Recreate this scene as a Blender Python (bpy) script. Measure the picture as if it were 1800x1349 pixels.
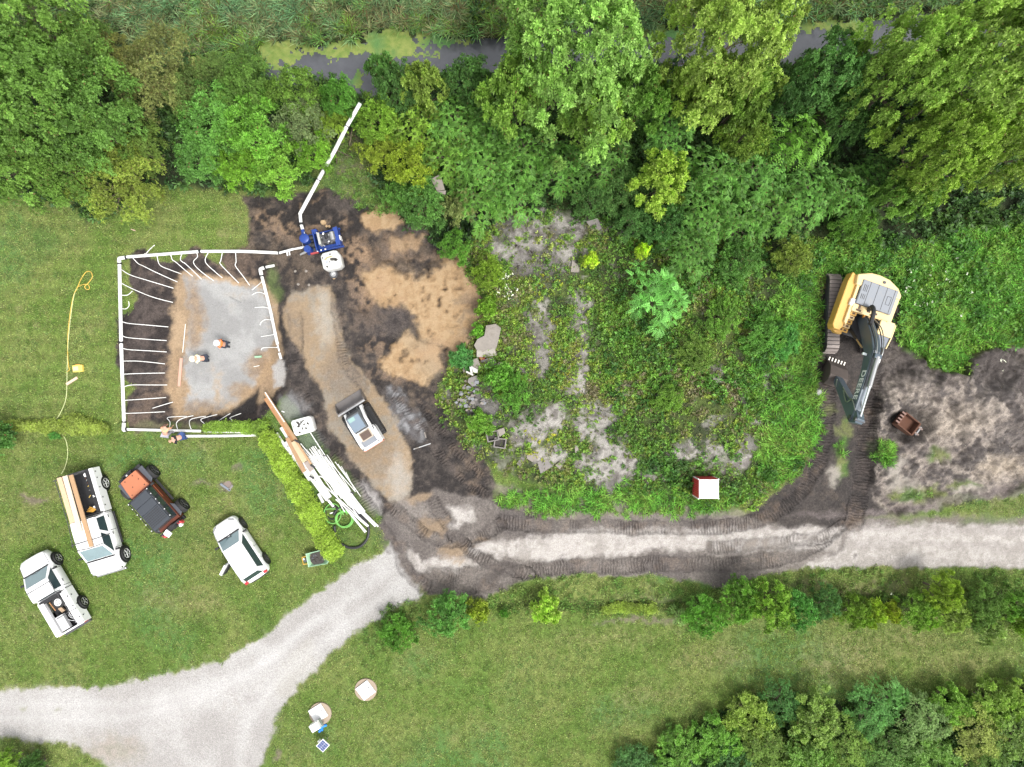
import bpy, bmesh, math, random
import numpy as np
from mathutils import Vector, Matrix, Euler

for _o in list(bpy.data.objects):
    bpy.data.objects.remove(_o, do_unlink=True)
scene = bpy.context.scene
col = scene.collection
R = math.radians

# ------------------------------------------------------------------ camera, sky, sun, exposure
S = 0.036                 # metres of level ground per pixel of the photograph
H = 43.2                  # flying height of the drone
cam_d = bpy.data.cameras.new('camera')
cam = bpy.data.objects.new('camera', cam_d)
col.objects.link(cam)
cam.location = (0, 0, H)
cam.rotation_euler = (0, 0, 0)
cam_d.sensor_width = 36
cam_d.lens = 24
cam_d.clip_end = 2000
scene.camera = cam

SUN_EL, SUN_AZ = R(63), R(-38)       # azimuth measured from +X, light comes from the lower right
world = bpy.data.worlds.new('World')
scene.world = world
world.use_nodes = True
_n = world.node_tree.nodes
_l = world.node_tree.links
_bg = _n.get('Background') or _n.new('ShaderNodeBackground')
_sky = _n.new('ShaderNodeTexSky')
_sky.sky_type = 'NISHITA'
_sky.sun_disc = False
_sky.sun_elevation = SUN_EL
_sky.sun_rotation = R(90) - SUN_AZ
_sky.air_density = 1.0
_sky.dust_density = 3.0
_sky.ozone_density = 1.0
_hs = _n.new('ShaderNodeHueSaturation')
_hs.inputs['Saturation'].default_value = 0.12      # thin cloud cover greys the sky
_l.new(_sky.outputs[0], _hs.inputs['Color'])
_l.new(_hs.outputs[0], _bg.inputs['Color'])
_bg.inputs['Strength'].default_value = 0.15
sun_d = bpy.data.lights.new('sun', 'SUN')
sun = bpy.data.objects.new('sun', sun_d)
col.objects.link(sun)
sun_d.energy = 1.35
sun_d.angle = R(16)
sun_d.color = (1.0, 0.965, 0.91)
sun.rotation_euler = Vector((math.cos(SUN_EL) * math.cos(SUN_AZ), math.cos(SUN_EL) * math.sin(SUN_AZ), math.sin(SUN_EL))).to_track_quat('Z', 'Y').to_euler()
scene.view_settings.view_transform = 'Standard'
scene.view_settings.look = 'None'
scene.view_settings.gamma = 1
scene.view_settings.use_curve_mapping = False
scene.view_settings.exposure = 1.12
scene.cycles.max_bounces = 6
scene.cycles.diffuse_bounces = 3
scene.cycles.transmission_bounces = 4

rng = np.random.RandomState(7)
random.seed(7)

# ------------------------------------------------------------------ node helpers
def new_mat(name):
    m = bpy.data.materials.new(name)
    m.use_nodes = True
    nt = m.node_tree
    return m, nt, nt.nodes['Principled BSDF']

def nd(nt, kind, **kw):
    n = nt.nodes.new(kind)
    for k, v in kw.items():
        if k in n.inputs.keys():
            n.inputs[k].default_value = v
        else:
            setattr(n, k, v)
    return n

def mth(nt, op, a, b=None, c=None, clamp=False):
    n = nt.nodes.new('ShaderNodeMath')
    n.operation = op
    n.use_clamp = clamp
    for i, v in enumerate((a, b, c)):
        if v is None: continue
        if isinstance(v, (int, float)): n.inputs[i].default_value = v
        else: nt.links.new(v, n.inputs[i])
    return n.outputs[0]

def mixc(nt, f, a, b, mode='MIX'):
    n = nt.nodes.new('ShaderNodeMix')
    n.data_type = 'RGBA'
    n.blend_type = mode
    for s, v in ((0, f), (6, a), (7, b)):
        if isinstance(v, (int, float)): n.inputs[s].default_value = v
        elif isinstance(v, tuple): n.inputs[s].default_value = (v[0], v[1], v[2], 1)
        else: nt.links.new(v, n.inputs[s])
    return n.outputs[2]

def noise(nt, vec, scale, detail=3, rough=0.55):
    n = nt.nodes.new('ShaderNodeTexNoise')
    n.inputs['Scale'].default_value = scale
    n.inputs['Detail'].default_value = detail
    n.inputs['Roughness'].default_value = rough
    if vec is not None: nt.links.new(vec, n.inputs['Vector'])
    return n.outputs['Fac']

_mats = {}
def mat(name, rgb, rough=0.6, metal=0.0, var=0.12, scale=6.0, bump=0.0, dirt=0.0, dirt_rgb=(0.12, 0.09, 0.06), spec=0.5):
    """plain surface with grain, blotchy wear and optional dirt"""
    if name in _mats: return _mats[name]
    m, nt, p = new_mat(name)
    tc = nd(nt, 'ShaderNodeTexCoord')
    v = tc.outputs['Object']
    n1 = noise(nt, v, scale, 4)
    n2 = noise(nt, v, scale * 7, 3)
    f = mth(nt, 'ADD', mth(nt, 'MULTIPLY', n1, 0.6), mth(nt, 'MULTIPLY', n2, 0.4))
    f = mth(nt, 'MULTIPLY_ADD', f, 2 * var, 1 - var)
    c = mixc(nt, 1.0, tuple(rgb), f, 'MULTIPLY')
    if dirt > 0:
        n3 = noise(nt, v, scale * 0.6, 5, 0.7)
        d = mth(nt, 'MULTIPLY', mth(nt, 'MULTIPLY_ADD', n3, 5.0, -2.6, clamp=True), dirt)
        c = mixc(nt, d, c, tuple(dirt_rgb))
    nt.links.new(c, p.inputs['Base Color'])
    p.inputs['Metallic'].default_value = metal
    r = mth(nt, 'MULTIPLY_ADD', n1, 0.25, max(0.02, rough - 0.12))
    nt.links.new(r, p.inputs['Roughness'])
    p.inputs['Specular IOR Level'].default_value = spec
    if bump > 0:
        b = nd(nt, 'ShaderNodeBump')
        b.inputs['Strength'].default_value = min(1.0, bump)
        b.inputs['Distance'].default_value = 0.02
        nt.links.new(n2, b.inputs['Height'])
        nt.links.new(b.outputs[0], p.inputs['Normal'])
    _mats[name] = m
    return m

# ------------------------------------------------------------------ scene graph helpers
def tag(o, label=None, cat=None, group=None, kind=None):
    if label: o['label'] = label
    if cat: o['category'] = cat
    if group: o['group'] = group
    if cat and not kind: kind = 'thing'
    if kind: o['kind'] = kind
    return o

def empty(name, loc, rz=0.0, label=None, cat=None, group=None, rot=None):
    o = bpy.data.objects.new(name, None)
    col.objects.link(o)
    o.location = loc
    o.rotation_euler = rot if rot else (0, 0, rz)
    o.empty_display_size = 0.3
    return tag(o, label, cat, group)

def copy_tree(o, parent=None):
    c = o.copy()
    col.objects.link(c)
    c.parent = parent
    for ch in o.children:
        copy_tree(ch, c)
    return c

class MB:
    def __init__(s):
        s.v = []; s.f = []
    def add(s, vs, fs):
        b = len(s.v)
        s.v += [tuple(p) for p in vs]
        s.f += [tuple(i + b for i in f) for f in fs]
        return s
    def box(s, cx, cy, cz, sx, sy, sz, rz=0.0, top=1.0):
        c, sn = math.cos(rz), math.sin(rz)
        vs = []
        for z, k in ((-1, 1.0), (1, top)):
            for x, y in ((-1, -1), (1, -1), (1, 1), (-1, 1)):
                X, Y = x * sx / 2 * k, y * sy / 2 * k
                vs.append((cx + X * c - Y * sn, cy + X * sn + Y * c, cz + z * sz / 2))
        return s.add(vs, [(3, 2, 1, 0), (4, 5, 6, 7), (0, 1, 5, 4), (1, 2, 6, 5), (2, 3, 7, 6), (3, 0, 4, 7)])
    def prism(s, poly, z0, z1, top=1.0):
        n = len(poly)
        a = sum(poly[i][0] * poly[(i + 1) % n][1] - poly[(i + 1) % n][0] * poly[i][1] for i in range(n))
        if a < 0: poly = poly[::-1]
        mx = sum(p[0] for p in poly) / n; my = sum(p[1] for p in poly) / n
        vs = [(x, y, z0) for x, y in poly] + [(mx + (x - mx) * top, my + (y - my) * top, z1) for x, y in poly]
        fs = [tuple(range(n - 1, -1, -1)), tuple(range(n, 2 * n))]
        fs += [(i, (i + 1) % n, n + (i + 1) % n, n + i) for i in range(n)]
        return s.add(vs, fs)
    def xprism(s, poly, y0, y1):      # outline in the xz plane, extruded along y
        n = len(poly)
        a = sum(poly[i][0] * poly[(i + 1) % n][1] - poly[(i + 1) % n][0] * poly[i][1] for i in range(n))
        if a < 0: poly = poly[::-1]
        if y0 > y1: y0, y1 = y1, y0
        vs = [(x, y1, z) for x, z in poly] + [(x, y0, z) for x, z in poly]
        fs = [tuple(range(n - 1, -1, -1)), tuple(range(n, 2 * n))]
        fs += [(i, (i + 1) % n, n + (i + 1) % n, n + i) for i in range(n)]
        return s.add(vs, fs)
    def loft(s, rings, closed=True, caps=True):
        n = len(rings[0]); b = len(s.v)
        for r in rings: s.v += [tuple(p) for p in r]
        for k in range(len(rings) - 1):
            for i in range(n if closed else n - 1):
                j = (i + 1) % n
                s.f.append((b + k * n + i, b + k * n + j, b + (k + 1) * n + j, b + (k + 1) * n + i))
        if caps:
            s.f.append(tuple(b + i for i in range(n - 1, -1, -1)))
            s.f.append(tuple(b + (len(rings) - 1) * n + i for i in range(n)))
        return s
    def cyl(s, p0, p1, r0, r1=None, n=12):
        return s.tube([p0, p1], [r0, r0 if r1 is None else r1], n)
    def tube(s, pts, r, n=8, closed=False):
        pts = [Vector(p) for p in pts]
        rr = r if isinstance(r, (list, tuple)) else [r] * len(pts)
        rings = []
        ref = Vector((0, 0, 1))
        for i, p in enumerate(pts):
            a = pts[(i - 1) % len(pts)] if (i > 0 or closed) else p
            b = pts[(i + 1) % len(pts)] if (i < len(pts) - 1 or closed) else p
            d = (b - a)
            d = d.normalized() if d.length > 1e-9 else Vector((1, 0, 0))
            q = ref if abs(d.dot(ref)) < 0.95 else Vector((1, 0, 0))
            u = d.cross(q).normalized(); w = u.cross(d).normalized()
            rings.append([p + (u * math.cos(t) + w * math.sin(t)) * rr[i] for t in [2 * math.pi * k / n for k in range(n)]])
        if closed: rings.append(rings[0])
        return s.loft(rings, True, not closed)
    def ball(s, c, r, n=10, m=7, sz=1.0, sx=1.0, sy=1.0):
        rings = []
        for k in range(1, m):
            a = math.pi * k / m
            rings.append([(c[0] + sx * r * math.sin(a) * math.cos(t), c[1] + sy * r * math.sin(a) * math.sin(t), c[2] - sz * r * math.cos(a)) for t in [2 * math.pi * i / n for i in range(n)]])
        return s.loft(rings)
    def quad(s, a, b, c, d, thick=0.008):
        a, b, c, d = map(Vector, (a, b, c, d))
        nn = (b - a).cross(d - a).normalized() * thick
        lo = [a, b, c, d]; hi = [p + nn for p in lo]
        return s.add(lo + hi, [(3, 2, 1, 0), (4, 5, 6, 7), (0, 1, 5, 4), (1, 2, 6, 5), (2, 3, 7, 6), (3, 0, 4, 7)])
    def mesh(s, name, m=None, smooth=False, ang=35):
        me = bpy.data.meshes.new(name)
        me.from_pydata(s.v, [], s.f)
        me.update()
        if m: me.materials.append(m)
        if smooth:
            me.polygons.foreach_set('use_smooth', [True] * len(me.polygons))
            try: me.set_sharp_from_angle(angle=R(ang))
            except Exception: pass
        return me
    def build(s, name, m, parent=None, smooth=False, bev=0.0, label=None, ang=35, loc=None, rz=None):
        o = bpy.data.objects.new(name, s.mesh(name, m, smooth, ang))
        col.objects.link(o)
        if parent is not None: o.parent = parent
        if loc is not None: o.location = loc
        if rz is not None: o.rotation_euler = (0, 0, rz)
        if bev > 0:
            b = o.modifiers.new('edge', 'BEVEL')
            b.width = bev; b.segments = 2; b.limit_method = 'ANGLE'; b.angle_limit = R(40)
        if label: o['label'] = label
        return o

def arc(cx, cy, r, a0, a1, n):
    return [(cx + r * math.cos(a0 + (a1 - a0) * i / n), cy + r * math.sin(a0 + (a1 - a0) * i / n)) for i in range(n + 1)]

def spline(pts, k=8, closed=False):
    P = [Vector(p) for p in pts]; n = len(P); out = []
    rng_ = range(n if closed else n - 1)
    for i in rng_:
        if closed: a, b, c, d = P[(i - 1) % n], P[i], P[(i + 1) % n], P[(i + 2) % n]
        else: a, b, c, d = P[max(i - 1, 0)], P[i], P[i + 1], P[min(i + 2, n - 1)]
        for t in [j / k for j in range(k)]:
            out.append(0.5 * ((2 * b) + (c - a) * t + (2 * a - 5 * b + 4 * c - d) * t * t + (3 * b - a - 3 * c + d) * t ** 3))
    if not closed: out.append(P[-1])
    return out
# ------------------------------------------------------------------ terrain
_lat = np.random.RandomState(11).rand(8, 256, 256).astype(np.float32)
def vnoise(x, y, seed=0):
    L = _lat[seed % 8]
    xi = np.floor(x).astype(int); yi = np.floor(y).astype(int)
    fx = x - xi; fy = y - yi
    fx = fx * fx * (3 - 2 * fx); fy = fy * fy * (3 - 2 * fy)
    a = L[yi & 255, xi & 255]; b = L[yi & 255, (xi + 1) & 255]
    c = L[(yi + 1) & 255, xi & 255]; d = L[(yi + 1) & 255, (xi + 1) & 255]
    return (a * (1 - fx) + b * fx) * (1 - fy) + (c * (1 - fx) + d * fx) * fy
def fbm(x, y, sc, octv=4, seed=0, gain=0.55):
    """x, y in metres, sc = size of the largest lumps in metres; about 0..1"""
    s = 0; a = 1.0; t = 0
    for k in range(octv):
        s = s + a * vnoise(x / sc * 2 ** k + 37.3 * k + seed * 11.7, y / sc * 2 ** k + 17.1 * k + seed * 5.3, seed + k)
        t += a; a *= gain
    return s / t
def sstep(a, b, x):
    t = np.clip((x - a) / (b - a), 0, 1)
    return t * t * (3 - 2 * t)

STEP = 0.09
NX, NY = 845, 667
gx = (np.arange(NX) - (NX - 1) / 2) * STEP
gy = (np.arange(NY) - (NY - 1) / 2) * STEP
X, Y = np.meshgrid(gx, gy)
X = X.astype(np.float32); Y = Y.astype(np.float32)
PX = X / S + 900; PY = 674.5 - Y / S            # photo pixel above each ground point (level ground)
W1 = (fbm(X, Y, 1.6, 5, 1, 0.7) - 0.5); W2 = (fbm(X, Y, 1.6, 5, 2, 0.7) - 0.5)
W3 = (fbm(X, Y, 0.5, 3, 3, 0.7) - 0.5); W4 = (fbm(X, Y, 0.5, 3, 4, 0.7) - 0.5)

def sdist(poly, x, y):
    d = np.full(x.shape, 1e9, np.float32); ins = np.zeros(x.shape, bool)
    n = len(poly)
    for i in range(n):
        x0, y0 = poly[i]; x1, y1 = poly[(i + 1) % n]
        ex, ey = x1 - x0, y1 - y0
        t = np.clip(((x - x0) * ex + (y - y0) * ey) / (ex * ex + ey * ey + 1e-9), 0, 1)
        d = np.minimum(d, (x - x0 - ex * t) ** 2 + (y - y0 - ey * t) ** 2)
        if y0 != y1:
            c = ((y0 > y) != (y1 > y)) & (x < ex * (y - y0) / (y1 - y0) + x0)
            ins ^= c
    d = np.sqrt(d)
    return np.where(ins, d, -d)

def pmask(poly, soft=6, warp=30, fine=14):
    """0..1 mask of a polygon given in photo pixels, ragged edge"""
    xs = [p[0] for p in poly]; ys = [p[1] for p in poly]
    pad = soft + warp + fine + 4
    i0 = max(0, int(((min(xs) - pad - 900) * S) / STEP + (NX - 1) / 2)); i1 = min(NX, int(((max(xs) + pad - 900) * S) / STEP + (NX - 1) / 2) + 2)
    j0 = max(0, int(((674.5 - max(ys) - pad) * S) / STEP + (NY - 1) / 2)); j1 = min(NY, int(((674.5 - min(ys) + pad) * S) / STEP + (NY - 1) / 2) + 2)
    out = np.zeros(X.shape, np.float32)
    if i1 <= i0 or j1 <= j0: return out
    sl = (slice(j0, j1), slice(i0, i1))
    x = PX[sl] + W1[sl] * warp + W3[sl] * fine; y = PY[sl] + W2[sl] * warp + W4[sl] * fine
    out[sl] = sstep(-soft, soft, sdist(poly, x, y))
    return out
def emask(cx, cy, rx, ry, soft=8, warp=30, fine=20, rot=0):
    c, s = math.cos(R(rot)), math.sin(R(rot))
    poly = [(cx + rx * math.cos(t) * c - ry * math.sin(t) * s, cy + rx * math.cos(t) * s + ry * math.sin(t) * c) for t in [2 * math.pi * k / 14 for k in range(14)]]
    return pmask(poly, soft, warp, fine)
def lmask(pts, w, soft=4, warp=8, fine=8):
    """band along a polyline; returns mask, distance along (m), offset across (px)"""
    x = PX + W1 * warp + W3 * fine; y = PY + W2 * warp + W4 * fine
    best = np.full(X.shape, 1e9, np.float32); u = np.zeros(X.shape, np.float32); v = np.zeros(X.shape, np.float32); acc = 0.0
    pts = [(p.x, p.y) for p in spline([(a, b, 0) for a, b in pts], 5)]
    for i in range(len(pts) - 1):
        x0, y0 = pts[i]; x1, y1 = pts[i + 1]
        ex, ey = x1 - x0, y1 - y0; L2 = ex * ex + ey * ey; L = math.sqrt(L2)
        if L < 1e-6: continue
        t = np.clip(((x - x0) * ex + (y - y0) * ey) / L2, 0, 1)
        d = np.hypot(x - x0 - ex * t, y - y0 - ey * t)
        m = d < best
        best = np.where(m, d, best); u = np.where(m, (acc + t * L) * S, u)
        v = np.where(m, ((x - x0) * ey - (y - y0) * ex) / L, v)
        acc += L
    return sstep(-soft, soft, w / 2 - best), u, v

C = np.zeros(X.shape + (3,), np.float32)
ZG = np.zeros(X.shape, np.float32); ZR = np.zeros(X.shape, np.float32); ZM = np.zeros(X.shape, np.float32)   # grass, gravel, mud
ZID = np.zeros(X.shape, np.int32)
HGT = (fbm(X, Y, 9, 3, 5) - 0.5) * 0.18
NAMES = ['lawn', 'forest_floor', 'dug_ground', 'sand_spread', 'gravel_pad', 'gravel_drive', 'dirt_road', 'weedy_mound', 'spoil_heap', 'stream_bed']
nA = fbm(X, Y, 4.0, 5, 1); nB = fbm(X, Y, 1.1, 4, 2); nC = fbm(X, Y, 0.35, 3, 3); nD = fbm(X, Y, 7.0, 4, 6); nE = fbm(X, Y, 2.2, 5, 7)

def c3(*a): return np.array(a, np.float32)
def lerp(a, b, t): return a + (b - a) * t[..., None]
def paint(m, colour, g=0, r=0, d=0, zid=None, thr=0.5):
    global C, ZG, ZR, ZM
    C = lerp(C, colour, m)
    ZG = ZG + (g - ZG) * m; ZR = ZR + (r - ZR) * m; ZM = ZM + (d - ZM) * m
    if zid is not None: ZID[m > thr] = zid
def mixn(a, b, n, lo=0.35, hi=0.65): return lerp(np.broadcast_to(c3(*a), C.shape), c3(*b), sstep(lo, hi, n))

# lawn
lawn = mixn((0.098, 0.160, 0.030), (0.155, 0.185, 0.052), nE, 0.3, 0.7)
lawn = lerp(lawn, c3(0.075, 0.165, 0.042), sstep(0.56, 0.70, nD) * 0.8)
lawn = lerp(lawn, c3(0.20, 0.19, 0.085), sstep(0.60, 0.78, nB * 0.6 + nA * 0.4) * 0.75)
lawn = lerp(lawn, c3(0.070, 0.125, 0.026), sstep(0.60, 0.8, fbm(X, Y, 1.7, 5, 5)) * 0.6)
stripe = 0.5 + 0.5 * np.sin((PY + W1 * 10) / 29.0 * 2 * np.pi)
lawn = lawn * (1 + 0.10 * (stripe - 0.5) * 1.7 * (PX < 460) * (PY < 780))[..., None]
lawn = lerp(lawn, c3(0.055, 0.170, 0.060), emask(270, 810, 95, 25, 25, 50) * 0.45)
lawn = lerp(lawn, c3(0.055, 0.150, 0.060), emask(1380, 1160, 120, 50, 40, 60) * 0.45)
lawn = lerp(lawn, c3(0.055, 0.150, 0.060), emask(1090, 1250, 60, 25, 25, 60) * 0.35)
for e in ((1250, 1155, 60, 22), (1560, 1130, 110, 20), (1480, 1170, 80, 20), (1700, 1165, 90, 14), (1060, 1120, 80, 14), (60, 880, 40, 20), (310, 1060, 70, 20), (1150, 1220, 60, 18)):
    lawn = lerp(lawn, c3(0.215, 0.19, 0.09), emask(*e, soft=22, warp=60) * 0.6)
paint(np.ones_like(X), lawn, g=1, zid=0)
for e in ((395, 852, 14, 12), (350, 850, 18, 4), (487, 1325, 6, 22), (65, 880, 30, 8), (420, 820, 10, 6), (1120, 1092, 80, 5)):
    paint(emask(*e, soft=5, warp=22) * 0.75, c3(0.15, 0.12, 0.095), g=0.3, d=0.7)

# forest floor and stream banks
ff = mixn((0.020, 0.028, 0.012), (0.040, 0.060, 0.018), nB)  # shade under the crowns is painted into this dark floor colour
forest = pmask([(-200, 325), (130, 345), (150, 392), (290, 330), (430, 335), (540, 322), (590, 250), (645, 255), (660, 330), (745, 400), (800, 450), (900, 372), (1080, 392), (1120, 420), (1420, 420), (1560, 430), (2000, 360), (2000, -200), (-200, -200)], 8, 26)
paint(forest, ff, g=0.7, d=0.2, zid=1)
paint(pmask([(580, 250), (640, 215), (655, 290), (700, 345), (720, 380), (640, 375), (560, 330)], 8, 24) , mixn((0.085, 0.14, 0.04), (0.14, 0.12, 0.085), nB), g=0.9, zid=0)
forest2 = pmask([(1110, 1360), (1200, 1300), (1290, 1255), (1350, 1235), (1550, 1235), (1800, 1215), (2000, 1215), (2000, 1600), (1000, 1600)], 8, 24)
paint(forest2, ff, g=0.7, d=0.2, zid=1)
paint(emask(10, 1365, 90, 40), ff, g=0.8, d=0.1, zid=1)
# right-hand tall weeds
weedR = pmask([(1440, 425), (1560, 430), (2000, 360), (2000, 600), (1790, 610), (1700, 615), (1690, 665), (1640, 640), (1570, 600), (1580, 520), (1470, 480), (1440, 500)], 5, 20)
paint(weedR, mixn((0.035, 0.065, 0.015), (0.065, 0.11, 0.025), nB), g=1, zid=7)

SC = [(-200, 140), (150, 130), (330, 112), (480, 108), (560, 98), (640, 92), (700, 82), (790, 84), (860, 82), (960, 70), (1130, 66), (1300, 72), (1430, 58), (1500, 50), (1560, 46), (1800, 40), (2000, 36)]
chan, _u, _v = lmask(SC, 58, 9, 30, 16)
chan = chan * (1 - sstep(500, 440, PX) * 0.97 * (1 - sstep(0, 60, -30 - PX)))
bulge = emask(634, 125, 26, 34, 10, 16)
chan = np.maximum(chan, bulge)
bank, _u, _v = lmask(SC, 150, 60, 20, 4)
HGT = HGT - 0.9 * bank - 0.9 * chan
paint(chan, mixn((0.045, 0.040, 0.030), (0.03, 0.028, 0.02), nB), d=1, zid=9)

# weedy mound of old fill
mound = pmask([(800, 445), (905, 368), (1080, 390), (1120, 415), (1440, 425), (1450, 560), (1425, 640), (1432, 740), (1400, 815), (1325, 882), (1200, 886), (1000, 858), (880, 835), (835, 790), (770, 735), (785, 650), (835, 580), (862, 545)], 7, 26)
HGT = HGT + 0.85 * pmask([(830, 470), (905, 400), (1080, 410), (1400, 440), (1420, 560), (1400, 740), (1300, 850), (1000, 830), (880, 800), (800, 720), (820, 640), (865, 560)], 45, 40) * (0.55 + 0.9 * fbm(X, Y, 5, 3, 4))
mc = mixn((0.036, 0.048, 0.020), (0.075, 0.105, 0.028), nB)
mc = lerp(mc, c3(0.16, 0.145, 0.115), sstep(0.60, 0.75, nE) * 0.8)
paint(mound, mc, g=0.9, r=0.2, zid=7)
GREY = mixn((0.33, 0.31, 0.285), (0.15, 0.135, 0.125), nC * 0.7 + W3 * 0.6 + .15, 0.4, 0.7)
GREY = lerp(GREY, c3(0.10, 0.095, 0.09), sstep(0.56, 0.72, nB) * 0.6)
bare = np.zeros_like(X)
for e in ((960, 400, 85, 32), (1045, 395, 28, 16), (925, 440, 60, 40), (990, 460, 30, 22), (945, 590, 20, 80), (1022, 560, 14, 45), (1020, 640, 16, 60), (945, 745, 48, 26, 8, 30, 20, -28), (960, 800, 38, 20),
          (1040, 735, 44, 40), (1072, 815, 52, 48), (1017, 690, 22, 14), (1200, 785, 22, 18), (1240, 790, 22, 16), (1300, 795, 26, 34), (1250, 660, 16, 18), (1335, 680, 14, 40), (1300, 705, 12, 20), (1275, 835, 8, 30), (1330, 740, 20, 18),
          (1150, 830, 18, 14), (1095, 415, 18, 14), (855, 720, 34, 40), (1365, 660, 16, 16), (1020, 610, 12, 26)):
    bare = np.maximum(bare, emask(*(tuple(e[:4]) + (10, 44, 40) + tuple(e[7:]))) * 0.97)
bare = np.maximum(bare, 0.55 * sstep(0.62, 0.70, fbm(X, Y, 2.0, 5, 4, 0.7)) * mound)
bare = bare * sstep(0.30, 0.46, nC * 0.4 + nB * 0.6 + 0.06)
paint(bare * mound, GREY, r=1, d=0.2)
paint(emask(860, 710, 40, 45) * mound * 0.7, c3(0.075, 0.07, 0.07), d=1)
paint(emask(940, 480, 60, 36, 14, 50) * 0.55 * mound, c3(0.085, 0.075, 0.075), d=0.6, r=0.4)
paint(emask(960, 620, 55, 60, 14, 50) * 0.45 * mound, c3(0.08, 0.075, 0.06), d=0.6, r=0.4)

# dug, muddy ground round the pit and the pump
MUD = mixn((0.024, 0.020, 0.019), (0.062, 0.051, 0.045), nB * 0.5 + nC * 0.5, 0.36, 0.64)
MUD = lerp(MUD, c3(0.13, 0.096, 0.068), sstep(0.52, 0.68, nA * 0.4 + nC * 0.3 + nE * 0.3) * 0.6)
pit = pmask([(228, 455), (240, 440), (256, 437), (268, 456), (290, 462), (330, 452), (335, 434), (350, 433), (362, 452), (395, 470), (385, 455), (400, 440), (440, 426), (492, 440), (525, 560), (500, 700), (450, 748), (225, 752), (222, 700), (240, 682), (225, 672), (205, 640), (203, 560), (232, 545), (242, 520), (228, 500)], 3, 10, 8)
paint(pit, MUD * c3(1.05, 1.0, 1.02), d=1, zid=2)
work = pmask([(426, 345), (520, 336), (580, 332), (610, 350), (680, 370), (740, 398), (790, 430), (845, 480), (858, 560), (800, 622), (768, 690), (790, 740), (850, 800), (870, 850), (860, 920), (690, 950), (650, 900), (600, 830), (560, 770), (500, 690), (480, 560), (478, 470), (432, 440), (440, 385)], 4, 16, 10)
paint(work, MUD, d=1, zid=2)
SAND = mixn((0.31, 0.205, 0.112), (0.37, 0.26, 0.152), nC, 0.35, 0.65)
SAND = lerp(SAND, c3(0.33, 0.22, 0.135), sstep(0.5, 0.7, nE) * 0.5)
TAN = mixn((0.25, 0.175, 0.115), (0.14, 0.105, 0.08), nB * 0.5 + nC * 0.5, 0.38, 0.62)
brk = sstep(0.20, 0.42, nC * 0.6 + nE * 0.4)
brk2 = sstep(0.42, 0.56, nC * 0.4 + nE * 0.6)
for e in ((505, 385, 62, 34), (560, 375, 45, 30), (640, 500, 30, 60), (700, 640, 40, 30), (470, 640, 20, 60), (620, 445, 22, 30), (700, 440, 30, 26), (790, 470, 50, 36), (650, 600, 22, 60)):
    paint(emask(*e, soft=16, warp=50) * work * brk2 * 0.85, TAN * c3(1.15, 1.1, 1.05), d=0.6, r=0.4)
sandm = np.maximum.reduce([
    pmask([(640, 485), (665, 468), (720, 462), (742, 478), (780, 455), (812, 460), (840, 485), (852, 545), (832, 600), (803, 632), (775, 612), (742, 590), (735, 560), (690, 545), (655, 520)], 8, 26, 22) * brk,
    pmask([(632, 378), (660, 363), (698, 368), (714, 388), (690, 404), (655, 410), (638, 402)], 4, 14, 14),
    pmask([(665, 640), (690, 608), (725, 588), (772, 605), (778, 645), (745, 672), (690, 662)], 5, 22, 18) * brk,
    pmask([(690, 420), (740, 410), (745, 425), (715, 442), (690, 440)], 6, 22, 20) * 0.7 * brk])
paint(sandm, SAND, r=0.06, d=0.12, zid=3)
HGT = HGT + 0.16 * sandm * (0.5 + nE)
for e in ((755, 645, 26, 18), (735, 600, 20, 10)): paint(emask(*e, soft=14) * 0.45, c3(0.27, 0.22, 0.155), r=0.5)
paint(emask(820, 555, 34, 34, 20, 50) * 0.62 * brk2, TAN * 0.8, d=0.8)
paint(emask(735, 470, 55, 13, 8, 30) * 0.9, MUD, d=1)
paint(emask(672, 568, 62, 30, 10, 50) * 0.85, MUD * c3(1.0, 1.0, 1.05), d=1, zid=2)
comp = pmask([(498, 545), (515, 518), (560, 504), (585, 503), (592, 540), (600, 590), (622, 640), (660, 682), (700, 735), (722, 800), (724, 860), (700, 892), (660, 860), (615, 805), (580, 755), (566, 690), (540, 645), (505, 590)], 4, 14, 12)
CT = mixn((0.27, 0.20, 0.13), (0.24, 0.21, 0.17), nE * 0.6 + nC * 0.4, 0.4, 0.62)
CT = lerp(CT, c3(0.23, 0.17, 0.115), sstep(0.56, 0.7, nB) * 0.5)
paint(comp, CT, r=0.12, d=0.2, zid=3)
paint(emask(600, 660, 34, 40, 14, 30, 10, 40) * comp * 0.6, c3(0.17, 0.135, 0.105), d=0.8)
paint(emask(655, 800, 44, 40, 5, 16) * comp * 0.45, c3(0.20, 0.145, 0.095), d=0.6)
paint(emask(700, 840, 16, 40, 14, 30) * comp * 0.5, c3(0.40, 0.37, 0.33), r=0.8)
paint(emask(572, 560, 12, 50, 12, 20) * comp * 0.5, c3(0.38, 0.355, 0.31), r=0.8)

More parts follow.
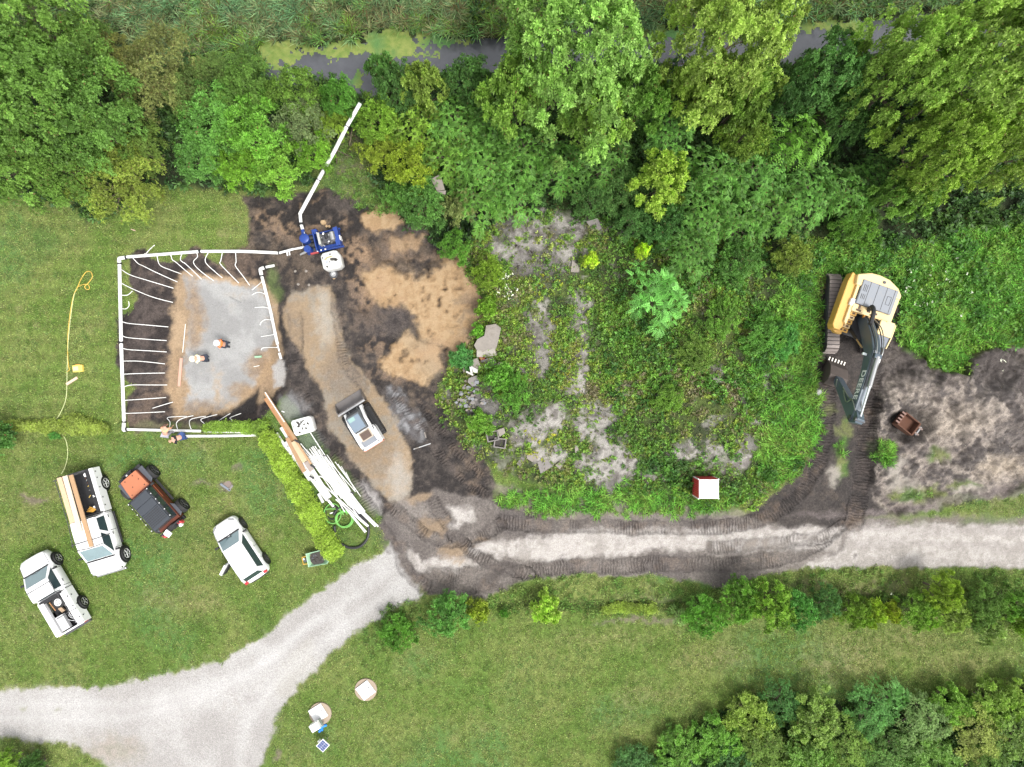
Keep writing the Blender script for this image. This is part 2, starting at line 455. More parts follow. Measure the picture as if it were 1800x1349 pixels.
# stone pad at the bottom of the pit
padtan = pmask([(296, 492), (318, 478), (460, 492), (485, 520), (492, 600), (500, 660), (480, 700), (440, 712), (390, 728), (300, 738), (288, 700), (290, 600), (294, 540)], 5, 14, 16)
paint(padtan, mixn((0.27, 0.195, 0.125), (0.36, 0.26, 0.165), nB), r=0.1, d=0.25, zid=4)
PADG = mixn((0.265, 0.262, 0.258), (0.33, 0.328, 0.322), nB)
pad = pmask([(316, 492), (345, 490), (440, 500), (468, 524), (478, 590), (462, 622), (452, 640), (438, 680), (410, 716), (318, 728), (312, 650), (318, 560), (314, 525)], 6, 22, 22)
padm = pad * (1 - 0.8 * sstep(0.52, 0.66, nB * 0.45 + nE * 0.55) * (1 - emask(415, 580, 50, 60, 30)))
paint(padm, PADG, r=0.35)
for e in ((332, 555, 16, 60), (300, 660, 10, 60), (450, 640, 26, 22), (420, 690, 30, 12), (345, 720, 40, 8), (462, 660, 22, 30)):
    paint(emask(*e, soft=10, warp=30) * 0.75, mixn((0.29, 0.20, 0.12), (0.22, 0.15, 0.095), nC), r=0.4, d=0.4)
paint(emask(487, 655, 14, 26, 6, 26) * 0.8, c3(0.42, 0.42, 0.42), r=1)
paint(emask(452, 500, 12, 6) * 0.0, PADG)
pitdepth = pmask([(285, 480), (450, 480), (485, 520), (488, 620), (492, 690), (440, 725), (295, 740), (275, 700), (275, 520)], 26, 8, 4)
HGT = HGT - 0.75 * pitdepth
HGT = HGT - 0.20 * pmask([(430, 690), (446, 683), (446, 728), (400, 738), (370, 735)], 6, 6, 4)
paint(pmask([(400, 722), (430, 700), (446, 684), (446, 730), (380, 737)], 5, 8, 6), c3(0.022, 0.019, 0.019), d=1)
paint(pmask([(235, 742), (400, 745), (445, 745), (445, 760), (235, 762)], 5, 10), mixn((0.11, 0.10, 0.06), (0.10, 0.14, 0.04), nB), g=0.6, d=0.4)
# greenish strip right of the pit
for e in ((478, 490, 10, 24), (487, 520, 10, 14)): paint(emask(*e, soft=8, warp=22) * 0.7, c3(0.10, 0.14, 0.045), g=0.8)
# dark strip of topsoil and spoil right of the timber
paint(emask(520, 720, 24, 22, 12) * 0.7, c3(0.22, 0.22, 0.225), r=1)
paint(emask(545, 775, 26, 20, 12) * 0.5, c3(0.16, 0.16, 0.16), r=1)
paint(emask(716, 730, 16, 60, 8, 26, 14, -34) * 0.7, mixn((0.33, 0.33, 0.34), (0.12, 0.115, 0.12), nC), r=1)
paint(pmask([(560, 835), (590, 800), (640, 870), (672, 905), (690, 945), (620, 985), (575, 960), (560, 900)], 6, 16), mixn((0.07, 0.125, 0.03), (0.12, 0.165, 0.045), nB), g=1, zid=0)
paint(emask(650, 875, 12, 34, 8, 20, 12, -36) * 0.85, c3(0.33, 0.31, 0.30), r=1, d=0.2)

# gravel drive
GRV = mixn((0.315, 0.300, 0.287), (0.385, 0.372, 0.36), nE, 0.3, 0.7)
GRV = lerp(GRV, c3(0.33, 0.31, 0.29), sstep(0.60, 0.74, nC * 0.6 + nB * 0.4) * 0.5)
drivep = [(660, 975), (690, 945), (705, 985), (748, 1045), (690, 1072), (610, 1122), (545, 1185), (492, 1250), (458, 1340), (450, 1700), (170, 1700), (205, 1360), (165, 1330), (120, 1306), (0, 1297), (-300, 1290), (-300, 1222), (0, 1217), (150, 1211), (290, 1190), (390, 1163), (480, 1105), (600, 1013)]
drive_soft = pmask(drivep, 12, 16, 26)
drive = pmask(drivep, 4, 12, 16)
paint(drive_soft * 0.8, mixn((0.34, 0.30, 0.255), (0.20, 0.19, 0.12), nC), r=1, g=0.2)
paint(drive, GRV, r=1, zid=5)
paint(emask(190, 1318, 60, 30, 20, 60, 30) * drive * 0.55, mixn((0.30, 0.25, 0.20), (0.22, 0.20, 0.14), nC), r=0.9)
paint(emask(520, 1180, 24, 60, 14, 30, 30, 35) * drive * 0.4, c3(0.34, 0.32, 0.28), r=0.9)
for e in ((40, 1246, 8, 4), (98, 1252, 6, 3)): paint(emask(*e, soft=4, warp=16) * 0.7, c3(0.2, 0.21, 0.12), g=0.5, r=0.5)
for ln in ([(-100, 1262), (200, 1262), (380, 1220), (520, 1120), (680, 1005)], [(0, 1240), (250, 1236), (420, 1190), (560, 1085)], [(420, 1349), (440, 1260), (540, 1150), (700, 1030)]):
    m_, _u, _v = lmask(ln, 16, 10, 14, 6)
    paint(m_ * 0.30, c3(0.50, 0.49, 0.485), r=0.6)
HGT = HGT - 0.05 * drive

# dirt road
roadp = [(660, 925), (700, 880), (760, 860), (860, 875), (900, 893), (1000, 905), (1400, 905), (1480, 915), (1560, 912), (2100, 905), (2100, 1000), (1400, 1000), (1330, 1015), (1275, 1040), (1230, 1025), (1120, 1012), (1040, 1010), (950, 1018), (905, 1026), (850, 1052), (760, 1045), (715, 1010), (690, 960)]
road = pmask(roadp, 4, 14, 12)
RD = mixn((0.125, 0.108, 0.098), (0.195, 0.172, 0.155), nB * 0.5 + nE * 0.5)
RD = lerp(RD, c3(0.085, 0.073, 0.070), sstep(0.5, 0.66, nA) * 0.6)
paint(road, RD, d=0.8, r=0.3, zid=6)
brk3 = sstep(0.22, 0.40, nC * 0.5 + nE * 0.5)
PALE = mixn((0.43, 0.40, 0.375), (0.31, 0.285, 0.26), nB * 0.4 + nC * 0.6, 0.4, 0.66)
for pl in ([(820, 965), (900, 948), (1000, 935), (1300, 928), (1490, 925), (1470, 965), (1300, 968), (1100, 972), (960, 985), (840, 975)],
           [(1500, 925), (2100, 915), (2100, 1000), (1400, 1003), (1480, 965)],
           [(712, 955), (745, 985), (800, 975), (840, 995), (800, 1003), (740, 1000), (715, 975)],
           [(785, 890), (830, 895), (835, 915), (795, 925)],
           [(705, 1000), (740, 1040), (728, 1045), (700, 1015)]):
    paint(pmask(pl, 6, 18, 18) * road * brk3 * 0.92, PALE, r=0.9, d=0.2)
paint(pmask([(1500, 925), (2100, 915), (2100, 1000), (1460, 1000)], 6, 14, 8) * sstep(0.45, 0.6, fbm(X * 0.18, Y * 2.2, 1.0, 3, 5)) * 0.35, c3(0.27, 0.245, 0.23), d=0.5)
for e in ((795, 965, 26, 12), (760, 925, 30, 14), (730, 870, 22, 22), (845, 950, 12, 5), (805, 985, 12, 5)): paint(emask(*e, soft=7, warp=26) * 0.55 * road, c3(0.31, 0.215, 0.125), r=0.5)
paint(pmask([(860, 850), (1000, 870), (1300, 892), (1340, 905), (1000, 912), (900, 895)], 8, 20, 20) * (1 - mound) * 0.75, mixn((0.24, 0.21, 0.17), (0.17, 0.145, 0.125), nC), r=0.6, d=0.4)

# excavator apron, spoil heap
apron = pmask([(1440, 505), (1475, 480), (1560, 480), (1590, 560), (1580, 610), (1556, 640), (1545, 720), (1540, 850), (1560, 905), (1480, 925), (1380, 925), (1300, 905), (1345, 880), (1405, 830), (1435, 770), (1432, 640)], 5, 14, 12)
paint(apron, lerp(MUD, c3(0.048, 0.041, 0.038), np.full_like(X, 0.55)), d=1, zid=2)
spoil = pmask([(1570, 598), (1600, 622), (1640, 645), (1690, 668), (1698, 625), (1740, 612), (1790, 612), (2100, 585), (2100, 850), (1800, 850), (1760, 880), (1560, 905), (1530, 850), (1536, 720), (1550, 640)], 5, 18, 12)
SP = mixn((0.29, 0.25, 0.215), (0.125, 0.105, 0.095), nB * 0.5 + nC * 0.5, 0.38, 0.60)
SP = lerp(SP, c3(0.095, 0.083, 0.08), np.clip(emask(1750, 660, 60, 40, 20, 50) + emask(1770, 780, 40, 40, 20, 50) * 0.8 + emask(1600, 650, 40, 20, 20), 0, 1) * 0.75)
SP = lerp(SP, c3(0.070, 0.061, 0.058), sstep(0.49, 0.57, nE * .5 + nC * .5) * 0.8)
SP = lerp(SP, c3(0.060, 0.050, 0.046), sstep(700, 640, PY + W1 * 60) * 0.7)
SP = lerp(SP, c3(0.40, 0.335, 0.26), np.clip(emask(1770, 820, 60, 14, 14, 30) + emask(1660, 740, 60, 26, 20, 40) * 0.4, 0, 1) * 0.7)
paint(spoil, SP, d=0.9, r=0.2, zid=8)
sp2 = emask(1690, 720, 130, 80, 60, 60) * spoil
HGT = HGT + sp2 * (0.5 + 1.0 * fbm(X, Y, 3.0, 4, 1)) + spoil * (fbm(X, Y, 1.8, 6, 2, 0.7) - 0.5) * 1.9
HGT = HGT - 0.75 * emask(1594, 745, 34, 30, 12, 8, 4)
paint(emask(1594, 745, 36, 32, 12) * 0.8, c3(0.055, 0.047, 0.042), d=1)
for e in ((1548, 790, 16, 20), (1610, 868, 50, 12), (1690, 850, 30, 8), (1640, 800, 20, 10), (1700, 885, 60, 14), (1780, 890, 40, 18), (1475, 790, 8, 40), (1480, 830, 10, 16), (1455, 720, 14, 8), (1490, 750, 6, 20)):
    paint(emask(*e, soft=7, warp=24) * 0.85, mixn((0.075, 0.145, 0.03), (0.15, 0.17, 0.06), nB), g=1)
for e in ((1570, 825, 14, 26), (1580, 850, 30, 10), (1700, 860, 30, 8), (1465, 835, 12, 14)): paint(emask(*e, soft=8, warp=26) * 0.8, c3(0.33, 0.30, 0.26), r=0.6)
paint(pmask([(1380, 905), (1560, 895), (1700, 865), (1900, 840), (1900, 858), (1700, 885), (1560, 912)], 6, 12) * 0.7, c3(0.15, 0.125, 0.12), d=1)
paint(pmask([(1560, 905), (1760, 905), (2100, 890), (2100, 915), (1560, 922)], 6, 12) * 0.6, mixn((0.16, 0.14, 0.11), (0.11, 0.15, 0.05), nB), g=0.5, d=0.4)

# verge strip below the road with an old ditch line
ditch, _u, _v = lmask([(860, 1062), (1000, 1062), (1150, 1062), (1300, 1058), (1450, 1060), (1900, 1040)], 16, 7, 10, 8)
paint(ditch * 0.75, mixn((0.040, 0.050, 0.020), (0.07, 0.10, 0.03), nC), g=0.8, d=0.2)
HGT = HGT - 0.2 * ditch
for e in ((1420, 1028, 40, 10), (1480, 1045, 50, 12), (1560, 1035, 40, 10), (1150, 1050, 90, 5)): paint(emask(*e, soft=10, warp=30) * 0.6, c3(0.13, 0.115, 0.07), g=0.5, d=0.5)

# machine tracks: cleat prints follow the polyline
TU = np.zeros_like(X); TM = np.zeros_like(X)
TRK = [([(880, 918), (1000, 925), (1150, 928), (1300, 922), (1380, 890), (1430, 830), (1452, 760), (1458, 640)], 24),
       ([(860, 1020), (960, 1000), (1100, 993), (1300, 990), (1420, 965), (1490, 905), (1520, 830), (1528, 740), (1535, 620)], 26),
       ([(1250, 962), (1350, 955), (1440, 945), (1480, 925)], 20),
       ([(760, 1020), (800, 1022), (850, 1018), (900, 1012)], 44),
       ([(705, 960), (712, 1000), (745, 1030)], 22),
       ([(690, 890), (735, 930), (775, 950), (830, 948), (880, 925)], 20),
       ([(760, 880), (800, 940), (850, 985), (930, 1010)], 18),
       ([(1500, 920), (1512, 860), (1520, 800), (1524, 700)], 30),
       ([(522, 560), (522, 640), (535, 700), (575, 780), (640, 880), (690, 960)], 24),
       ([(592, 500), (596, 580), (608, 640), (640, 680)], 16),
       ([(690, 690), (745, 760), (800, 830), (860, 870), (950, 905)], 18),
       ([(735, 700), (790, 780), (860, 850)], 14)]
for pts, w in TRK:
    m_, u_, v_ = lmask(pts, w, 3, 9, 7)
    TU = np.where(m_ > 0.02, u_, TU)
    TM = np.maximum(TM * (1 - m_), m_)
    edge = np.exp(-((np.abs(v_) - w / 2) / 2.5) ** 2) * (m_ > 0.0)
    HGT = HGT - 0.05 * m_ + 0.03 * edge
    paint(m_ * 0.42 * sstep(0.3, 0.6, nE * 0.6 + nC * 0.4), MUD * c3(1.5, 1.45, 1.45), d=1)
    paint(np.clip(edge, 0, 1) * 0.35, c3(0.045, 0.038, 0.037), d=1)
TM = TM * np.clip(sstep(0.42, 0.60, fbm(X, Y, 1.8, 5, 3, 0.7)) + 0.75 * apron, 0, 1)
gravelly = np.clip(ZM, 0, 1)
HGT = HGT + gravelly * ((nC - 0.5) * 0.10 + (nB - 0.5) * 0.14)
HGT = HGT.astype(np.float32)

def gz(x, y):
    """ground height at world x, y"""
    i = min(max((x / STEP) + (NX - 1) / 2, 0), NX - 1.001); j = min(max((y / STEP) + (NY - 1) / 2, 0), NY - 1.001)
    a, b = int(i), int(j); fx, fy = i - a, j - b
    return float((HGT[b, a] * (1 - fx) + HGT[b, a + 1] * fx) * (1 - fy) + (HGT[b + 1, a] * (1 - fx) + HGT[b + 1, a + 1] * fx) * fy)
def at(px, py, z):
    f = S * (H - z) / H
    return Vector(((px - 900) * f, (674.5 - py) * f, z))
def on(px, py, h=0.0):
    """world point seen at the pixel, h above the ground there"""
    z = h
    for _ in range(4):
        p = at(px, py, z); z = gz(p.x, p.y) + h
    return at(px, py, z)

# --- ground material
gm, nt, p = new_mat('ground_surface')
geo = nd(nt, 'ShaderNodeNewGeometry'); pos = geo.outputs['Position']
a_c = nd(nt, 'ShaderNodeAttribute', attribute_name='col'); a_z = nd(nt, 'ShaderNodeAttribute', attribute_name='zone'); a_t = nd(nt, 'ShaderNodeAttribute', attribute_name='trk')
sz = nd(nt, 'ShaderNodeSeparateColor'); nt.links.new(a_z.outputs['Color'], sz.inputs[0])
st = nd(nt, 'ShaderNodeSeparateColor'); nt.links.new(a_t.outputs['Color'], st.inputs[0])
zg, zr, zm = sz.outputs[0], sz.outputs[1], sz.outputs[2]
n1 = noise(nt, pos, 2.2, 5, 0.6); n2 = noise(nt, pos, 7.0, 6, 0.68); n3 = noise(nt, pos, 22.0, 4, 0.65)
vor = nd(nt, 'ShaderNodeTexVoronoi', Scale=24.0); nt.links.new(pos, vor.inputs['Vector'])
vsep = nd(nt, 'ShaderNodeSeparateColor'); nt.links.new(vor.outputs['Color'], vsep.inputs[0])
c = a_c.outputs['Color']
# grass: tuft mottling, straw flecks, dark gaps
gf = mth(nt, 'MULTIPLY_ADD', n2, 1.5, 0.25); gf2 = mth(nt, 'MULTIPLY_ADD', n3, 1.9, 0.05)
gmul = mth(nt, 'MULTIPLY', gf, gf2)
cg = mixc(nt, 1.0, c, gmul, 'MULTIPLY')
straw = mth(nt, 'MULTIPLY_ADD', noise(nt, pos, 17.0, 4, 0.7), 7.0, -4.15, clamp=True)
cg = mixc(nt, mth(nt, 'MULTIPLY', straw, 0.30), cg, (0.30, 0.26, 0.13))
dk = mth(nt, 'MULTIPLY_ADD', noise(nt, pos, 5.0, 5, 0.7), -8.0, 3.1, clamp=True)
cg = mixc(nt, mth(nt, 'MULTIPLY', dk, 0.55), cg, (0.035, 0.060, 0.016))
# gravel: stones of mixed shade
gr = mth(nt, 'MULTIPLY_ADD', vsep.outputs[0], 0.4, 0.80)
gr = mth(nt, 'MULTIPLY', gr, mth(nt, 'MULTIPLY_ADD', n3, 1.0, 0.5))
cr = mixc(nt, 1.0, c, gr, 'MULTIPLY')
spk = mth(nt, 'MULTIPLY_ADD', noise(nt, pos, 11.0, 5, 0.75), -10.0, 3.7, clamp=True)
cr = mixc(nt, mth(nt, 'MULTIPLY', spk, 0.65), cr, (0.085, 0.075, 0.065))
# mud: clods
md = mth(nt, 'MULTIPLY', mth(nt, 'MULTIPLY_ADD', n2, 2.2, -0.1), mth(nt, 'MULTIPLY_ADD', n3, 2.0, 0.0))
cm = mixc(nt, 1.0, c, md, 'MULTIPLY')
sp2n = mth(nt, 'MULTIPLY_ADD', noise(nt, pos, 19.0, 4, 0.75), 9.0, -5.6, clamp=True)
cm = mixc(nt, mth(nt, 'MULTIPLY', sp2n, 0.5), cm, (0.30, 0.26, 0.22))
cc = mixc(nt, 1.0, c, mth(nt, 'MULTIPLY', mth(nt, 'MULTIPLY_ADD', n3, 0.5, 0.75), mth(nt, 'MULTIPLY_ADD', n2, 0.4, 0.8)), 'MULTIPLY')
cc = mixc(nt, zg, cc, cg)
cc = mixc(nt, zr, cc, cr)
cc = mixc(nt, zm, cc, cm)
# cleat prints
wv = mth(nt, 'SINE', mth(nt, 'MULTIPLY', mth(nt, 'ADD', st.outputs[0], mth(nt, 'MULTIPLY', n1, 0.12)), 2 * math.pi / 0.19))
wv = mth(nt, 'MULTIPLY', mth(nt, 'MULTIPLY_ADD', wv, 0.5, 0.5), st.outputs[1])
cc = mixc(nt, mth(nt, 'MULTIPLY', wv, 0.50), cc, mixc(nt, 1.0, cc, (0.40, 0.38, 0.38), 'MULTIPLY'))
nt.links.new(cc, p.inputs['Base Color'])
nt.links.new(mth(nt, 'MULTIPLY_ADD', zm, -0.28, 0.92), p.inputs['Roughness'])
p.inputs['Specular IOR Level'].default_value = 0.25
hh = mth(nt, 'ADD', mth(nt, 'MULTIPLY', n2, 0.7), mth(nt, 'MULTIPLY', n3, 0.5))
hh = mth(nt, 'ADD', hh, mth(nt, 'MULTIPLY', vor.outputs['Distance'], -0.4))
hh = mth(nt, 'SUBTRACT', hh, mth(nt, 'MULTIPLY', wv, 0.9))
b = nd(nt, 'ShaderNodeBump'); b.inputs['Strength'].default_value = 0.9; b.inputs['Distance'].default_value = 0.075
nt.links.new(hh, b.inputs['Height']); nt.links.new(b.outputs[0], p.inputs['Normal'])

def grid_object(name, facemask, verts, attrs, m):
    """one sheet made of the grid cells in facemask"""
    J, I = np.nonzero(facemask)
    q = np.stack([J * NX + I, J * NX + I + 1, (J + 1) * NX + I + 1, (J + 1) * NX + I], 1)
    used, inv = np.unique(q, return_inverse=True)
    q = inv.reshape(q.shape).astype(np.int32)
    me = bpy.data.meshes.new(name)
    me.vertices.add(len(used)); me.vertices.foreach_set('co', verts[used].ravel())
    me.loops.add(q.size); me.loops.foreach_set('vertex_index', q.ravel())
    me.polygons.add(len(q)); me.polygons.foreach_set('loop_start', np.arange(0, q.size, 4, dtype=np.int32))
    me.polygons.foreach_set('use_smooth', np.ones(len(q), bool))
    me.update(calc_edges=True)
    for an, arr in attrs.items():
        a = me.attributes.new(an, 'FLOAT_COLOR', 'POINT')
        a.data.foreach_set('color', arr[used].ravel())
    me.materials.append(m)
    o = bpy.data.objects.new(name, me); col.objects.link(o)
    return o
V = np.stack([X, Y, HGT], -1).reshape(-1, 3).astype(np.float32)
one = np.ones((X.size, 1), np.float32)
ATT = {'col': np.concatenate([C.reshape(-1, 3), one], 1).astype(np.float32),
       'zone': np.concatenate([np.stack([ZG, ZR, ZM], -1).reshape(-1, 3), one], 1).astype(np.float32),
       'trk': np.concatenate([np.stack([TU, TM, TM], -1).reshape(-1, 3), one], 1).astype(np.float32)}
zc = ZID[:-1, :-1]
for i, nm in enumerate(NAMES):
    if (zc == i).any():
        tag(grid_object(nm, zc == i, V, ATT, gm), kind='structure')
# the land goes on beyond the work site
bx, by = gx[-1] - 0.5, gy[-1] - 0.5
fm = mat('far_meadow', (0.085, 0.125, 0.035), 0.9, 0, 0.6, 0.35)
ring = MB()
o_, i_ = [(-900, -900), (900, -900), (900, 900), (-900, 900)], [(-bx, -by), (bx, -by), (bx, by), (-bx, by)]
ring.add([(x, y, -0.6) for x, y in o_] + [(x, y, -0.35) for x, y in i_], [(k, (k + 1) % 4, 4 + (k + 1) % 4, 4 + k) for k in range(4)])
tag(ring.build('ground', fm), kind='structure')

# --- water and duckweed
WZ = -1.12
wm, nt, p = new_mat('stream_water')
geo = nd(nt, 'ShaderNodeNewGeometry')
n_ = noise(nt, geo.outputs['Position'], 2.0, 4)
nt.links.new(mixc(nt, n_, (0.050, 0.052, 0.060), (0.095, 0.098, 0.110)), p.inputs['Base Color'])
p.inputs['Roughness'].default_value = 0.12
p.inputs['Specular IOR Level'].default_value = 0.8
b = nd(nt, 'ShaderNodeBump'); b.inputs['Strength'].default_value = 0.15; b.inputs['Distance'].default_value = 0.03
nt.links.new(noise(nt, geo.outputs['Position'], 5.0, 3), b.inputs['Height']); nt.links.new(b.outputs[0], p.inputs['Normal'])
fmask = (HGT < WZ + 0.25)[:-1, :-1] & (PY < 260)[:-1, :-1]
VW = V.copy(); VW[:, 2] = WZ
tag(grid_object('stream_water', fmask, VW, {}, wm), kind='structure')
dwm, nt, p = new_mat('duckweed')
geo = nd(nt, 'ShaderNodeNewGeometry')
n_ = noise(nt, geo.outputs['Position'], 3.0, 5); n2_ = noise(nt, geo.outputs['Position'], 30.0, 3)
cdw = mixc(nt, mth(nt, 'MULTIPLY_ADD', n_, 3.0, -1.0, clamp=True), (0.12, 0.19, 0.035), (0.22, 0.255, 0.065))
n5_ = noise(nt, geo.outputs['Position'], 0.35, 3)
cdw = mixc(nt, mth(nt, 'MULTIPLY_ADD', n5_, 6.0, -2.8, clamp=True), cdw, (0.07, 0.17, 0.045))
cdw = mixc(nt, 1.0, cdw, mth(nt, 'MULTIPLY_ADD', n2_, 1.2, 0.4), 'MULTIPLY')
nt.links.new(cdw, p.inputs['Base Color']); p.inputs['Roughness'].default_value = 0.8
dw = np.maximum.reduce([emask(485, 84, 45, 22, 4, 26, 40), emask(560, 78, 70, 10, 4, 26, 40), emask(680, 64, 48, 26, 4, 20, 30), emask(640, 71, 70, 10, 4, 22, 40), emask(770, 58, 50, 12, 4, 22, 50),
                        emask(1410, 31, 60, 12, 4, 20, 40), emask(1490, 31, 60, 12, 4, 20, 40), emask(1150, 46, 60, 14, 4, 20), emask(370, 98, 70, 10, 4, 20), emask(735, 82, 26, 4, 3, 14, 30), emask(620, 128, 8, 14, 3, 10)])
dw = dw * sstep(0.24, 0.36, nC * 0.55 + nB * 0.45)
VD = V.copy(); VD[:, 2] = np.maximum(WZ + 0.006 + 0.01 * nC.ravel(), V[:, 2] + 0.01)
tag(grid_object('duckweed', (dw > 0.5)[:-1, :-1] & (HGT < WZ + 0.5)[:-1, :-1], VD, {}, dwm), 'yellow-green duckweed mats along the far edge of the stream', kind='stuff')
# ------------------------------------------------------------------ vegetation
def leaf_mat(name, instancer, trans=0.25):
    m, nt, p = new_mat(name)
    if instancer: base = nd(nt, 'ShaderNodeAttribute', attribute_name='tint', attribute_type='INSTANCER').outputs['Color']
    else: base = nd(nt, 'ShaderNodeObjectInfo').outputs['Color']
    a = nd(nt, 'ShaderNodeAttribute', attribute_name='leaf')
    s = nd(nt, 'ShaderNodeSeparateColor'); nt.links.new(a.outputs['Color'], s.inputs[0])
    # r = brightness of this leaf, g = how yellow, b = how dry
    c = mixc(nt, 1.0, base, mth(nt, 'MULTIPLY_ADD', mth(nt, 'POWER', s.outputs[0], 1.35), 2.5, 0.42), 'MULTIPLY')
    c = mixc(nt, mth(nt, 'MULTIPLY', s.outputs[1], 0.55), c, mixc(nt, 1.0, base, (1.32, 1.25, 0.75), 'MULTIPLY'))
    c = mixc(nt, s.outputs[2], c, (0.17, 0.10, 0.045))
    nt.links.new(c, p.inputs['Base Color'])
    p.inputs['Roughness'].default_value = 0.55
    p.inputs['Specular IOR Level'].default_value = 0.35
    t = nd(nt, 'ShaderNodeBsdfTranslucent'); nt.links.new(mixc(nt, 1.0, c, (1.1, 1.3, 0.6), 'MULTIPLY'), t.inputs['Color'])
    mx = nd(nt, 'ShaderNodeMixShader'); mx.inputs[0].default_value = trans
    nt.links.new(p.outputs[0], mx.inputs[1]); nt.links.new(t.outputs[0], mx.inputs[2])
    nt.links.new(mx.outputs[0], nt.nodes['Material Output'].inputs['Surface'])
    return m
LEAF = leaf_mat('leaves', False); LEAF_I = leaf_mat('plant_leaves', True)
BARK = mat('bark', (0.13, 0.10, 0.075), 0.9, 0, 0.3, 5, 0.6)

def nrm(v): return v / (np.linalg.norm(v, axis=-1, keepdims=True) + 1e-9)
def quads_mesh(name, P, att, m):
    """P (n,4,3) leaf corners, att (n,3)"""
    n = len(P)
    me = bpy.data.meshes.new(name)
    me.vertices.add(n * 4); me.vertices.foreach_set('co', P.astype(np.float32).ravel())
    me.loops.add(n * 4); me.loops.foreach_set('vertex_index', np.arange(n * 4, dtype=np.int32))
    me.polygons.add(n); me.polygons.foreach_set('loop_start', np.arange(0, n * 4, 4, dtype=np.int32))
    me.update(calc_edges=True)
    a = me.attributes.new('leaf', 'FLOAT_COLOR', 'POINT')
    c = np.ones((n * 4, 4), np.float32); c[:, :3] = np.repeat(att, 4, 0)
    a.data.foreach_set('color', c.ravel())
    me.materials.append(m)
    return me
def leaves_at(r, base, axis, L, W_, spread, nl):
    """nl leaves fanned round each axis; returns (n*nl,4,3)"""
    n = len(base)
    ax = nrm(axis)
    t = np.tile(np.array([0.0, 0.0, 1.0]), (n, 1)) + 0.01 * r.randn(n, 3)
    u = nrm(np.cross(ax, t + 0.3 * r.randn(n, 3))); w = np.cross(ax, u)
    ph = r.rand(n, 1) * 6.28 + np.arange(nl)[None, :] * 6.283 / nl + r.randn(n, nl) * 0.25
    sp = spread * (0.6 + 0.7 * r.rand(n, nl))
    d = ax[:, None, :] * np.cos(sp)[..., None] + (u[:, None, :] * np.cos(ph)[..., None] + w[:, None, :] * np.sin(ph)[..., None]) * np.sin(sp)[..., None]
    d = nrm(d)
    side = nrm(np.cross(d, ax[:, None, :] + 0.35 * r.randn(n, nl, 3)))
    l = L * (0.65 + 0.6 * r.rand(n, nl, 1)); hw = W_ * 0.5 * (0.7 + 0.5 * r.rand(n, nl, 1))
    st = base[:, None, :] + d * l * 0.12
    mid = st + d * l * 0.5; tip = st + d * l - np.array([0, 0, 1.0]) * l * 0.12
    q = np.stack([st, mid + side * hw, tip, mid - side * hw], 2)
    return q.reshape(-1, 4, 3)

def crown_mesh(name, seed, Rr=1.0, Hc=0.8, ncl=34, nsp=34, nl=7, L=0.075, W_=0.034, rc=(0.16, 0.30), up=0.4, yellow=0.1, dry=0.01, upright=False, spread=1.0):
    """unit crown, radius 1 round the origin, leaves grouped in sprays and sprays in limbs' clumps"""
    r = np.random.RandomState(seed)
    k = np.arange(ncl); th = k * 2.39996 + r.rand(ncl) * 0.7
    rad = np.sqrt((k + 0.5) / ncl) * (0.78 + 0.24 * r.rand(ncl))
    lob = 1 + 0.16 * np.sin(2 * th + r.rand() * 6) + 0.12 * np.sin(3 * th + r.rand() * 6) + 0.10 * np.sin(5 * th + r.rand() * 6)
    rad = rad * lob
    z = Hc * np.sqrt(np.clip(1.08 - (rad / lob) ** 2, 0.02, 1)) * (0.62 + 0.42 * r.rand(ncl))
    cen = np.stack([rad * np.cos(th), rad * np.sin(th), z], 1)
    low = int(ncl * 0.30)                     # a lower storey of limbs
    th2 = r.rand(low) * 6.28; r2 = np.sqrt(r.rand(low)) * 1.0
    cen = np.concatenate([cen, np.stack([r2 * np.cos(th2), r2 * np.sin(th2), Hc * (0.05 + 0.35 * r.rand(low))], 1)])
    cr = r.uniform(rc[0], rc[1], len(cen))
    n = len(cen) * nsp
    ci = np.repeat(np.arange(len(cen)), nsp)
    d = nrm(r.randn(n, 3) + np.array([0, 0, 0.45]))
    d[:, 2] = np.where(d[:, 2] < -0.35, -d[:, 2], d[:, 2])
    rr = cr[ci] * (0.35 + 0.75 * r.rand(n) ** 0.6)
    asym = 1 + 0.35 * np.sin(3 * np.arctan2(d[:, 1], d[:, 0]) + ci * 1.7)
    sc = np.stack([rr * asym, rr * asym, rr * (1.25 if upright else 0.75)], 1)
    base = cen[ci] + d * sc
    out = nrm(cen[ci] * np.array([1, 1, 0.4]) + 1e-6)
    axis = nrm(d * 0.8 + out * 0.35 + np.array([0, 0, up]) + r.randn(n, 3) * 0.25)
    q = leaves_at(r, base, axis, L, W_, spread, nl)
    m_ = len(q)
    spb = np.repeat(r.rand(n), nl); clb = np.repeat((r.rand(len(cen)))[ci], nl)
    att = np.stack([np.clip(0.22 * r.rand(m_) + 0.42 * spb + 0.36 * clb, 0, 1),
                    np.clip((clb - (1 - yellow)) * 4 + (spb - 0.8) * 2 * yellow, 0, 1) * r.rand(m_),
                    (r.rand(m_) < dry) * 1.0], 1)
    return quads_mesh(name, q, att, LEAF)

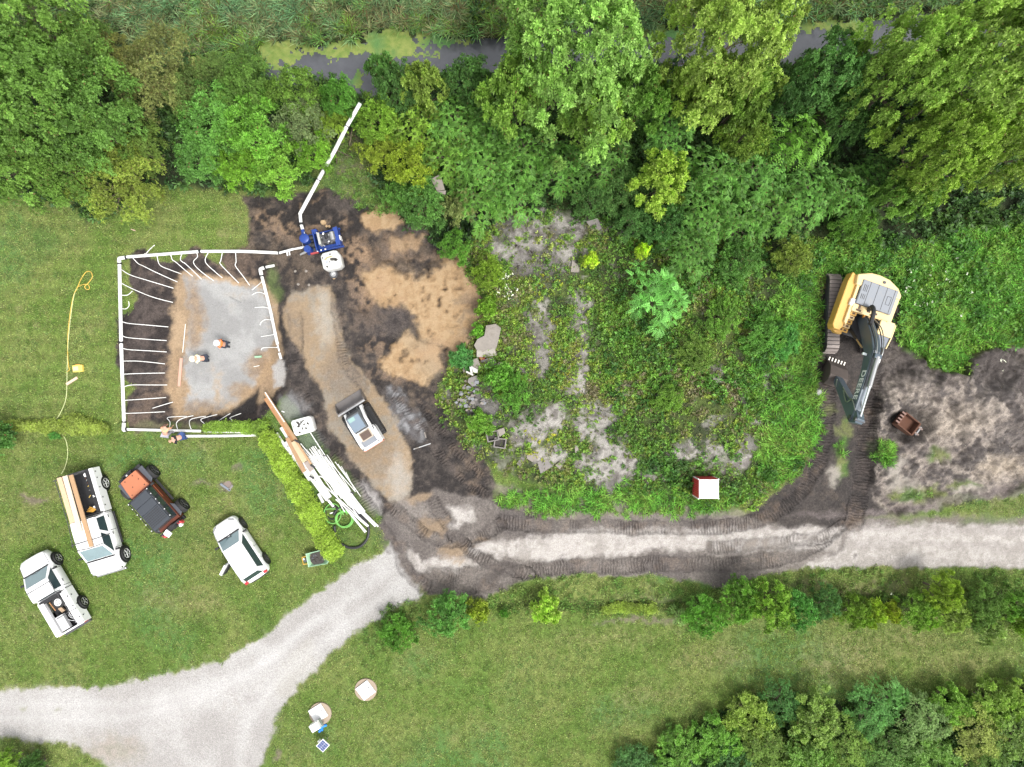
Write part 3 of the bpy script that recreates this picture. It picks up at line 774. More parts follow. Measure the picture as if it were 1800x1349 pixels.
def rosette_mesh(name, seed, nros=58, Hc=0.55, Lf=0.23, nleaf=8, nlet=6, dry=0.02, m=None, Rr=1.0):
    """unit crown of pinnate leaves radiating in stars (sumac)"""
    r = np.random.RandomState(seed)
    k = np.arange(nros); th = k * 2.39996 + r.rand(nros) * 0.8
    rad = np.sqrt((k + 0.5) / nros) * (0.86 + 0.2 * r.rand(nros)) * (1 + 0.14 * np.sin(3 * th + seed) + 0.1 * np.sin(5 * th))
    z = Hc * np.sqrt(np.clip(1.1 - rad ** 2, 0.05, 1)) * (0.75 + 0.3 * r.rand(nros))
    cen = np.stack([rad * np.cos(th), rad * np.sin(th), z], 1) * Rr
    low = cen[::5].copy(); low[:, 2] *= 0.5; low[:, :2] += 0.12 * r.randn(len(low), 2); cen = np.concatenate([cen, low])
    Q = []; A = []
    for c in cen:
        b = r.rand(); yl = r.rand()
        ax = nrm(np.array([c[0] * 0.5, c[1] * 0.5, 1.0]) + 0.2 * r.randn(3)); u = nrm(np.cross(ax, [0.3, 1, 0.1])); w = np.cross(ax, u)
        for j in range(nleaf):
            a = 6.283 * j / nleaf + r.randn() * 0.2; rise = r.uniform(0.15, 0.65)
            d = nrm(u * math.cos(a) + w * math.sin(a) + ax * rise)
            side = nrm(np.cross(d, ax)); Ll = Lf * r.uniform(0.7, 1.2); lb = r.rand()
            for t in range(nlet):
                f = 0.25 + 0.75 * (t + 0.5) / nlet
                p0 = c + d * Ll * f - np.array([0, 0, 1]) * Ll * 0.55 * f * f
                wl = Ll * 0.21 * (1.1 - 0.55 * f)
                for s_ in (-1, 1):
                    e = nrm(side * s_ + d * 0.55 - ax * 0.2)
                    tip = p0 + e * wl * 1.25; mid = p0 + e * wl * 0.5
                    Q.append([p0, mid + d * Ll * 0.075, tip, mid - d * Ll * 0.075])
                    A.append([0.12 * r.rand() + 0.43 * b + 0.45 * lb, max(0, yl - 0.85) * 5, 1.0 if r.rand() < dry else 0.0])
    return quads_mesh(name, np.array(Q), np.array(A), m or LEAF)

def trunk_mesh(name, seed, limbs=7):
    """unit tree skeleton: foot at z=-1, crown centre at 0"""
    r = random.Random(seed); mb = MB()
    top = [(0, 0, -1.0), (0.02, 0.01, -0.6), (0.03, -0.02, -0.2), (0.0, 0.02, 0.25), (0.03, 0.0, 0.6)]
    mb.tube(top, [0.075, 0.06, 0.05, 0.03, 0.012], 7)
    for i in range(limbs):
        a = i * 2.4 + r.random(); z0 = r.uniform(-0.35, 0.2); ln = r.uniform(0.4, 0.68)
        p0 = (0, 0, z0); p1 = (math.cos(a) * ln * 0.45, math.sin(a) * ln * 0.45, z0 + 0.18); p2 = (math.cos(a + 0.2) * ln, math.sin(a + 0.2) * ln, z0 + 0.32)
        mb.tube([p0, p1, p2], [0.03, 0.02, 0.007], 5)
        for s_ in (-1, 1):
            a2 = a + s_ * r.uniform(0.3, 0.7)
            mb.tube([p1, (p1[0] + math.cos(a2) * 0.3, p1[1] + math.sin(a2) * 0.3, p1[2] + 0.15)], [0.014, 0.004], 4)
    return mb.mesh(name, BARK, True)

CR = {
 'maple':   [crown_mesh('maple_crown', s, ncl=110, nsp=50, nl=7, L=0.038, W_=0.018, rc=(0.065, 0.12), up=0.55, upright=True, Hc=0.85, yellow=0.2) for s in (1, 2)],
 'mid':     [crown_mesh('sapling_crown', s, ncl=30, nsp=34, nl=7, L=0.085, W_=0.040, rc=(0.10, 0.22), up=0.6, upright=True, Hc=0.7, yellow=0.25) for s in (21, 22)],
 'small':   [crown_mesh('shrub_crown', s, ncl=16, nsp=22, nl=7, L=0.17, W_=0.08, rc=(0.16, 0.34), Hc=0.7, yellow=0.2) for s in (23, 24)],
 'round':   [crown_mesh('round_crown', s, ncl=60, nsp=46, nl=7, L=0.046, W_=0.021, rc=(0.10, 0.19), Hc=0.7, yellow=0.15) for s in (3, 4)],
 'fine':    [crown_mesh('fine_crown', s, ncl=52, nsp=64, nl=7, L=0.040, W_=0.015, rc=(0.10, 0.20), Hc=0.6, yellow=0.15, dry=0.03) for s in (6, 7)],
 'bushy':   [crown_mesh('bushy_crown', s, ncl=30, nsp=36, nl=7, L=0.088, W_=0.032, rc=(0.11, 0.24), Hc=0.7, yellow=0.3, dry=0.01) for s in (8, 9, 10)],
 'sumac':   [rosette_mesh('sumac_crown', s) for s in (11, 12, 13)],
 'star':    [rosette_mesh('star_crown', 15, nros=26, Lf=0.36, nleaf=9, nlet=5, Hc=0.7, dry=0.0)],
}
TR = [trunk_mesh('tree_trunk', s) for s in (1, 2, 3)]
_tn = [0]
def tree(name, cat, px, py, rpx, h, kind, rgb, label, group=None, squash=1.0, rot=None, thick=0.75):
    """px, py = centre of the crown in the photograph; rpx = its radius there; h = top height"""
    if kind == 'maple' and rpx < 72: kind = 'mid'
    if kind in ('bushy', 'round', 'fine') and rpx < 30: kind = 'small'
    rgb = tuple(v * 1.10 for v in rgb)
    if kind == 'sumac': rgb = tuple(v * 0.95 for v in rgb)
    if rgb[1] < 0.28: rgb = (rgb[0] * 1.06, rgb[1], rgb[2] * 0.78)
    zc = h * 0.62
    rad = rpx * S * (H - zc) / H
    p = on(px, py, zc)
    g = gz(p.x, p.y)
    i = _tn[0]; _tn[0] += 1
    e = empty(name, (p.x, p.y, g), 0, label, cat, group)
    me = CR[kind][i % len(CR[kind])]
    cz = h * (0.38 if h > 2 else 0.18)
    c = bpy.data.objects.new('crown', me); col.objects.link(c); c.parent = e
    c.location = (0, 0, cz); c.scale = (rad, rad * squash, (h - cz) / thick)
    c.rotation_euler = (0, 0, (i * 2.1) % 6.28 if rot is None else rot)
    c.color = (rgb[0], rgb[1], rgb[2], 1); c['kind'] = 'stuff'
    t = bpy.data.objects.new('trunk', TR[i % 3]); col.objects.link(t); t.parent = e
    t.location = (0, 0, cz); t.scale = (rad, rad, cz + 0.15)
    t.rotation_euler = (0, 0, i * 1.3)
    return e
LG = (0.165, 0.275, 0.045); YG = (0.215, 0.285, 0.045); MG = (0.100, 0.190, 0.045); DG = (0.050, 0.110, 0.032); BG = (0.065, 0.150, 0.055); OL = (0.125, 0.150, 0.060)
BR = (0.110, 0.235, 0.032); YE = (0.30, 0.31, 0.035); SU = (0.080, 0.185, 0.042); GG = (0.125, 0.180, 0.095)
T = tree
# far left wood
T('deciduous_tree', 'tree', 45, 60, 105, 8, 'maple', MG, 'blue-green tree filling the top left corner of the wood', )
T('deciduous_tree', 'tree', 70, 185, 120, 8.5, 'maple', (0.085, 0.170, 0.040), 'biggest mid-green tree of the left wood with pale sprays on its crown')
T('deciduous_tree', 'tree', 175, 215, 85, 7, 'round', (0.08, 0.165, 0.042), 'green tree in the left wood beside the thin olive willow')
T('deciduous_tree', 'tree', 15, 285, 80, 6.5, 'round', (0.10, 0.19, 0.045), 'pale green tree at the left edge overhanging the mown lawn')
T('deciduous_tree', 'tree', 110, 300, 62, 5.5, 'fine', MG, 'green tree on the lawn edge left of the yellowish spreading bush')
T('deciduous_tree', 'tree', 145, 90, 62, 6, 'fine', (0.09, 0.17, 0.045), 'small green tree behind the biggest tree of the left wood')
T('spreading_bush', 'bush', 205, 320, 80, 4.5, 'fine', (0.145, 0.200, 0.042), 'broad yellowish-green bush spreading over the lawn edge')
T('spreading_bush', 'bush', 250, 265, 48, 4, 'fine', (0.10, 0.165, 0.042), 'small dull green bush above the broad yellowish one')
T('willow_tree', 'tree', 275, 130, 78, 5.5, 'fine', OL, 'thin greyish olive willow by the left bend of the stream')
T('spreading_bush', 'bush', 195, 95, 42, 3.5, 'fine', (0.15, 0.17, 0.06), 'low tan-green bush behind the olive willow')
T('willow_tree', 'tree', 340, 165, 50, 4.5, 'fine', (0.09, 0.145, 0.05), 'dark olive willow standing at the right of the pale olive one')
T('bank_bush', 'bush', 425, 118, 34, 2.2, 'round', (0.085, 0.160, 0.050), 'grey-green bush on the near bank where the left end of the water disappears')
T('bank_bush', 'bush', 372, 122, 34, 2.2, 'fine', (0.100, 0.170, 0.055), 'fine-leaved bush on the bank between the dark olive willow and the water')
# bright thicket left of the long white pipe
T('thicket_bush', 'bush', 375, 215, 62, 4, 'bushy', (0.085, 0.205, 0.050), 'fresh green bush at the left end of the bright thicket')
T('thicket_bush', 'bush', 435, 162, 52, 4.5, 'round', (0.085, 0.165, 0.042), 'dull green bush of the thicket beside the stream, left of two')
T('thicket_bush', 'bush', 525, 168, 50, 4.5, 'round', (0.10, 0.185, 0.040), 'dull green bush of the thicket beside the stream with a yellow patch')
T('thicket_bush', 'bush', 600, 178, 36, 4.5, 'bushy', (0.075, 0.190, 0.040), 'green bush between the stream bulge and the top of the white pipe')
T('thicket_bush', 'bush', 535, 218, 52, 4.2, 'fine', GG, 'silvery grey-green bush in the middle of the thicket')
T('thicket_bush', 'bush', 450, 230, 62, 4.2, 'bushy', (0.10, 0.235, 0.040), 'bright green bush in the middle of the thicket beside the silvery one')
T('thicket_bush', 'bush', 355, 280, 46, 3.4, 'bushy', (0.080, 0.190, 0.052), 'bush at the lower left corner of the bright thicket above the lawn')
T('thicket_bush', 'bush', 420, 295, 42, 3.2, 'bushy', BR, 'bright bush on the lawn edge above the pit, left of the pair')
T('thicket_bush', 'bush', 490, 295, 48, 3.2, 'bushy', (0.135, 0.260, 0.035), 'bright yellow-tipped bush on the lawn edge touching the white pipe')
T('thicket_bush', 'bush', 555, 270, 36, 3.2, 'bushy', (0.115, 0.245, 0.035), 'bright bush that hangs over the white discharge pipe')
T('thicket_bush', 'bush', 585, 220, 32, 3.6, 'bushy', (0.14, 0.225, 0.038), 'yellowish bush close to the left side of the white pipe top')
# between pipe and the big maples
T('bank_bush', 'bush', 672, 128, 28, 3.6, 'round', (0.070, 0.160, 0.050), 'dark bush leaning over the water right of the stream bulge')
T('bank_bush', 'bush', 700, 160, 46, 4.2, 'round', (0.055, 0.125, 0.040), 'dark green bush right of the white pipe top')
T('bank_bush', 'bush', 748, 158, 44, 4.8, 'maple', (0.135, 0.205, 0.050), 'yellowish maple sapling on the stream bank between dark bushes')
T('bank_bush', 'bush', 828, 150, 50, 4.8, 'round', (0.062, 0.140, 0.045), 'dark rounded bush on the stream bank left of the great pale maple')
T('thicket_bush', 'bush', 665, 215, 44, 3.6, 'bushy', (0.120, 0.225, 0.036), 'fresh green bush right of the white pipe beside the mown gap')
T('thicket_bush', 'bush', 668, 268, 36, 3.0, 'bushy', (0.165, 0.230, 0.036), 'pale green bush bordering the mown gap, below its neighbour')
T('thicket_bush', 'bush', 722, 295, 46, 3.4, 'bushy', (0.165, 0.235, 0.030), 'yellow-leaved bush at the edge of the sumac stand')
T('thicket_bush', 'bush', 745, 360, 46, 3.2, 'bushy', (0.070, 0.165, 0.045), 'green bush between the sand heap and the grey roof panel')
T('thicket_bush', 'bush', 700, 345, 30, 2.2, 'bushy', (0.080, 0.185, 0.045), 'low bush on the edge of the small sand heap')
# sumac stand: clumps that read alike share their label in pairs of tone
SUM = [(735, 225, 52, 3.8, (0.121, 0.216, 0.034), 'yellowish sumac clump right of the fresh green bush'),
 (800, 215, 58, 4.2, SU, 'sumac clump under the dark rounded bank bush'),
 (862, 215, 48, 4.2, (0.069, 0.162, 0.039), 'sumac clump left of the great pale maple'),
 (790, 275, 52, 3.8, (0.092, 0.189, 0.037), 'sumac clump above the tilted grey roof panel'),
 (850, 280, 58, 4.0, SU, 'middle sumac clump of the left stand'),
 (925, 270, 58, 4.2, SU, 'sumac clump directly below the great pale maple'),
 (985, 300, 52, 3.8, (0.069, 0.167, 0.038), 'sumac clump above the stony top of the weedy mound'),
 (905, 335, 52, 3.6, (0.074, 0.178, 0.041), 'sumac clump above the left corner of the weedy mound'),
 (845, 350, 56, 3.6, (0.076, 0.178, 0.038), 'lowest sumac clump of the left stand, next to the white-flowered bush'),
 (1060, 285, 56, 3.8, (0.064, 0.146, 0.036), 'dull sumac clump right of the gap under the great pale maple'),
 (1175, 225, 50, 4.2, (0.078, 0.189, 0.046), 'sumac clump between the two great maples'),
 (1265, 305, 60, 4.0, (0.078, 0.184, 0.044), 'upper middle sumac clump of the right stand'),
 (1335, 305, 58, 4.0, (0.076, 0.184, 0.046), 'rounded sumac clump below the dark bushes of the right stand'),
 (1240, 372, 56, 3.6, (0.069, 0.167, 0.038), 'sumac clump right of the bright yellow-green maple shoot'),
 (1305, 385, 56, 3.4, (0.074, 0.178, 0.041), 'lower sumac clump in the middle of the right stand'),
 (1370, 370, 52, 3.4, SU, 'sumac clump above the yellow goldenrod patch'),
 (1425, 335, 54, 3.8, (0.076, 0.184, 0.045), 'sumac clump below the lime-tipped shrub'),
 (1495, 340, 56, 3.6, (0.078, 0.184, 0.043), 'sumac clump above the excavator tracks'),
 (1545, 310, 40, 3.6, (0.064, 0.151, 0.038), 'rightmost sumac clump under the yellow-green maple'),
 (1215, 440, 46, 2.8, (0.060, 0.146, 0.034), 'low sumac clump at the upper edge of the weedy mound')]
for px, py, r_, h, c_, lb in SUM: T('sumac_clump', 'sumac', px, py, r_, h, 'sumac', c_, lb)
T('flowering_bush', 'bush', 808, 365, 32, 3.0, 'bushy', (0.150, 0.195, 0.085), 'pale flowering bush at the left tip of the sumac stand')
T('thicket_bush', 'bush', 800, 435, 30, 2.4, 'bushy', (0.080, 0.195, 0.036), 'bright green bush overhanging the corner of the big sand spread')
T('thicket_bush', 'bush', 860, 480, 30, 1.8, 'bushy', (0.135, 0.225, 0.034), 'yellowish bush on the left slope of the weedy mound')
T('thicket_bush', 'bush', 858, 540, 20, 1.3, 'bushy', (0.120, 0.230, 0.034), 'small bush right of the sand spread above the concrete slab')
# great maples
T('maple_tree', 'tree', 1002, 108, 142, 9.5, 'maple', (0.150, 0.262, 0.055), 'great pale green maple between the stream and the sumac')
T('maple_tree', 'tree', 905, 175, 66, 7, 'maple', (0.125, 0.225, 0.048), 'maple crown at the lower left of the great pale green one')
T('maple_tree', 'tree', 1045, 210, 60, 6, 'maple', (0.165, 0.265, 0.048), 'pale maple branch spread low over the dark gap')
T('deciduous_tree', 'tree', 1125, 175, 52, 6, 'bushy', (0.100, 0.205, 0.045), 'bright tree tucked between the two great maples')
T('maple_tree', 'tree', 1275, 78, 128, 9.5, 'maple', (0.185, 0.262, 0.050), 'great yellow-green maple left of the open water')
T('maple_tree', 'tree', 1225, 165, 56, 6, 'maple', (0.145, 0.225, 0.045), 'yellow-green maple below the great one, left of two')
T('maple_tree', 'tree', 1300, 180, 56, 6, 'maple', (0.110, 0.195, 0.042), 'darker maple below the great yellow-green one')
T('thicket_bush', 'bush', 1305, 240, 48, 4.6, 'bushy', (0.115, 0.190, 0.038), 'olive bush above the rounded sumac')
T('deciduous_tree', 'tree', 1452, 135, 66, 6.5, 'round', (0.085, 0.190, 0.065), 'bluish green tree below the open water')
T('deciduous_tree', 'tree', 1385, 175, 44, 5.5, 'round', (0.050, 0.115, 0.042), 'dark shaded tree left of the bluish green one')
T('deciduous_tree', 'tree', 1480, 205, 48, 5, 'round', (0.060, 0.135, 0.042), 'dark tree between the bluish tree and the yellow-green maple')
T('thicket_bush', 'bush', 1400, 248, 54, 4.6, 'star', (0.090, 0.205, 0.036), 'lime-tipped shrub with long leaves in the right stand')
T('maple_tree', 'tree', 1585, 140, 96, 9, 'maple', (0.175, 0.272, 0.052), 'left crown of the largest yellow-green maple group')
T('maple_tree', 'tree', 1710, 130, 124, 10, 'maple', (0.185, 0.275, 0.055), 'largest yellow-green maple near the top right corner')
T('maple_tree', 'tree', 1640, 265, 92, 8, 'maple', (0.145, 0.235, 0.045), 'green maple below the largest yellow-green one')
T('maple_tree', 'tree', 1765, 265, 76, 7.5, 'maple', (0.190, 0.262, 0.055), 'yellow-green maple at the right edge above the tall weeds')
T('deciduous_tree', 'tree', 1775, 195, 50, 6, 'round', (0.085, 0.155, 0.042), 'shaded tree between the two right-edge maples')
T('maple_tree', 'tree', 1590, 345, 50, 5, 'maple', (0.095, 0.185, 0.042), 'green maple sapling below the maple group above the tall weeds')
T('thicket_bush', 'bush', 1755, 25, 48, 4, 'round', (0.045, 0.110, 0.040), 'dark bush beyond the stream in the top right corner')
T('maple_tree', 'tree', 1158, 325, 56, 4.6, 'maple', (0.195, 0.285, 0.040), 'bright yellow-green maple shoot inside the sumac stand')
T('thicket_bush', 'bush', 1098, 335, 46, 3.6, 'fine', (0.070, 0.150, 0.050), 'dusky bush left of the bright maple shoot')
T('thicket_bush', 'bush', 1045, 350, 38, 3.0, 'fine', (0.060, 0.140, 0.045), 'dusky bush at the top of the stony patch')
T('thicket_bush', 'bush', 1115, 385, 40, 3.0, 'fine', (0.062, 0.150, 0.048), 'dark small-leaved bush under the bright maple shoot')
T('thicket_bush', 'bush', 1165, 400, 40, 2.8, 'bushy', (0.050, 0.130, 0.040), 'dark leafy bush above the yellow sapling')
T('thicket_bush', 'bush', 1500, 395, 38, 2.8, 'bushy', (0.085, 0.185, 0.036), 'green bush just above the excavator')
T('thicket_bush', 'bush', 1395, 450, 34, 2.0, 'bushy', (0.140, 0.200, 0.050), 'pale yellowish bush left of the excavator')
T('thicket_bush', 'bush', 1300, 460, 42, 2.4, 'bushy', (0.062, 0.150, 0.038), 'dark green bush on the upper right of the mound')
T('leafy_sapling', 'sapling', 1153, 522, 50, 2.6, 'star', (0.105, 0.270, 0.055), 'bright star-leaved sapling in the middle of the mound')
T('yellow_shrub', 'shrub', 1129, 443, 13, 1.8, 'bushy', (0.40, 0.52, 0.055), 'small round lemon-yellow shrub, the upper right of two')
T('yellow_shrub', 'shrub', 1040, 457, 14, 1.5, 'bushy', (0.38, 0.48, 0.055), 'ragged lemon-yellow shrub beside the stony patch')
T('small_bush', 'bush', 840, 582, 12, 0.9, 'bushy', (0.13, 0.29, 0.035), 'small bright bush between the sand and the concrete slab')
T('small_bush', 'bush', 812, 632, 22, 1.0, 'bushy', (0.060, 0.180, 0.060), 'blue-green bush on the left tip of the rubble')
# mound shrubs
MSH = [(1270, 560, 40, 1.3, (0.085, 0.185, 0.034), 'low green shrub right of the star-leaved sapling'), (1345, 590, 42, 1.4, (0.075, 0.190, 0.040), 'leafy shrub in the upper right of the mound'),
 (1225, 620, 36, 1.2, (0.085, 0.150, 0.034), 'dusky shrub in the middle of the mound'), (1380, 600, 34, 1.2, (0.070, 0.215, 0.060), 'fresh blue-green shrub by the excavator apron'),
 (875, 660, 28, 1.2, (0.080, 0.200, 0.034), 'green shrub right of the rubble'), (845, 745, 26, 1.0, (0.095, 0.205, 0.034), 'green shrub above the broken blocks'),
 (905, 690, 34, 1.2, (0.075, 0.190, 0.034), 'broad green shrub between rubble and bare gravel'), (1175, 700, 30, 1.0, (0.095, 0.190, 0.034), 'yellowish shrub right of the bare gravel spots')]
for px, py, r_, h, c_, lb in MSH: T('mound_shrub', 'shrub', px, py, r_, h, 'bushy', c_, lb, squash=0.8)
# shrub row along the ditch
ROW = [(700, 1112, 34, 1.6, 'bushy', (0.070, 0.180, 0.030), 'loose green shrub nearest the gravel drive'), (787, 1082, 40, 2.2, 'bushy', (0.070, 0.185, 0.045), 'round dark green shrub under the road bend'),
 (838, 1072, 20, 1.4, 'bushy', (0.17, 0.235, 0.035), 'small yellowish shrub joined to the round dark one'), (960, 1073, 27, 1.8, 'bushy', (0.24, 0.36, 0.055), 'lone pale yellow-green shrub in the lawn'),
 (888, 1078, 8, 0.6, 'bushy', (0.07, 0.19, 0.035), 'tiny shrub left of the lone pale one'),
 (1196, 1086, 15, 1.1, 'star', (0.17, 0.265, 0.085), 'pale silvery shrub at the start of the row'), (1238, 1080, 38, 2.2, 'bushy', (0.070, 0.190, 0.030), 'bright green shrub second in the row'),
 (1300, 1058, 42, 2.8, 'bushy', (0.085, 0.195, 0.034), 'tall green shrub third in the row'), (1352, 1062, 44, 3.2, 'maple', (0.115, 0.220, 0.036), 'spiky yellow-tipped shrub in the row'),
 (1400, 1070, 36, 2.6, 'bushy', (0.065, 0.190, 0.050), 'blue-green shrub right of the spiky one'), (1448, 1060, 32, 2.2, 'round', (0.055, 0.135, 0.045), 'dark blue-green shrub in the row'),
 (1503, 1076, 32, 2.0, 'bushy', (0.115, 0.205, 0.036), 'mottled yellow-green shrub before the yellow pair'), (1537, 1078, 20, 1.6, 'bushy', (0.20, 0.28, 0.034), 'left shrub of the yellow pair'),
 (1566, 1074, 18, 1.6, 'bushy', (0.18, 0.24, 0.032), 'right shrub of the yellow pair'), (1612, 1075, 36, 2.4, 'bushy', (0.110, 0.215, 0.036), 'green shrub after the yellow pair'),
 (1655, 1040, 32, 3.0, 'maple', (0.145, 0.225, 0.036), 'tallest yellow-green shrub near the road'), (1672, 1085, 30, 2.4, 'bushy', (0.185, 0.255, 0.060), 'pale yellow shrub below the tallest one'),
 (1722, 1065, 40, 2.8, 'round', (0.085, 0.160, 0.045), 'dark round shrub with pale lower tips'), (1735, 1100, 26, 2.0, 'fine', (0.15, 0.22, 0.09), 'silvery pale shrub under the dark round one'),
 (1785, 1058, 34, 2.6, 'maple', (0.085, 0.185, 0.036), 'green shrub at the right end of the row'), (1795, 1095, 22, 2.0, 'bushy', (0.12, 0.21, 0.036), 'last low shrub at the right edge')]
for px, py, r_, h, k_, c_, lb in ROW: T('hedgerow_shrub', 'shrub', px, py, r_, h, k_, c_, lb)
# lower right wood
LR = [(1118, 1345, 38, 3, 'round', (0.045, 0.110, 0.040), 'dark low tree at the left tip of the lower wood'), (1190, 1325, 42, 3.4, 'bushy', (0.075, 0.165, 0.034), 'leafy green tree with yellow tips near the left tip of the lower wood'),
 (1262, 1300, 42, 3.8, 'bushy', (0.080, 0.180, 0.034), 'green tree below the mown corner of the lower wood'), (1320, 1262, 44, 4.5, 'bushy', (0.125, 0.190, 0.045), 'yellowish tree on the edge of the lower wood'),
 (1372, 1240, 40, 4.8, 'fine', (0.052, 0.130, 0.048), 'dark blue-green tree at the top of the lower wood'), (1350, 1320, 52, 5, 'fine', (0.090, 0.150, 0.042), 'olive tree in the lower wood under the dark blue-green one'),
 (1432, 1262, 46, 5.5, 'maple', (0.095, 0.155, 0.042), 'feathery olive tree of the lower wood'), (1285, 1350, 44, 3.8, 'round', (0.045, 0.110, 0.042), 'dark tree on the bottom edge left of the olive one'),
 (1420, 1335, 52, 5, 'bushy', (0.085, 0.165, 0.042), 'mid-green tree on the bottom edge below the feathery one'), (1530, 1252, 42, 5.5, 'fine', (0.070, 0.170, 0.060), 'bright blue-green tree in the middle of the lower wood'),
 (1485, 1310, 50, 5, 'fine', (0.105, 0.175, 0.048), 'yellowish fine-leaved tree in the lower wood'), (1570, 1225, 28, 4, 'star', (0.075, 0.180, 0.060), 'small fan-leaved tree beside the dark gap of the lower wood'),
 (1560, 1320, 52, 5, 'fine', (0.070, 0.140, 0.045), 'dark fine-leaved tree under the dark gap'), (1625, 1270, 50, 5.5, 'fine', (0.105, 0.175, 0.075), 'greyish green tree right of the dark gap'),
 (1672, 1240, 36, 5, 'maple', (0.100, 0.190, 0.042), 'spiky tree on the upper edge of the lower wood'), (1640, 1340, 50, 5, 'bushy', (0.085, 0.160, 0.048), 'tree on the bottom edge below the greyish one'),
 (1715, 1290, 50, 5.5, 'fine', (0.150, 0.190, 0.062), 'pale yellowish tree in the right part of the lower wood'), (1748, 1240, 44, 5, 'bushy', (0.120, 0.200, 0.045), 'leafy light tree on the upper edge near the right side'),
 (1790, 1290, 50, 5.5, 'round', (0.090, 0.150, 0.045), 'tree at the right edge of the lower wood'), (1735, 1350, 46, 5, 'fine', (0.085, 0.150, 0.045), 'dull tree in the bottom right corner region'),
 (1805, 1222, 34, 4.5, 'maple', (0.150, 0.215, 0.045), 'yellow-green tree at the right edge above the lower wood')]
for px, py, r_, h, k_, c_, lb in LR: T('wood_tree', 'tree', px, py, r_ * 1.04, h * 0.4, k_, tuple(v * 1.25 for v in c_), lb)
T('corner_bush', 'bush', 12, 1345, 30, 2.2, 'bushy', (0.120, 0.220, 0.034), 'bright bush in the bottom left corner')
T('corner_bush', 'bush', 60, 1350, 26, 1.6, 'bushy', (0.055, 0.125, 0.036), 'dark bush beside the bright one in the bottom left corner')

# ---- hedges: one mass of leaves over stems
def hedge(name, line, wpx, h, rgb, label, seed, dens=900, yellow=0.3, cat='hedge'):
    r = np.random.RandomState(seed)
    pts = [on(x, y, h * 0.6) for x, y in line]
    pts = spline([(p.x, p.y, 0) for p in pts], 10)
    P0 = np.array([(p.x, p.y) for p in pts]); seg = np.linalg.norm(np.diff(P0, axis=0), axis=1); acc = np.concatenate([[0], np.cumsum(seg)]); Ltot = acc[-1]
    n = int(dens * Ltot)
    s_ = r.rand(n) * Ltot; cx = np.interp(s_, acc, P0[:, 0]); cy = np.interp(s_, acc, P0[:, 1])
    dx = np.interp(s_ + 0.05, acc, P0[:, 0]) - np.interp(s_ - 0.05, acc, P0[:, 0]); dy = np.interp(s_ + 0.05, acc, P0[:, 1]) - np.interp(s_ - 0.05, acc, P0[:, 1])
    t = nrm(np.stack([dx, dy], 1)); nx, ny = -t[:, 1], t[:, 0]
    w = np.interp(s_, np.linspace(0, Ltot, len(wpx)), wpx) * S / 2
    lump = 0.62 + 0.75 * vnoise((s_ * 2.4).astype(np.float32), np.full(n, 3.3 + seed, np.float32), 2)
    a = r.rand(n) * math.pi
    rr = 0.55 + 0.5 * r.rand(n) ** 0.5
    off = np.cos(a) * w * rr * lump; zz = np.sin(a) * h * rr * (0.7 + 0.4 * lump) * 0.9 + 0.08
    base = np.stack([cx + nx * off, cy + ny * off, zz], 1)
    c0 = P0[len(P0) // 2]; org = np.array([c0[0], c0[1], 0])
    g = np.array([gz(a_, b_) for a_, b_ in base[::40, :2]]).mean()
    axis = nrm(np.stack([nx * np.cos(a), ny * np.cos(a), np.sin(a) + 0.5], 1) + 0.4 * r.randn(n, 3))
    base[:, :2] += 0.10 * r.randn(n, 2); base[:, 2] += 0.22 * (vnoise((base[:, 0] * 3).astype(np.float32), (base[:, 1] * 3).astype(np.float32), 4) - 0.5)
    q = leaves_at(r, base - org, axis, 0.11, 0.048, 1.2, 5)
    m_ = len(q); spb = np.repeat(r.rand(n), 5); cl = np.repeat(vnoise((base[:, 0] * 2.2).astype(np.float32), (base[:, 1] * 2.2).astype(np.float32), 5), 5)
    att = np.stack([np.clip(0.4 * r.rand(m_) + 0.3 * spb + 0.3 * cl, 0, 1), np.clip((cl - 1 + yellow) * 2.5, 0, 1) * r.rand(m_), (r.rand(m_) < 0.01) * 1.0], 1)
    e = empty(name, (c0[0], c0[1], g), 0, label, cat)
    o = bpy.data.objects.new('foliage', quads_mesh('hedge_foliage', q, att, LEAF)); col.objects.link(o); o.parent = e; o.color = (*rgb, 1); o['kind'] = 'stuff'
    rr_ = random.Random(seed); stm = MB().tube([(0, 0, -0.1), (0.06, -0.05, h * 0.4), (0.1, 0.05, h * 0.8)], [0.03, 0.02, 0.01], 5).mesh('stem', BARK, True)
    for k in range(int(Ltot / 0.9)):
        s0 = (k + 0.5) * 0.9; x = float(np.interp(s0, acc, P0[:, 0])) - c0[0]; y = float(np.interp(s0, acc, P0[:, 1])) - c0[1]
        so = bpy.data.objects.new('stem', stm); col.objects.link(so); so.parent = e; so.location = (x, y, 0); so.rotation_euler = (0, 0, rr_.random() * 6.28)
hedge('clipped_hedge', [(466, 764), (486, 800), (515, 850), (545, 905), (570, 950), (590, 978)], [14, 20, 23, 24, 25, 24, 18], 1.3, (0.205, 0.300, 0.036), 'long yellow-green hedge between the parked vehicles and the pipe stack', 3, 2600)
hedge('vine_hedge', [(362, 752), (400, 750), (435, 752), (470, 752)], [2, 12, 5, 14, 18], 0.5, (0.155, 0.250, 0.034), 'short vine-like hedge creeping over the lower header pipe', 4, 1100)
hedge('low_hedge', [(5, 748), (50, 748), (100, 752), (130, 746), (160, 752), (188, 754)], [5, 7, 8, 22, 27, 16, 4], 0.6, (0.190, 0.245, 0.045), 'low yellowish hedge crossing the left lawn under the hose', 5, 1000)
hedge('trailing_vine', [(1062, 1074), (1085, 1066), (1110, 1070), (1150, 1070)], [3, 8, 6, 11, 8], 0.22, (0.17, 0.24, 0.034), 'thin yellow vine trailing along the ditch left of the shrub row', 6, 700)
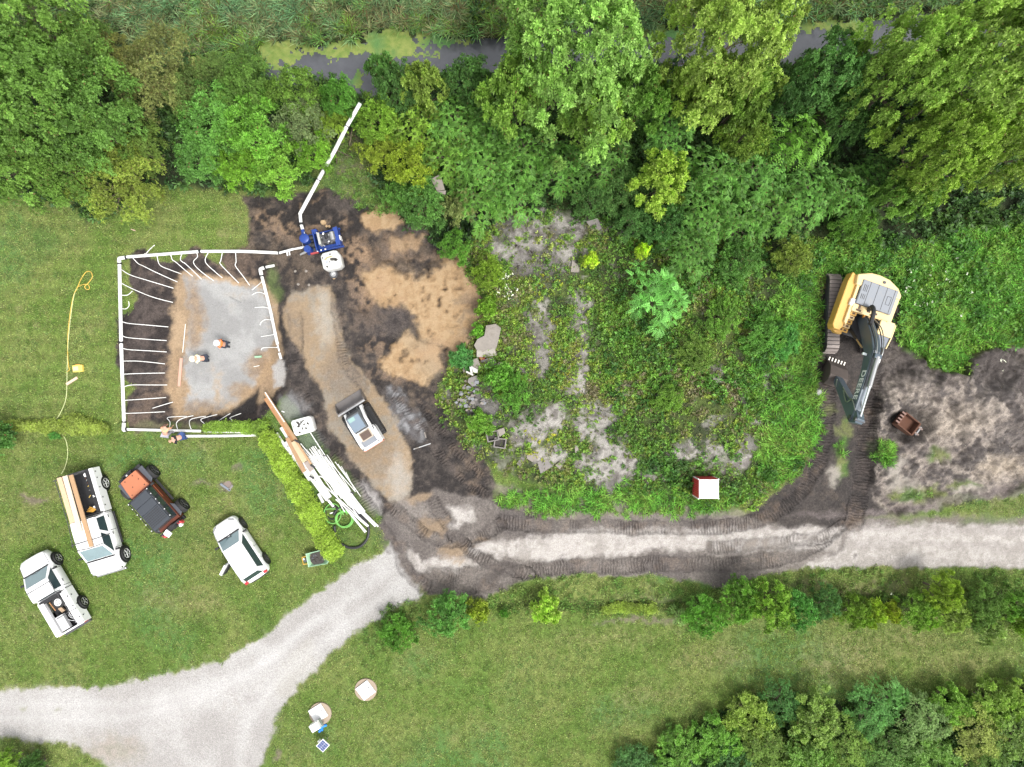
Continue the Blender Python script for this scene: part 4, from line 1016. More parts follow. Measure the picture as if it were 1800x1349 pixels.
T('garden_bush', 'bush', -5, 765, 26, 2.2, 'bushy', (0.050, 0.125, 0.036), 'dark bush at the left edge where the low hedge ends')
T('garden_bush', 'bush', 97, 765, 10, 0.6, 'bushy', (0.07, 0.20, 0.055), 'tiny blue-green bush under the low hedge by the hose')

# ---- masses nobody could count: clumps instanced on points
PROTO = {}
def proto(key, q, att):
    o = bpy.data.objects.new('clump_' + key, quads_mesh('clump_' + key, q, att, LEAF_I))
    PROTO[key] = o                       # not linked: only its geometry is used
def mk_weed(key, seed, n, L, W_, spr, nl, hgt, rad, dry=0.0):
    r = np.random.RandomState(seed)
    base = np.stack([r.randn(n) * rad, r.randn(n) * rad, r.rand(n) * hgt], 1)
    ax = nrm(np.stack([base[:, 0] * 2, base[:, 1] * 2, np.full(n, 0.5)], 1) + 0.3 * r.randn(n, 3))
    q = leaves_at(r, base, ax, L, W_, spr, nl); m_ = len(q)
    proto(key, q, np.stack([0.6 * r.rand(m_) + 0.4 * np.repeat(r.rand(n), nl), (r.rand(m_) < 0.12) * 0.8, (r.rand(m_) < dry) * 1.0], 1))
mk_weed('broad', 31, 9, 0.15, 0.075, 1.0, 6, 0.25, 0.11)
mk_weed('small', 32, 14, 0.08, 0.04, 1.0, 6, 0.22, 0.12, 0.03)
mk_weed('dusky', 33, 12, 0.10, 0.03, 0.9, 6, 0.35, 0.12, 0.08)
def mk_grass(key, seed, n, L, W_, lean, dry=0.05):
    r = np.random.RandomState(seed)
    b = np.stack([r.randn(n) * 0.07, r.randn(n) * 0.07, np.zeros(n)], 1)
    th = r.rand(n) * 6.28; ln = lean * (0.3 + r.rand(n)); l = L * (0.6 + 0.5 * r.rand(n))
    d = np.stack([np.cos(th) * ln, np.sin(th) * ln, np.ones(n)], 1); d = nrm(d)
    side = np.stack([-np.sin(th), np.cos(th), np.zeros(n)], 1) * W_ / 2
    mid = b + d * l[:, None] * 0.55; tip = b + d * l[:, None] + np.stack([np.cos(th), np.sin(th), -0.6 * np.ones(n)], 1) * l[:, None] * 0.28
    q = np.stack([b - side * 0.5, mid - side, tip, mid + side], 1)
    proto(key, q, np.stack([r.rand(n), (r.rand(n) < 0.2) * 0.7, (r.rand(n) < dry) * 0.8], 1))
mk_grass('blades', 41, 34, 0.42, 0.03, 0.7)
mk_grass('reed', 42, 30, 1.1, 0.04, 0.55, 0.12)
mk_grass('turf', 43, 22, 0.10, 0.018, 1.1, 0.06)
mk_weed('leafy', 34, 12, 0.22, 0.11, 1.0, 6, 0.5, 0.2)
mk_weed('daisy', 35, 5, 0.05, 0.05, 1.4, 5, 0.3, 0.1)

def scatter(name, dens, keys, tintfn, label, seed, smin=0.7, smax=1.3, step=1, sink=0.02, area=None):
    """dens: clumps per square metre as a field on the terrain grid"""
    r = np.random.RandomState(seed)
    w = (dens * STEP * STEP).ravel(); tot = float(w.sum())
    cnt = r.poisson(w); idx = np.repeat(np.arange(w.size), cnt); n = len(idx)
    j, i = np.divmod(idx, NX)
    x = gx[np.clip(i, 0, NX - 1)] + (r.rand(n) - .5) * STEP; y = gy[np.clip(j, 0, NY - 1)] + (r.rand(n) - .5) * STEP
    z = HGT.ravel()[idx] - sink
    tint = tintfn(r, n, idx, x, y)
    me = bpy.data.meshes.new(name)
    me.vertices.add(n); me.vertices.foreach_set('co', np.stack([x, y, z], 1).astype(np.float32).ravel())
    def at_(nm, ty, arr, f):
        a = me.attributes.new(nm, ty, 'POINT'); a.data.foreach_set(f, arr.ravel())
    at_('tint_in', 'FLOAT_COLOR', np.concatenate([tint, np.ones((n, 1))], 1).astype(np.float32), 'color')
    at_('rot_in', 'FLOAT_VECTOR', np.stack([r.randn(n) * .12, r.randn(n) * .12, r.rand(n) * 6.28], 1).astype(np.float32), 'vector')
    at_('scl_in', 'FLOAT', (smin + (smax - smin) * r.rand(n) ** 1.3).astype(np.float32), 'value')
    at_('idx_in', 'INT', r.randint(0, len(keys), n).astype(np.int32), 'value')
    o = bpy.data.objects.new(name, me); col.objects.link(o)
    ng = bpy.data.node_groups.new(name + '_nodes', 'GeometryNodeTree')
    ng.interface.new_socket('Geometry', in_out='INPUT', socket_type='NodeSocketGeometry'); ng.interface.new_socket('Geometry', in_out='OUTPUT', socket_type='NodeSocketGeometry')
    gi = ng.nodes.new('NodeGroupInput'); go = ng.nodes.new('NodeGroupOutput')
    iop = ng.nodes.new('GeometryNodeInstanceOnPoints')
    gti = ng.nodes.new('GeometryNodeGeometryToInstance')
    for k in reversed(keys):
        oi = ng.nodes.new('GeometryNodeObjectInfo'); oi.inputs['Object'].default_value = PROTO[k]
        ng.links.new(oi.outputs['Geometry'], gti.inputs[0])
    def na(nm, ty):
        a = ng.nodes.new('GeometryNodeInputNamedAttribute'); a.data_type = ty; a.inputs['Name'].default_value = nm
        return [s for s in a.outputs if s.enabled and s.name == 'Attribute'][0]
    ng.links.new(gi.outputs[0], iop.inputs['Points']); ng.links.new(gti.outputs[0], iop.inputs['Instance'])
    iop.inputs['Pick Instance'].default_value = True
    ng.links.new(na('idx_in', 'INT'), iop.inputs['Instance Index'])
    ng.links.new(na('rot_in', 'FLOAT_VECTOR'), iop.inputs['Rotation'])
    ng.links.new(na('scl_in', 'FLOAT'), iop.inputs['Scale'])
    sa = ng.nodes.new('GeometryNodeStoreNamedAttribute'); sa.data_type = 'FLOAT_COLOR'; sa.domain = 'INSTANCE'; sa.inputs['Name'].default_value = 'tint'
    ng.links.new(iop.outputs[0], sa.inputs['Geometry'])
    vi = [s for s in sa.inputs if s.name == 'Value' and s.enabled][0]
    ng.links.new(na('tint_in', 'FLOAT_COLOR'), vi)
    ng.links.new(sa.outputs[0], go.inputs[0])
    md = o.modifiers.new('clumps', 'NODES'); md.node_group = ng
    tag(o, label, None, None, 'stuff')
    print(name, n)
    return o
def tints(*cs, nz=None, j=0.12):
    cs = np.array(cs)
    def f(r, n, idx, x, y):
        t = (nz.ravel()[idx] if nz is not None else r.rand(n)) + r.randn(n) * 0.10
        t = np.clip((t - 0.3) / 0.4, 0, 0.999) * (len(cs) - 1)
        k = t.astype(int); fr = (t - k)[:, None]
        c = cs[k] * (1 - fr) + cs[np.minimum(k + 1, len(cs) - 1)] * fr
        st_ = (1 + 0.17 * (stripe.ravel()[idx] - 0.5) * ((PX.ravel()[idx] < 460) & (PY.ravel()[idx] < 780) & (PY.ravel()[idx] > 320)))[:, None]
        return c * (1 + j * r.randn(n, 1)) * st_
    return f
clear = 1 - np.clip(apron + comp + drive + road, 0, 1)
_cy = np.interp(PX, [a for a, b in SC], [b for a, b in SC]).astype(np.float32)
north = (PY < _cy + 12 * (PX < 470)) * (chan < 0.12) * (dw < 0.35)
reeds = north * (PY > -60)
scatter('reeds', reeds * 16 * (0.5 + nB), ['reed', 'blades', 'reed'], tints((0.10, 0.20, 0.095), (0.13, 0.23, 0.105), (0.18, 0.165, 0.085), (0.09, 0.20, 0.075), (0.135, 0.235, 0.040), nz=nA * 0.5 + nE * 0.5), 'tall reeds and grasses on the far bank of the stream', 51, 0.7, 1.2)
wild = sstep(0.5, 0.62, nD * 0.5 + nE * 0.5) * north
scatter('undergrowth', np.clip(forest * (PY > _cy) * (chan < .1) * 4.5 + wild * 7 + forest2 * 7, 0, 10), ['leafy', 'broad', 'dusky', 'leafy'], tints((0.028, 0.065, 0.020), (0.045, 0.095, 0.026), (0.060, 0.120, 0.026), nz=nB), 'shaded leafy undergrowth below the trees', 52, 0.8, 1.6)  # dark tints carry painted shade for the gaps between crowns
mw = mound * (1 - 0.92 * np.clip(bare * 1.2, 0, 1)) * (0.25 + 0.75 * sstep(0.38, 0.55, nE))
scatter('weeds', mw * 32, ['broad', 'small', 'dusky', 'small'], tints((0.055, 0.110, 0.025), (0.085, 0.170, 0.030), (0.120, 0.225, 0.034), (0.175, 0.235, 0.034), (0.150, 0.135, 0.080), nz=nA * 0.55 + nB * 0.45), 'knee-high weeds covering the old fill mound', 53, 0.6, 1.3)
scatter('ground_cover', mound * 16 * (0.3 + 0.7 * sstep(.4, .6, nB)), ['small', 'turf', 'dusky', 'broad'], tints((0.040, 0.050, 0.028), (0.075, 0.120, 0.030), (0.130, 0.170, 0.035), (0.055, 0.045, 0.040), nz=nC * .5 + nE * .5), 'low sparse ground cover creeping over the bare patches of the mound', 63, 0.25, 0.7)
scatter('leafy_weeds', mound * (1 - np.clip(bare, 0, 1)) * (PX > 1060) * sstep(.44, .58, nE) * 5, ['leafy', 'broad'], tints((0.045, 0.115, 0.026), (0.080, 0.190, 0.032), (0.120, 0.240, 0.036), nz=nB), 'taller leafy weeds in clumps over the right half of the mound', 64, 0.6, 1.2)
scatter('yellow_weeds', np.clip(emask(985, 620, 26, 60, 20, 40) + emask(960, 500, 30, 20, 10, 40) * 0.6 + emask(955, 775, 40, 20, 10, 40) * .6, 0, 1) * 8, ['small', 'broad'], tints((0.22, 0.24, 0.03), (0.30, 0.30, 0.03)), 'low yellow-green weeds on the bare strip of the mound', 54, 0.4, 0.8)
grassM = np.clip(pmask([(1320, 560), (1440, 470), (1445, 800), (1360, 860), (1300, 700)], 20, 30) * 0.8 + emask(1080, 880, 200, 22, 10) * 0.8 + weedR * 1.0 + emask(1548, 800, 18, 24) + emask(1470, 800, 9, 45), 0, 1) * (1 - 0.9 * apron) * (1 - .9 * bare)
scatter('tall_grass', grassM * 26, ['blades'], tints((0.075, 0.190, 0.030), (0.105, 0.235, 0.034), (0.130, 0.225, 0.045), nz=nB), 'tall fresh grass round the excavator and on the mound edge', 55, 0.7, 1.5)
scatter('tall_weeds', weedR * 9, ['leafy', 'broad', 'dusky'], tints((0.065, 0.170, 0.034), (0.100, 0.225, 0.040), (0.130, 0.230, 0.036), nz=nE), 'rank leafy weeds between the excavator and the maples', 56, 0.7, 1.3)
fl = np.clip(emask(893, 500, 14, 30, 8, 20) + emask(862, 458, 6, 4, 3) + emask(1640, 500, 60, 40, 20, 60) * .3 + emask(1572, 1040, 12, 6, 3, 10) + emask(1607, 1040, 8, 5, 3, 10) + emask(1740, 640, 20, 10, 6) * .5, 0, 1)
scatter('white_flowers', fl * 9, ['daisy'], tints((0.75, 0.75, 0.68), (0.8, 0.8, 0.75)), 'white wild flowers among the weeds', 57, 0.5, 0.9, sink=-0.5)
verge = pmask([(690, 1060), (860, 1050), (920, 1020), (1040, 1012), (1230, 1028), (1290, 1040), (1400, 1005), (2000, 1002), (2000, 1075), (1200, 1085), (860, 1075), (760, 1100), (640, 1170), (640, 1110)], 8, 10)
gr = np.clip(verge * 14 + pmask([(580, 250), (640, 215), (655, 290), (700, 345), (720, 380), (640, 375), (560, 330)], 8, 24) * 14 + emask(660, 345, 50, 30) * 10 + np.clip(ZG - 0.5, 0, 1) * 2 * (ZID == 8) * 14 + ditch * 8, 0, 26)
scatter('rough_grass', gr, ['turf', 'blades', 'turf', 'small'], tints((0.070, 0.130, 0.030), (0.090, 0.170, 0.034), (0.130, 0.170, 0.050), nz=nB), 'uncut rough grass along the road verge and ditch', 58, 0.5, 1.1)
tf = (ZG > 0.8) * (ZID == 0) * (1 - np.clip(forest + forest2, 0, 1))
scatter('lawn_grass', tf * 48.0, ['turf'], tints((0.086, 0.150, 0.028), (0.130, 0.192, 0.040), (0.205, 0.228, 0.080), (0.080, 0.150, 0.034), nz=nE * 0.5 + nC * 0.5), 'mown grass tufts of the lawns', 59, 0.6, 1.5)
# ------------------------------------------------------------------ materials of made things
WHITE = mat('white_paint', (0.80, 0.80, 0.80), 0.35, 0, 0.03, 3, 0, 0.12, (0.45, 0.42, 0.38))
PVC = mat('white_pvc', (0.76, 0.76, 0.74), 0.4, 0, 0.06, 2.2, 0, 0.45, (0.42, 0.37, 0.31))
BLACK = mat('black_plastic', (0.018, 0.018, 0.02), 0.55, 0, 0.2, 8)
RUBBER = mat('tyre_rubber', (0.022, 0.022, 0.023), 0.85, 0, 0.2, 14, 0.4, 0.3, (0.10, 0.085, 0.07))
STEEL = mat('bare_steel', (0.42, 0.42, 0.42), 0.38, 0.8, 0.15, 6)
CHROME = mat('polished_rod', (0.75, 0.76, 0.78), 0.15, 0.9, 0.05, 4)
DSTEEL = mat('dark_steel', (0.075, 0.075, 0.08), 0.5, 0.3, 0.25, 6, 0.2, 0.3, (0.14, 0.11, 0.085))
RUST = mat('rusty_steel', (0.105, 0.045, 0.026), 0.85, 0.1, 0.35, 6, 0.5)
BLUE = mat('blue_paint', (0.012, 0.045, 0.23), 0.4, 0, 0.15, 5, 0, 0.25, (0.10, 0.09, 0.10))
ORANGE = mat('orange_paint', (0.50, 0.135, 0.055), 0.35, 0, 0.06, 4)
YELLOW = mat('machine_yellow', (0.62, 0.36, 0.085), 0.42, 0, 0.07, 4, 0, 0.22, (0.42, 0.30, 0.16))
YPALE = mat('faded_yellow', (0.70, 0.52, 0.26), 0.42, 0, 0.07, 4, 0, 0.3, (0.45, 0.36, 0.24))
GREYP = mat('grey_metal_paint', (0.20, 0.215, 0.24), 0.5, 0.1, 0.10, 5, 0, 0.35, (0.30, 0.28, 0.25))
BOOMC = mat('charcoal_paint', (0.080, 0.105, 0.130), 0.34, 0.05, 0.18, 4, 0, 0.35, (0.12, 0.11, 0.10))
GLASS = mat('tinted_glass', (0.030, 0.050, 0.055), 0.06, 0, 0.2, 3, 0, 0, spec=0.9)
PGLASS = mat('windscreen_glass', (0.16, 0.225, 0.24), 0.06, 0, 0.35, 1.6, 0, 0, spec=0.9)
REDP = mat('red_paint', (0.45, 0.02, 0.03), 0.4, 0, 0.15, 5)
WOOD = mat('pine_timber', (0.36, 0.225, 0.12), 0.7, 0, 0.18, 5, 0.2)
WOOD2 = mat('pale_timber', (0.48, 0.36, 0.23), 0.7, 0, 0.15, 5, 0.2)
WOODO = mat('orange_timber', (0.36, 0.18, 0.08), 0.75, 0, 0.25, 4, 0.2, 0.4, (0.55, 0.42, 0.28))
CONC = mat('concrete', (0.19, 0.175, 0.165), 0.9, 0, 0.3, 3, 0.5, 0.6, (0.20, 0.165, 0.14))
CONCL = mat('pale_concrete', (0.23, 0.205, 0.18), 0.9, 0, 0.32, 2.2, 0.6, 0.7, (0.12, 0.10, 0.08))
TANK = mat('cloudy_white_tank', (0.52, 0.52, 0.50), 0.5, 0, 0.10, 5, 0.2, 0.35, (0.40, 0.36, 0.30))
GHOSE = mat('green_hose', (0.16, 0.42, 0.09), 0.5, 0, 0.1, 8)
YHOSE = mat('yellow_hose', (0.62, 0.42, 0.08), 0.5, 0, 0.1, 8)
CHOSE = mat('cream_hose', (0.52, 0.56, 0.28), 0.5, 0, 0.1, 8)
SKIN = mat('skin', (0.48, 0.27, 0.19), 0.6, 0, 0.06, 10)
def joint(o, parent):
    o.parent = parent; return o

# ------------------------------------------------------------------ well-point dewatering pipework round the pit
hm = {}
def pipe_part(parent, org, pts, r, name='pipe', m=PVC, n=10):
    return MB().tube([Vector(p) - org for p in pts], r, n).build(name, m, parent, True)
def coupling(parent, org, a, b, t, r=0.125, ln=0.13):
    a = Vector(a); b = Vector(b); d = (b - a).normalized(); c = a.lerp(b, t) - org
    MB().cyl(c - d * ln / 2, c + d * ln / 2, r, n=12).build('coupling', BLACK, parent, True)
def elbow(parent, org, a, c, b, r=0.115):
    a, c, b = Vector(a), Vector(c), Vector(b)
    pts = [a, a.lerp(c, 0.6), a.lerp(c, 0.9) * 0.6 + b.lerp(c, 0.9) * 0.4, a.lerp(c, 0.9) * 0.4 + b.lerp(c, 0.9) * 0.6, b.lerp(c, 0.6), b]
    MB().tube([p - org for p in pts], r, 12).build('elbow', PVC, parent, True)
    for e, f in ((a, c), (b, c)):
        d = (e - f).normalized()
        MB().cyl(e - org - d * 0.05, e - org + d * 0.04, r + 0.02, n=12).build('collar', BLACK, parent, True)
def lateral(parent, org, pts, r=0.024, h0=0.14, h1=0.02, name='suction_lateral'):
    W_ = []
    n = len(pts)
    for k, (x, y) in enumerate(pts):
        W_.append(on(x, y, h0 + (h1 - h0) * min(1, k / max(1, n - 1) * 1.4)))
    out = [W_[0]] + [W_[0].lerp(W_[0], 0)]
    P_ = spline(W_, 5) if n > 2 else [W_[0].lerp(W_[1], t / 6) for t in range(7)]
    Q_ = []
    for q in P_:
        g = gz(q.x, q.y) + 0.03
        Q_.append(Vector((q.x, q.y, max(q.z, g))) - org)
    MB().tube(Q_, r, 6).build(name, PVC, parent, True)
def header(name, label, px_pts, r, laterals=(), cuts=(), h=0.13, hs=None):
    P_ = [on(x, y, h if hs is None else hs[i]) for i, (x, y) in enumerate(px_pts)]
    org = Vector((P_[0].x, P_[0].y, P_[0].z))
    e = empty(name, org, 0, label, 'pipe', 'header pipes round the dug pit')
    # straight lengths between the black couplings
    L = [0]
    for a, b in zip(P_[:-1], P_[1:]): L.append(L[-1] + (b - a).length)
    def pos(t):
        s_ = t * L[-1]
        for i in range(len(P_) - 1):
            if s_ <= L[i + 1] + 1e-6: return P_[i].lerp(P_[i + 1], (s_ - L[i]) / (L[i + 1] - L[i]))
        return P_[-1]
    cs = [0] + list(cuts) + [1]
    for a, b in zip(cs[:-1], cs[1:]):
        k = [pos(a + (b - a) * i / 6) for i in range(7)]
        rr = r if isinstance(r, float) else [r[0] + (r[1] - r[0]) * (a + (b - a) * i / 6) for i in range(7)]
        pipe_part(e, org, k, rr)
    for c_ in cuts: coupling(e, org, pos(c_ - 0.005), pos(c_ + 0.005), 0.5)
    for l_ in laterals:
        lateral(e, org, l_)
        a = on(l_[0][0], l_[0][1], 0.15) - org
        MB().cyl((a.x, a.y, a.z - 0.02), (a.x, a.y, a.z + 0.09), 0.035, n=6).build('riser_fitting', PVC, e, True)
    return e, org, P_
e, o_, P_ = header('header_pipe', 'long white header pipe down the left side of the pit with ten thin side pipes', [(210, 463), (213, 604), (218, 742)], 0.105,
  [[(213, 474), (230, 484), (262, 494), (305, 507)], [(213, 498), (235, 509), (270, 523), (304, 532)], [(213, 519), (224, 519), (233, 512)], [(214, 543), (222, 543), (227, 537), (226, 530)],
   [(215, 566), (228, 569), (262, 572), (296, 575)], [(216, 591), (226, 594), (262, 597), (293, 599)], [(217, 613), (228, 615), (262, 617), (293, 619)], [(217, 635), (240, 635), (264, 637), (290, 640)],
   [(218, 658), (240, 657), (290, 656)], [(218, 680), (232, 677), (264, 677), (294, 677)], [(218, 704), (250, 702), (292, 699)], [(219, 727), (250, 726), (290, 724)]], (0.50,))
elbow(e, o_, on(219, 458 - 6, .13) if False else on(222, 453, .13), on(209, 454, .13), on(210, 464, .13)); 
elbow(e, o_, on(218, 742, .13), on(217, 757, .13), on(223, 755.5, .13))
header('header_pipe', 'white header pipe along the top of the pit running to the blue pump', [(222, 452), (355, 442), (430, 442), (492, 445)], 0.098,
  [[(232, 452), (242, 463), (252, 468), (285, 484), (312, 496)], [(276, 450), (279, 463), (285, 469), (300, 475), (319, 482)], [(300, 448), (303, 457), (309, 461), (324, 474), (339, 486)],
   [(320, 446), (317, 456), (321, 461), (326, 464), (341, 478), (354, 491)], [(346, 445), (347, 452), (340, 462), (354, 478), (376, 494)], [(367, 443), (361, 455), (363, 464), (378, 478), (391, 489)],
   [(391, 443), (388, 459), (387, 464), (402, 480), (420, 498)], [(414, 443), (415, 460), (414, 468), (426, 484), (439, 502)], [(256, 447), (264, 438), (272, 431)]], (0.48,))
header('header_pipe', 'white header pipe along the bottom of the pit beside the vine hedge', [(222, 755), (300, 757), (354, 758), (440, 760)], 0.085,
  [[(297, 756), (299, 743), (294, 735), (306, 733), (328, 732)], [(313, 757), (310, 745), (316, 738), (330, 733), (340, 731)], [(337, 757), (333, 746), (335, 738), (348, 734), (362, 732)],
   [(364, 755), (360, 746), (353, 738), (366, 733), (382, 729)], [(380, 743), (392, 735), (405, 727)], [(409, 747), (407, 738), (404, 735), (413, 731), (424, 727)]], (0.62,))
header('header_pipe', 'second white pipe lying parallel below the bottom header by the lawn', [(325, 767), (400, 766.5), (450, 765)], 0.085, (), (), 0.08)
e, o_, P_ = header('header_pipe', 'leaning white header pipe down the right side of the pit', [(460, 485), (474, 540), (488, 606)], 0.095,
  [[(461, 495), (453, 502), (443, 510)], [(465, 517), (457, 514), (450, 515), (443, 519)], [(472, 542), (463, 540), (448, 541)], [(477, 563), (467, 562), (460, 566), (457, 572)], [(482, 588), (472, 590), (459, 592)],
   [(487, 611), (473, 611), (462, 612), (459, 616)]], ())
elbow(e, o_, on(460, 485, .13), on(457, 473, .13), on(467, 470, .13))
pipe_part(e, o_, [on(467, 470, .13), on(482, 467, .13)], 0.085)
pipe_part(e, o_, [on(488, 607, .13), on(491, 618, .12)], 0.05, 'reducer')
pipe_part(e, o_, [on(491, 621, .12), on(494, 631, .12)], 0.085, 'end_cap')
# loose bits by the pit
def lone_pipe(pts, r, label, cat='pipe', m=PVC, name='loose_pipe', h=0.05, group=None, n=7):
    P_ = [on(x, y, r + h) for x, y in pts]; o = P_[0]
    ob = MB().tube([p - o for p in (spline(P_, 6) if len(P_) > 2 else P_)], r, n).build(name, m, None, True, loc=o)
    return tag(ob, label, cat, group)
lone_pipe([(268, 718), (284, 713), (304, 707)], 0.022, 'short loose thin pipe lying on the lower left slope of the pit')
lone_pipe([(446, 645), (456, 643)], 0.022, 'very short white pipe stub on tan soil right of the pad')
lone_pipe([(404, 523), (424, 533)], 0.018, 'thin grey rod lying on the grey stone pad', 'rod', STEEL, 'steel_rod')
lone_pipe([(326, 570), (321, 620)], 0.022, 'pinkish-white pipe lying upright in the picture on the tan side of the pad')
b = MB(); a, c = on(319, 630, .06), on(315, 679, .06)
tag(MB().quad((a.x - .09, a.y, a.z), (a.x + .09, a.y, a.z), (c.x + .09, c.y, c.z), (c.x - .09, c.y, c.z), -0.04).build('board', mat('pink_board', (0.52, 0.30, 0.23), 0.8, 0, 0.15), None), 'faded pink board lying on the tan side of the pad', 'board')

# discharge line of the pump
a0 = empty('discharge_pipe', on(532, 405, 0.5), 0, 'long white discharge pipe leading from the blue pump into the trees', 'pipe'); o_ = Vector(a0.location)
Pd = [on(535, 412, .65), on(532, 404, .6), on(529, 393, .55), on(527.5, 376, .55)]
pipe_part(a0, o_, Pd[:2], [0.06, 0.10]); pipe_part(a0, o_, Pd[1:], 0.10)
MB().cyl(on(529.8, 396, .57) - o_, on(529.3, 392, .56) - o_, 0.125).build('coupling', BLACK, a0, True)
Pd2 = [on(527.5, 376, .55), on(541, 351, .8), on(560, 316, 1.3), on(590, 262, 2.2), on(610, 222, 2.8), on(633, 182, 3.4)]
for a, b in zip(Pd2[:-1], Pd2[1:]): pipe_part(a0, o_, [a, b], 0.115)
MB().ball(Pd2[0] - o_, 0.12).build('elbow', PVC, a0, True)
for t in (Pd2[2], Pd2[4]):
    MB().cyl(t - o_ - Vector((.03, .05, 0)), t - o_ + Vector((.03, .05, 0)), 0.125).build('coupling', DSTEEL, a0, True)
tp = Pd2[3]; 
ts = MB(); g = gz(tp.x, tp.y)
for dx, dy in ((-.5, -.2), (.5, .2)): ts.cyl((tp.x + dx, tp.y + dy, g), (tp.x - dx * .1, tp.y - dy * .1, tp.z), .035, n=6)
tsp = empty('pipe_prop', (tp.x, tp.y, g), 0, 'crossed poles propping the discharge pipe among the bushes', 'prop')
for dx, dy in ((-.5, -.2), (.5, .2)): MB().cyl((dx, dy, 0), (-dx * .1, -dy * .1, tp.z - g), .035, n=6).build('pole', BARK, tsp, True)
x = on(621, 218, 1.2); y_ = on(614, 256, .15)
pr = empty('wooden_prop', (y_.x, y_.y, gz(y_.x, y_.y)), 0, 'thin brown pole with a fork leaning by the discharge pipe', 'pole'); oo = Vector(pr.location)
WP = mat('weathered_pole', (0.22, 0.18, 0.12), 0.85, 0, 0.2)
MB().cyl(y_ - oo, x - oo, .035, .02, 6).build('shaft', WP, pr, True)
MB().cyl(y_.lerp(x, .35) - oo, on(620, 248, .1) - oo, .025, .015, 6).build('fork', WP, pr, True)

# ------------------------------------------------------------------ blue pump
def vehicle(name, label, cat, px, py, z, ang, group=None):
    p = at(px, py, z + 0.0)
    g = gz(p.x, p.y)
    p = on(px, py, z)
    return empty(name, (p.x, p.y, gz(p.x, p.y)), R(ang), label, cat, group)
pu = vehicle('trailer_pump', 'blue diesel water pump on a skid with its engine uncovered', 'pump', 565, 424, .6, 13)
MB().box(0.1, 0, .22, 2.1, 1.05, .16).build('skid', BLUE, pu, bev=.01)
for s_ in (-1, 1): MB().box(.1, s_ * .56, .33, 2.3, .09, .26).build('side_rail', BLUE, pu, bev=.01)
MB().box(1.15, 0, .62, .09, 1.15, .72).box(1.02, 0, .95, .2, 1.12, .05).build('rear_frame', BLUE, pu, bev=.01)
MB().box(1.22, -.1, .6, .05, .28, .5).build('number_plate', WHITE, pu)
MB().box(-.25, .60, .62, .32, .30, .5).build('tool_box', BLUE, pu, bev=.02)
MB().box(-.32, .0, .68, .06, 1.2, .70).build('bulkhead', BLUE, pu, bev=.01)
eb = MB().box(.45, .02, .66, .95, .62, .55).box(.45, .02, .98, .55, .34, .12).build('engine_block', DSTEEL, pu, bev=.02)
MB().box(.0, .05, .86, .14, .72, .62).box(-.04, .05, .86, .05, .8, .7).build('radiator', mat('alloy_grey', (0.45, 0.45, 0.42), .5, .4), pu, bev=.01)
MB().cyl((.82, .28, 1.02), (.82, -.22, 1.02), .17, n=14).build('muffler', STEEL, pu, True)
MB().cyl((.45, -.05, 1.05), (.45, .25, 1.05), .11, n=12).build('air_filter', BLACK, pu, True)
rr = random.Random(5)
for k in range(12):
    x = rr.uniform(.15, .95); y = rr.uniform(-.42, .35); z = rr.uniform(.85, 1.08)
    MB().box(x, y, z, rr.uniform(.05, .14), rr.uniform(.05, .12), .08, rr.uniform(0, 3)).build('engine_fitting', [STEEL, BLACK, WHITE, STEEL][k % 4], pu, bev=.008)
MB().tube([(.2, -.3, 1.0), (.5, -.42, 1.05), (.8, -.35, .95)], .025, 6).build('engine_hose', BLACK, pu, True)
MB().cyl((-.95, .34, .35), (-.95, .34, .85), .34, .30, 18).ball((-.95, .34, .85), .30, 14, 7, .22).build('pump_casing', BLUE, pu, True)
MB().cyl((-.98, .6, .6), (-1.0, .95, .6), .13, .11, 12).build('discharge_flange', BLUE, pu, True)
MB().cyl((-.9, -.35, .35), (-.9, -.35, .9), .26, .22, 14).cyl((-.9, -.35, .88), (-.9, -.35, 1.0), .10).box(-.9, -.35, .93, .3, .12, .06).build('priming_tank', BLUE, pu, True)
MB().cyl((-.7, .34, .6), (-.35, .34, .6), .16).cyl((-.65, -.1, .5), (-.35, -.1, .5), .2).build('drive_housing', BLACK, pu, True)
MB().box(-.75, 0, .32, .75, .95, .12).build('pump_bed', DSTEEL, pu)
MB().cyl((-1.16, .2, .75), (-1.16, -.2, .75), .02, n=6).build('handrail', STEEL, pu, True)
MB().cyl((-1.0, -.48, .8), (-1.45, -.55, .68), .09, .07).build('suction_stub', STEEL, pu, True)
MB().box(-.6, -.62, .5, .5, .10, .14).build('red_strip', mat('dull_red', (.35, .05, .05)), pu)
for x in (-.35, -.12, .15): MB().ball((x, -.58, .72), .055, 8, 6).build('cap', WHITE, pu, True)
ot = empty('outlet_manifold', on(508, 442, .4), 0, 'white pipe manifold with two hanging stubs between header pipe and blue pump', 'pipe fitting'); o_ = Vector(ot.location)
pipe_part(ot, o_, [on(490, 445, .3), on(500, 442.5, .4), on(516, 438, .45)], 0.075)
pipe_part(ot, o_, [on(516, 438, .45), on(529, 436, .55), on(535, 434, .6)], [0.05, .075, .05])
for x, y in ((504, 441.5), (508, 440.5)): pipe_part(ot, o_, [on(x, y, .45), on(x + 1.3, y + 8, .2)], 0.045, 'stub')
MB().cyl(on(491, 445, .3) - o_, on(489, 445.3, .3) - o_, .1).build('coupling', BLACK, ot, True)

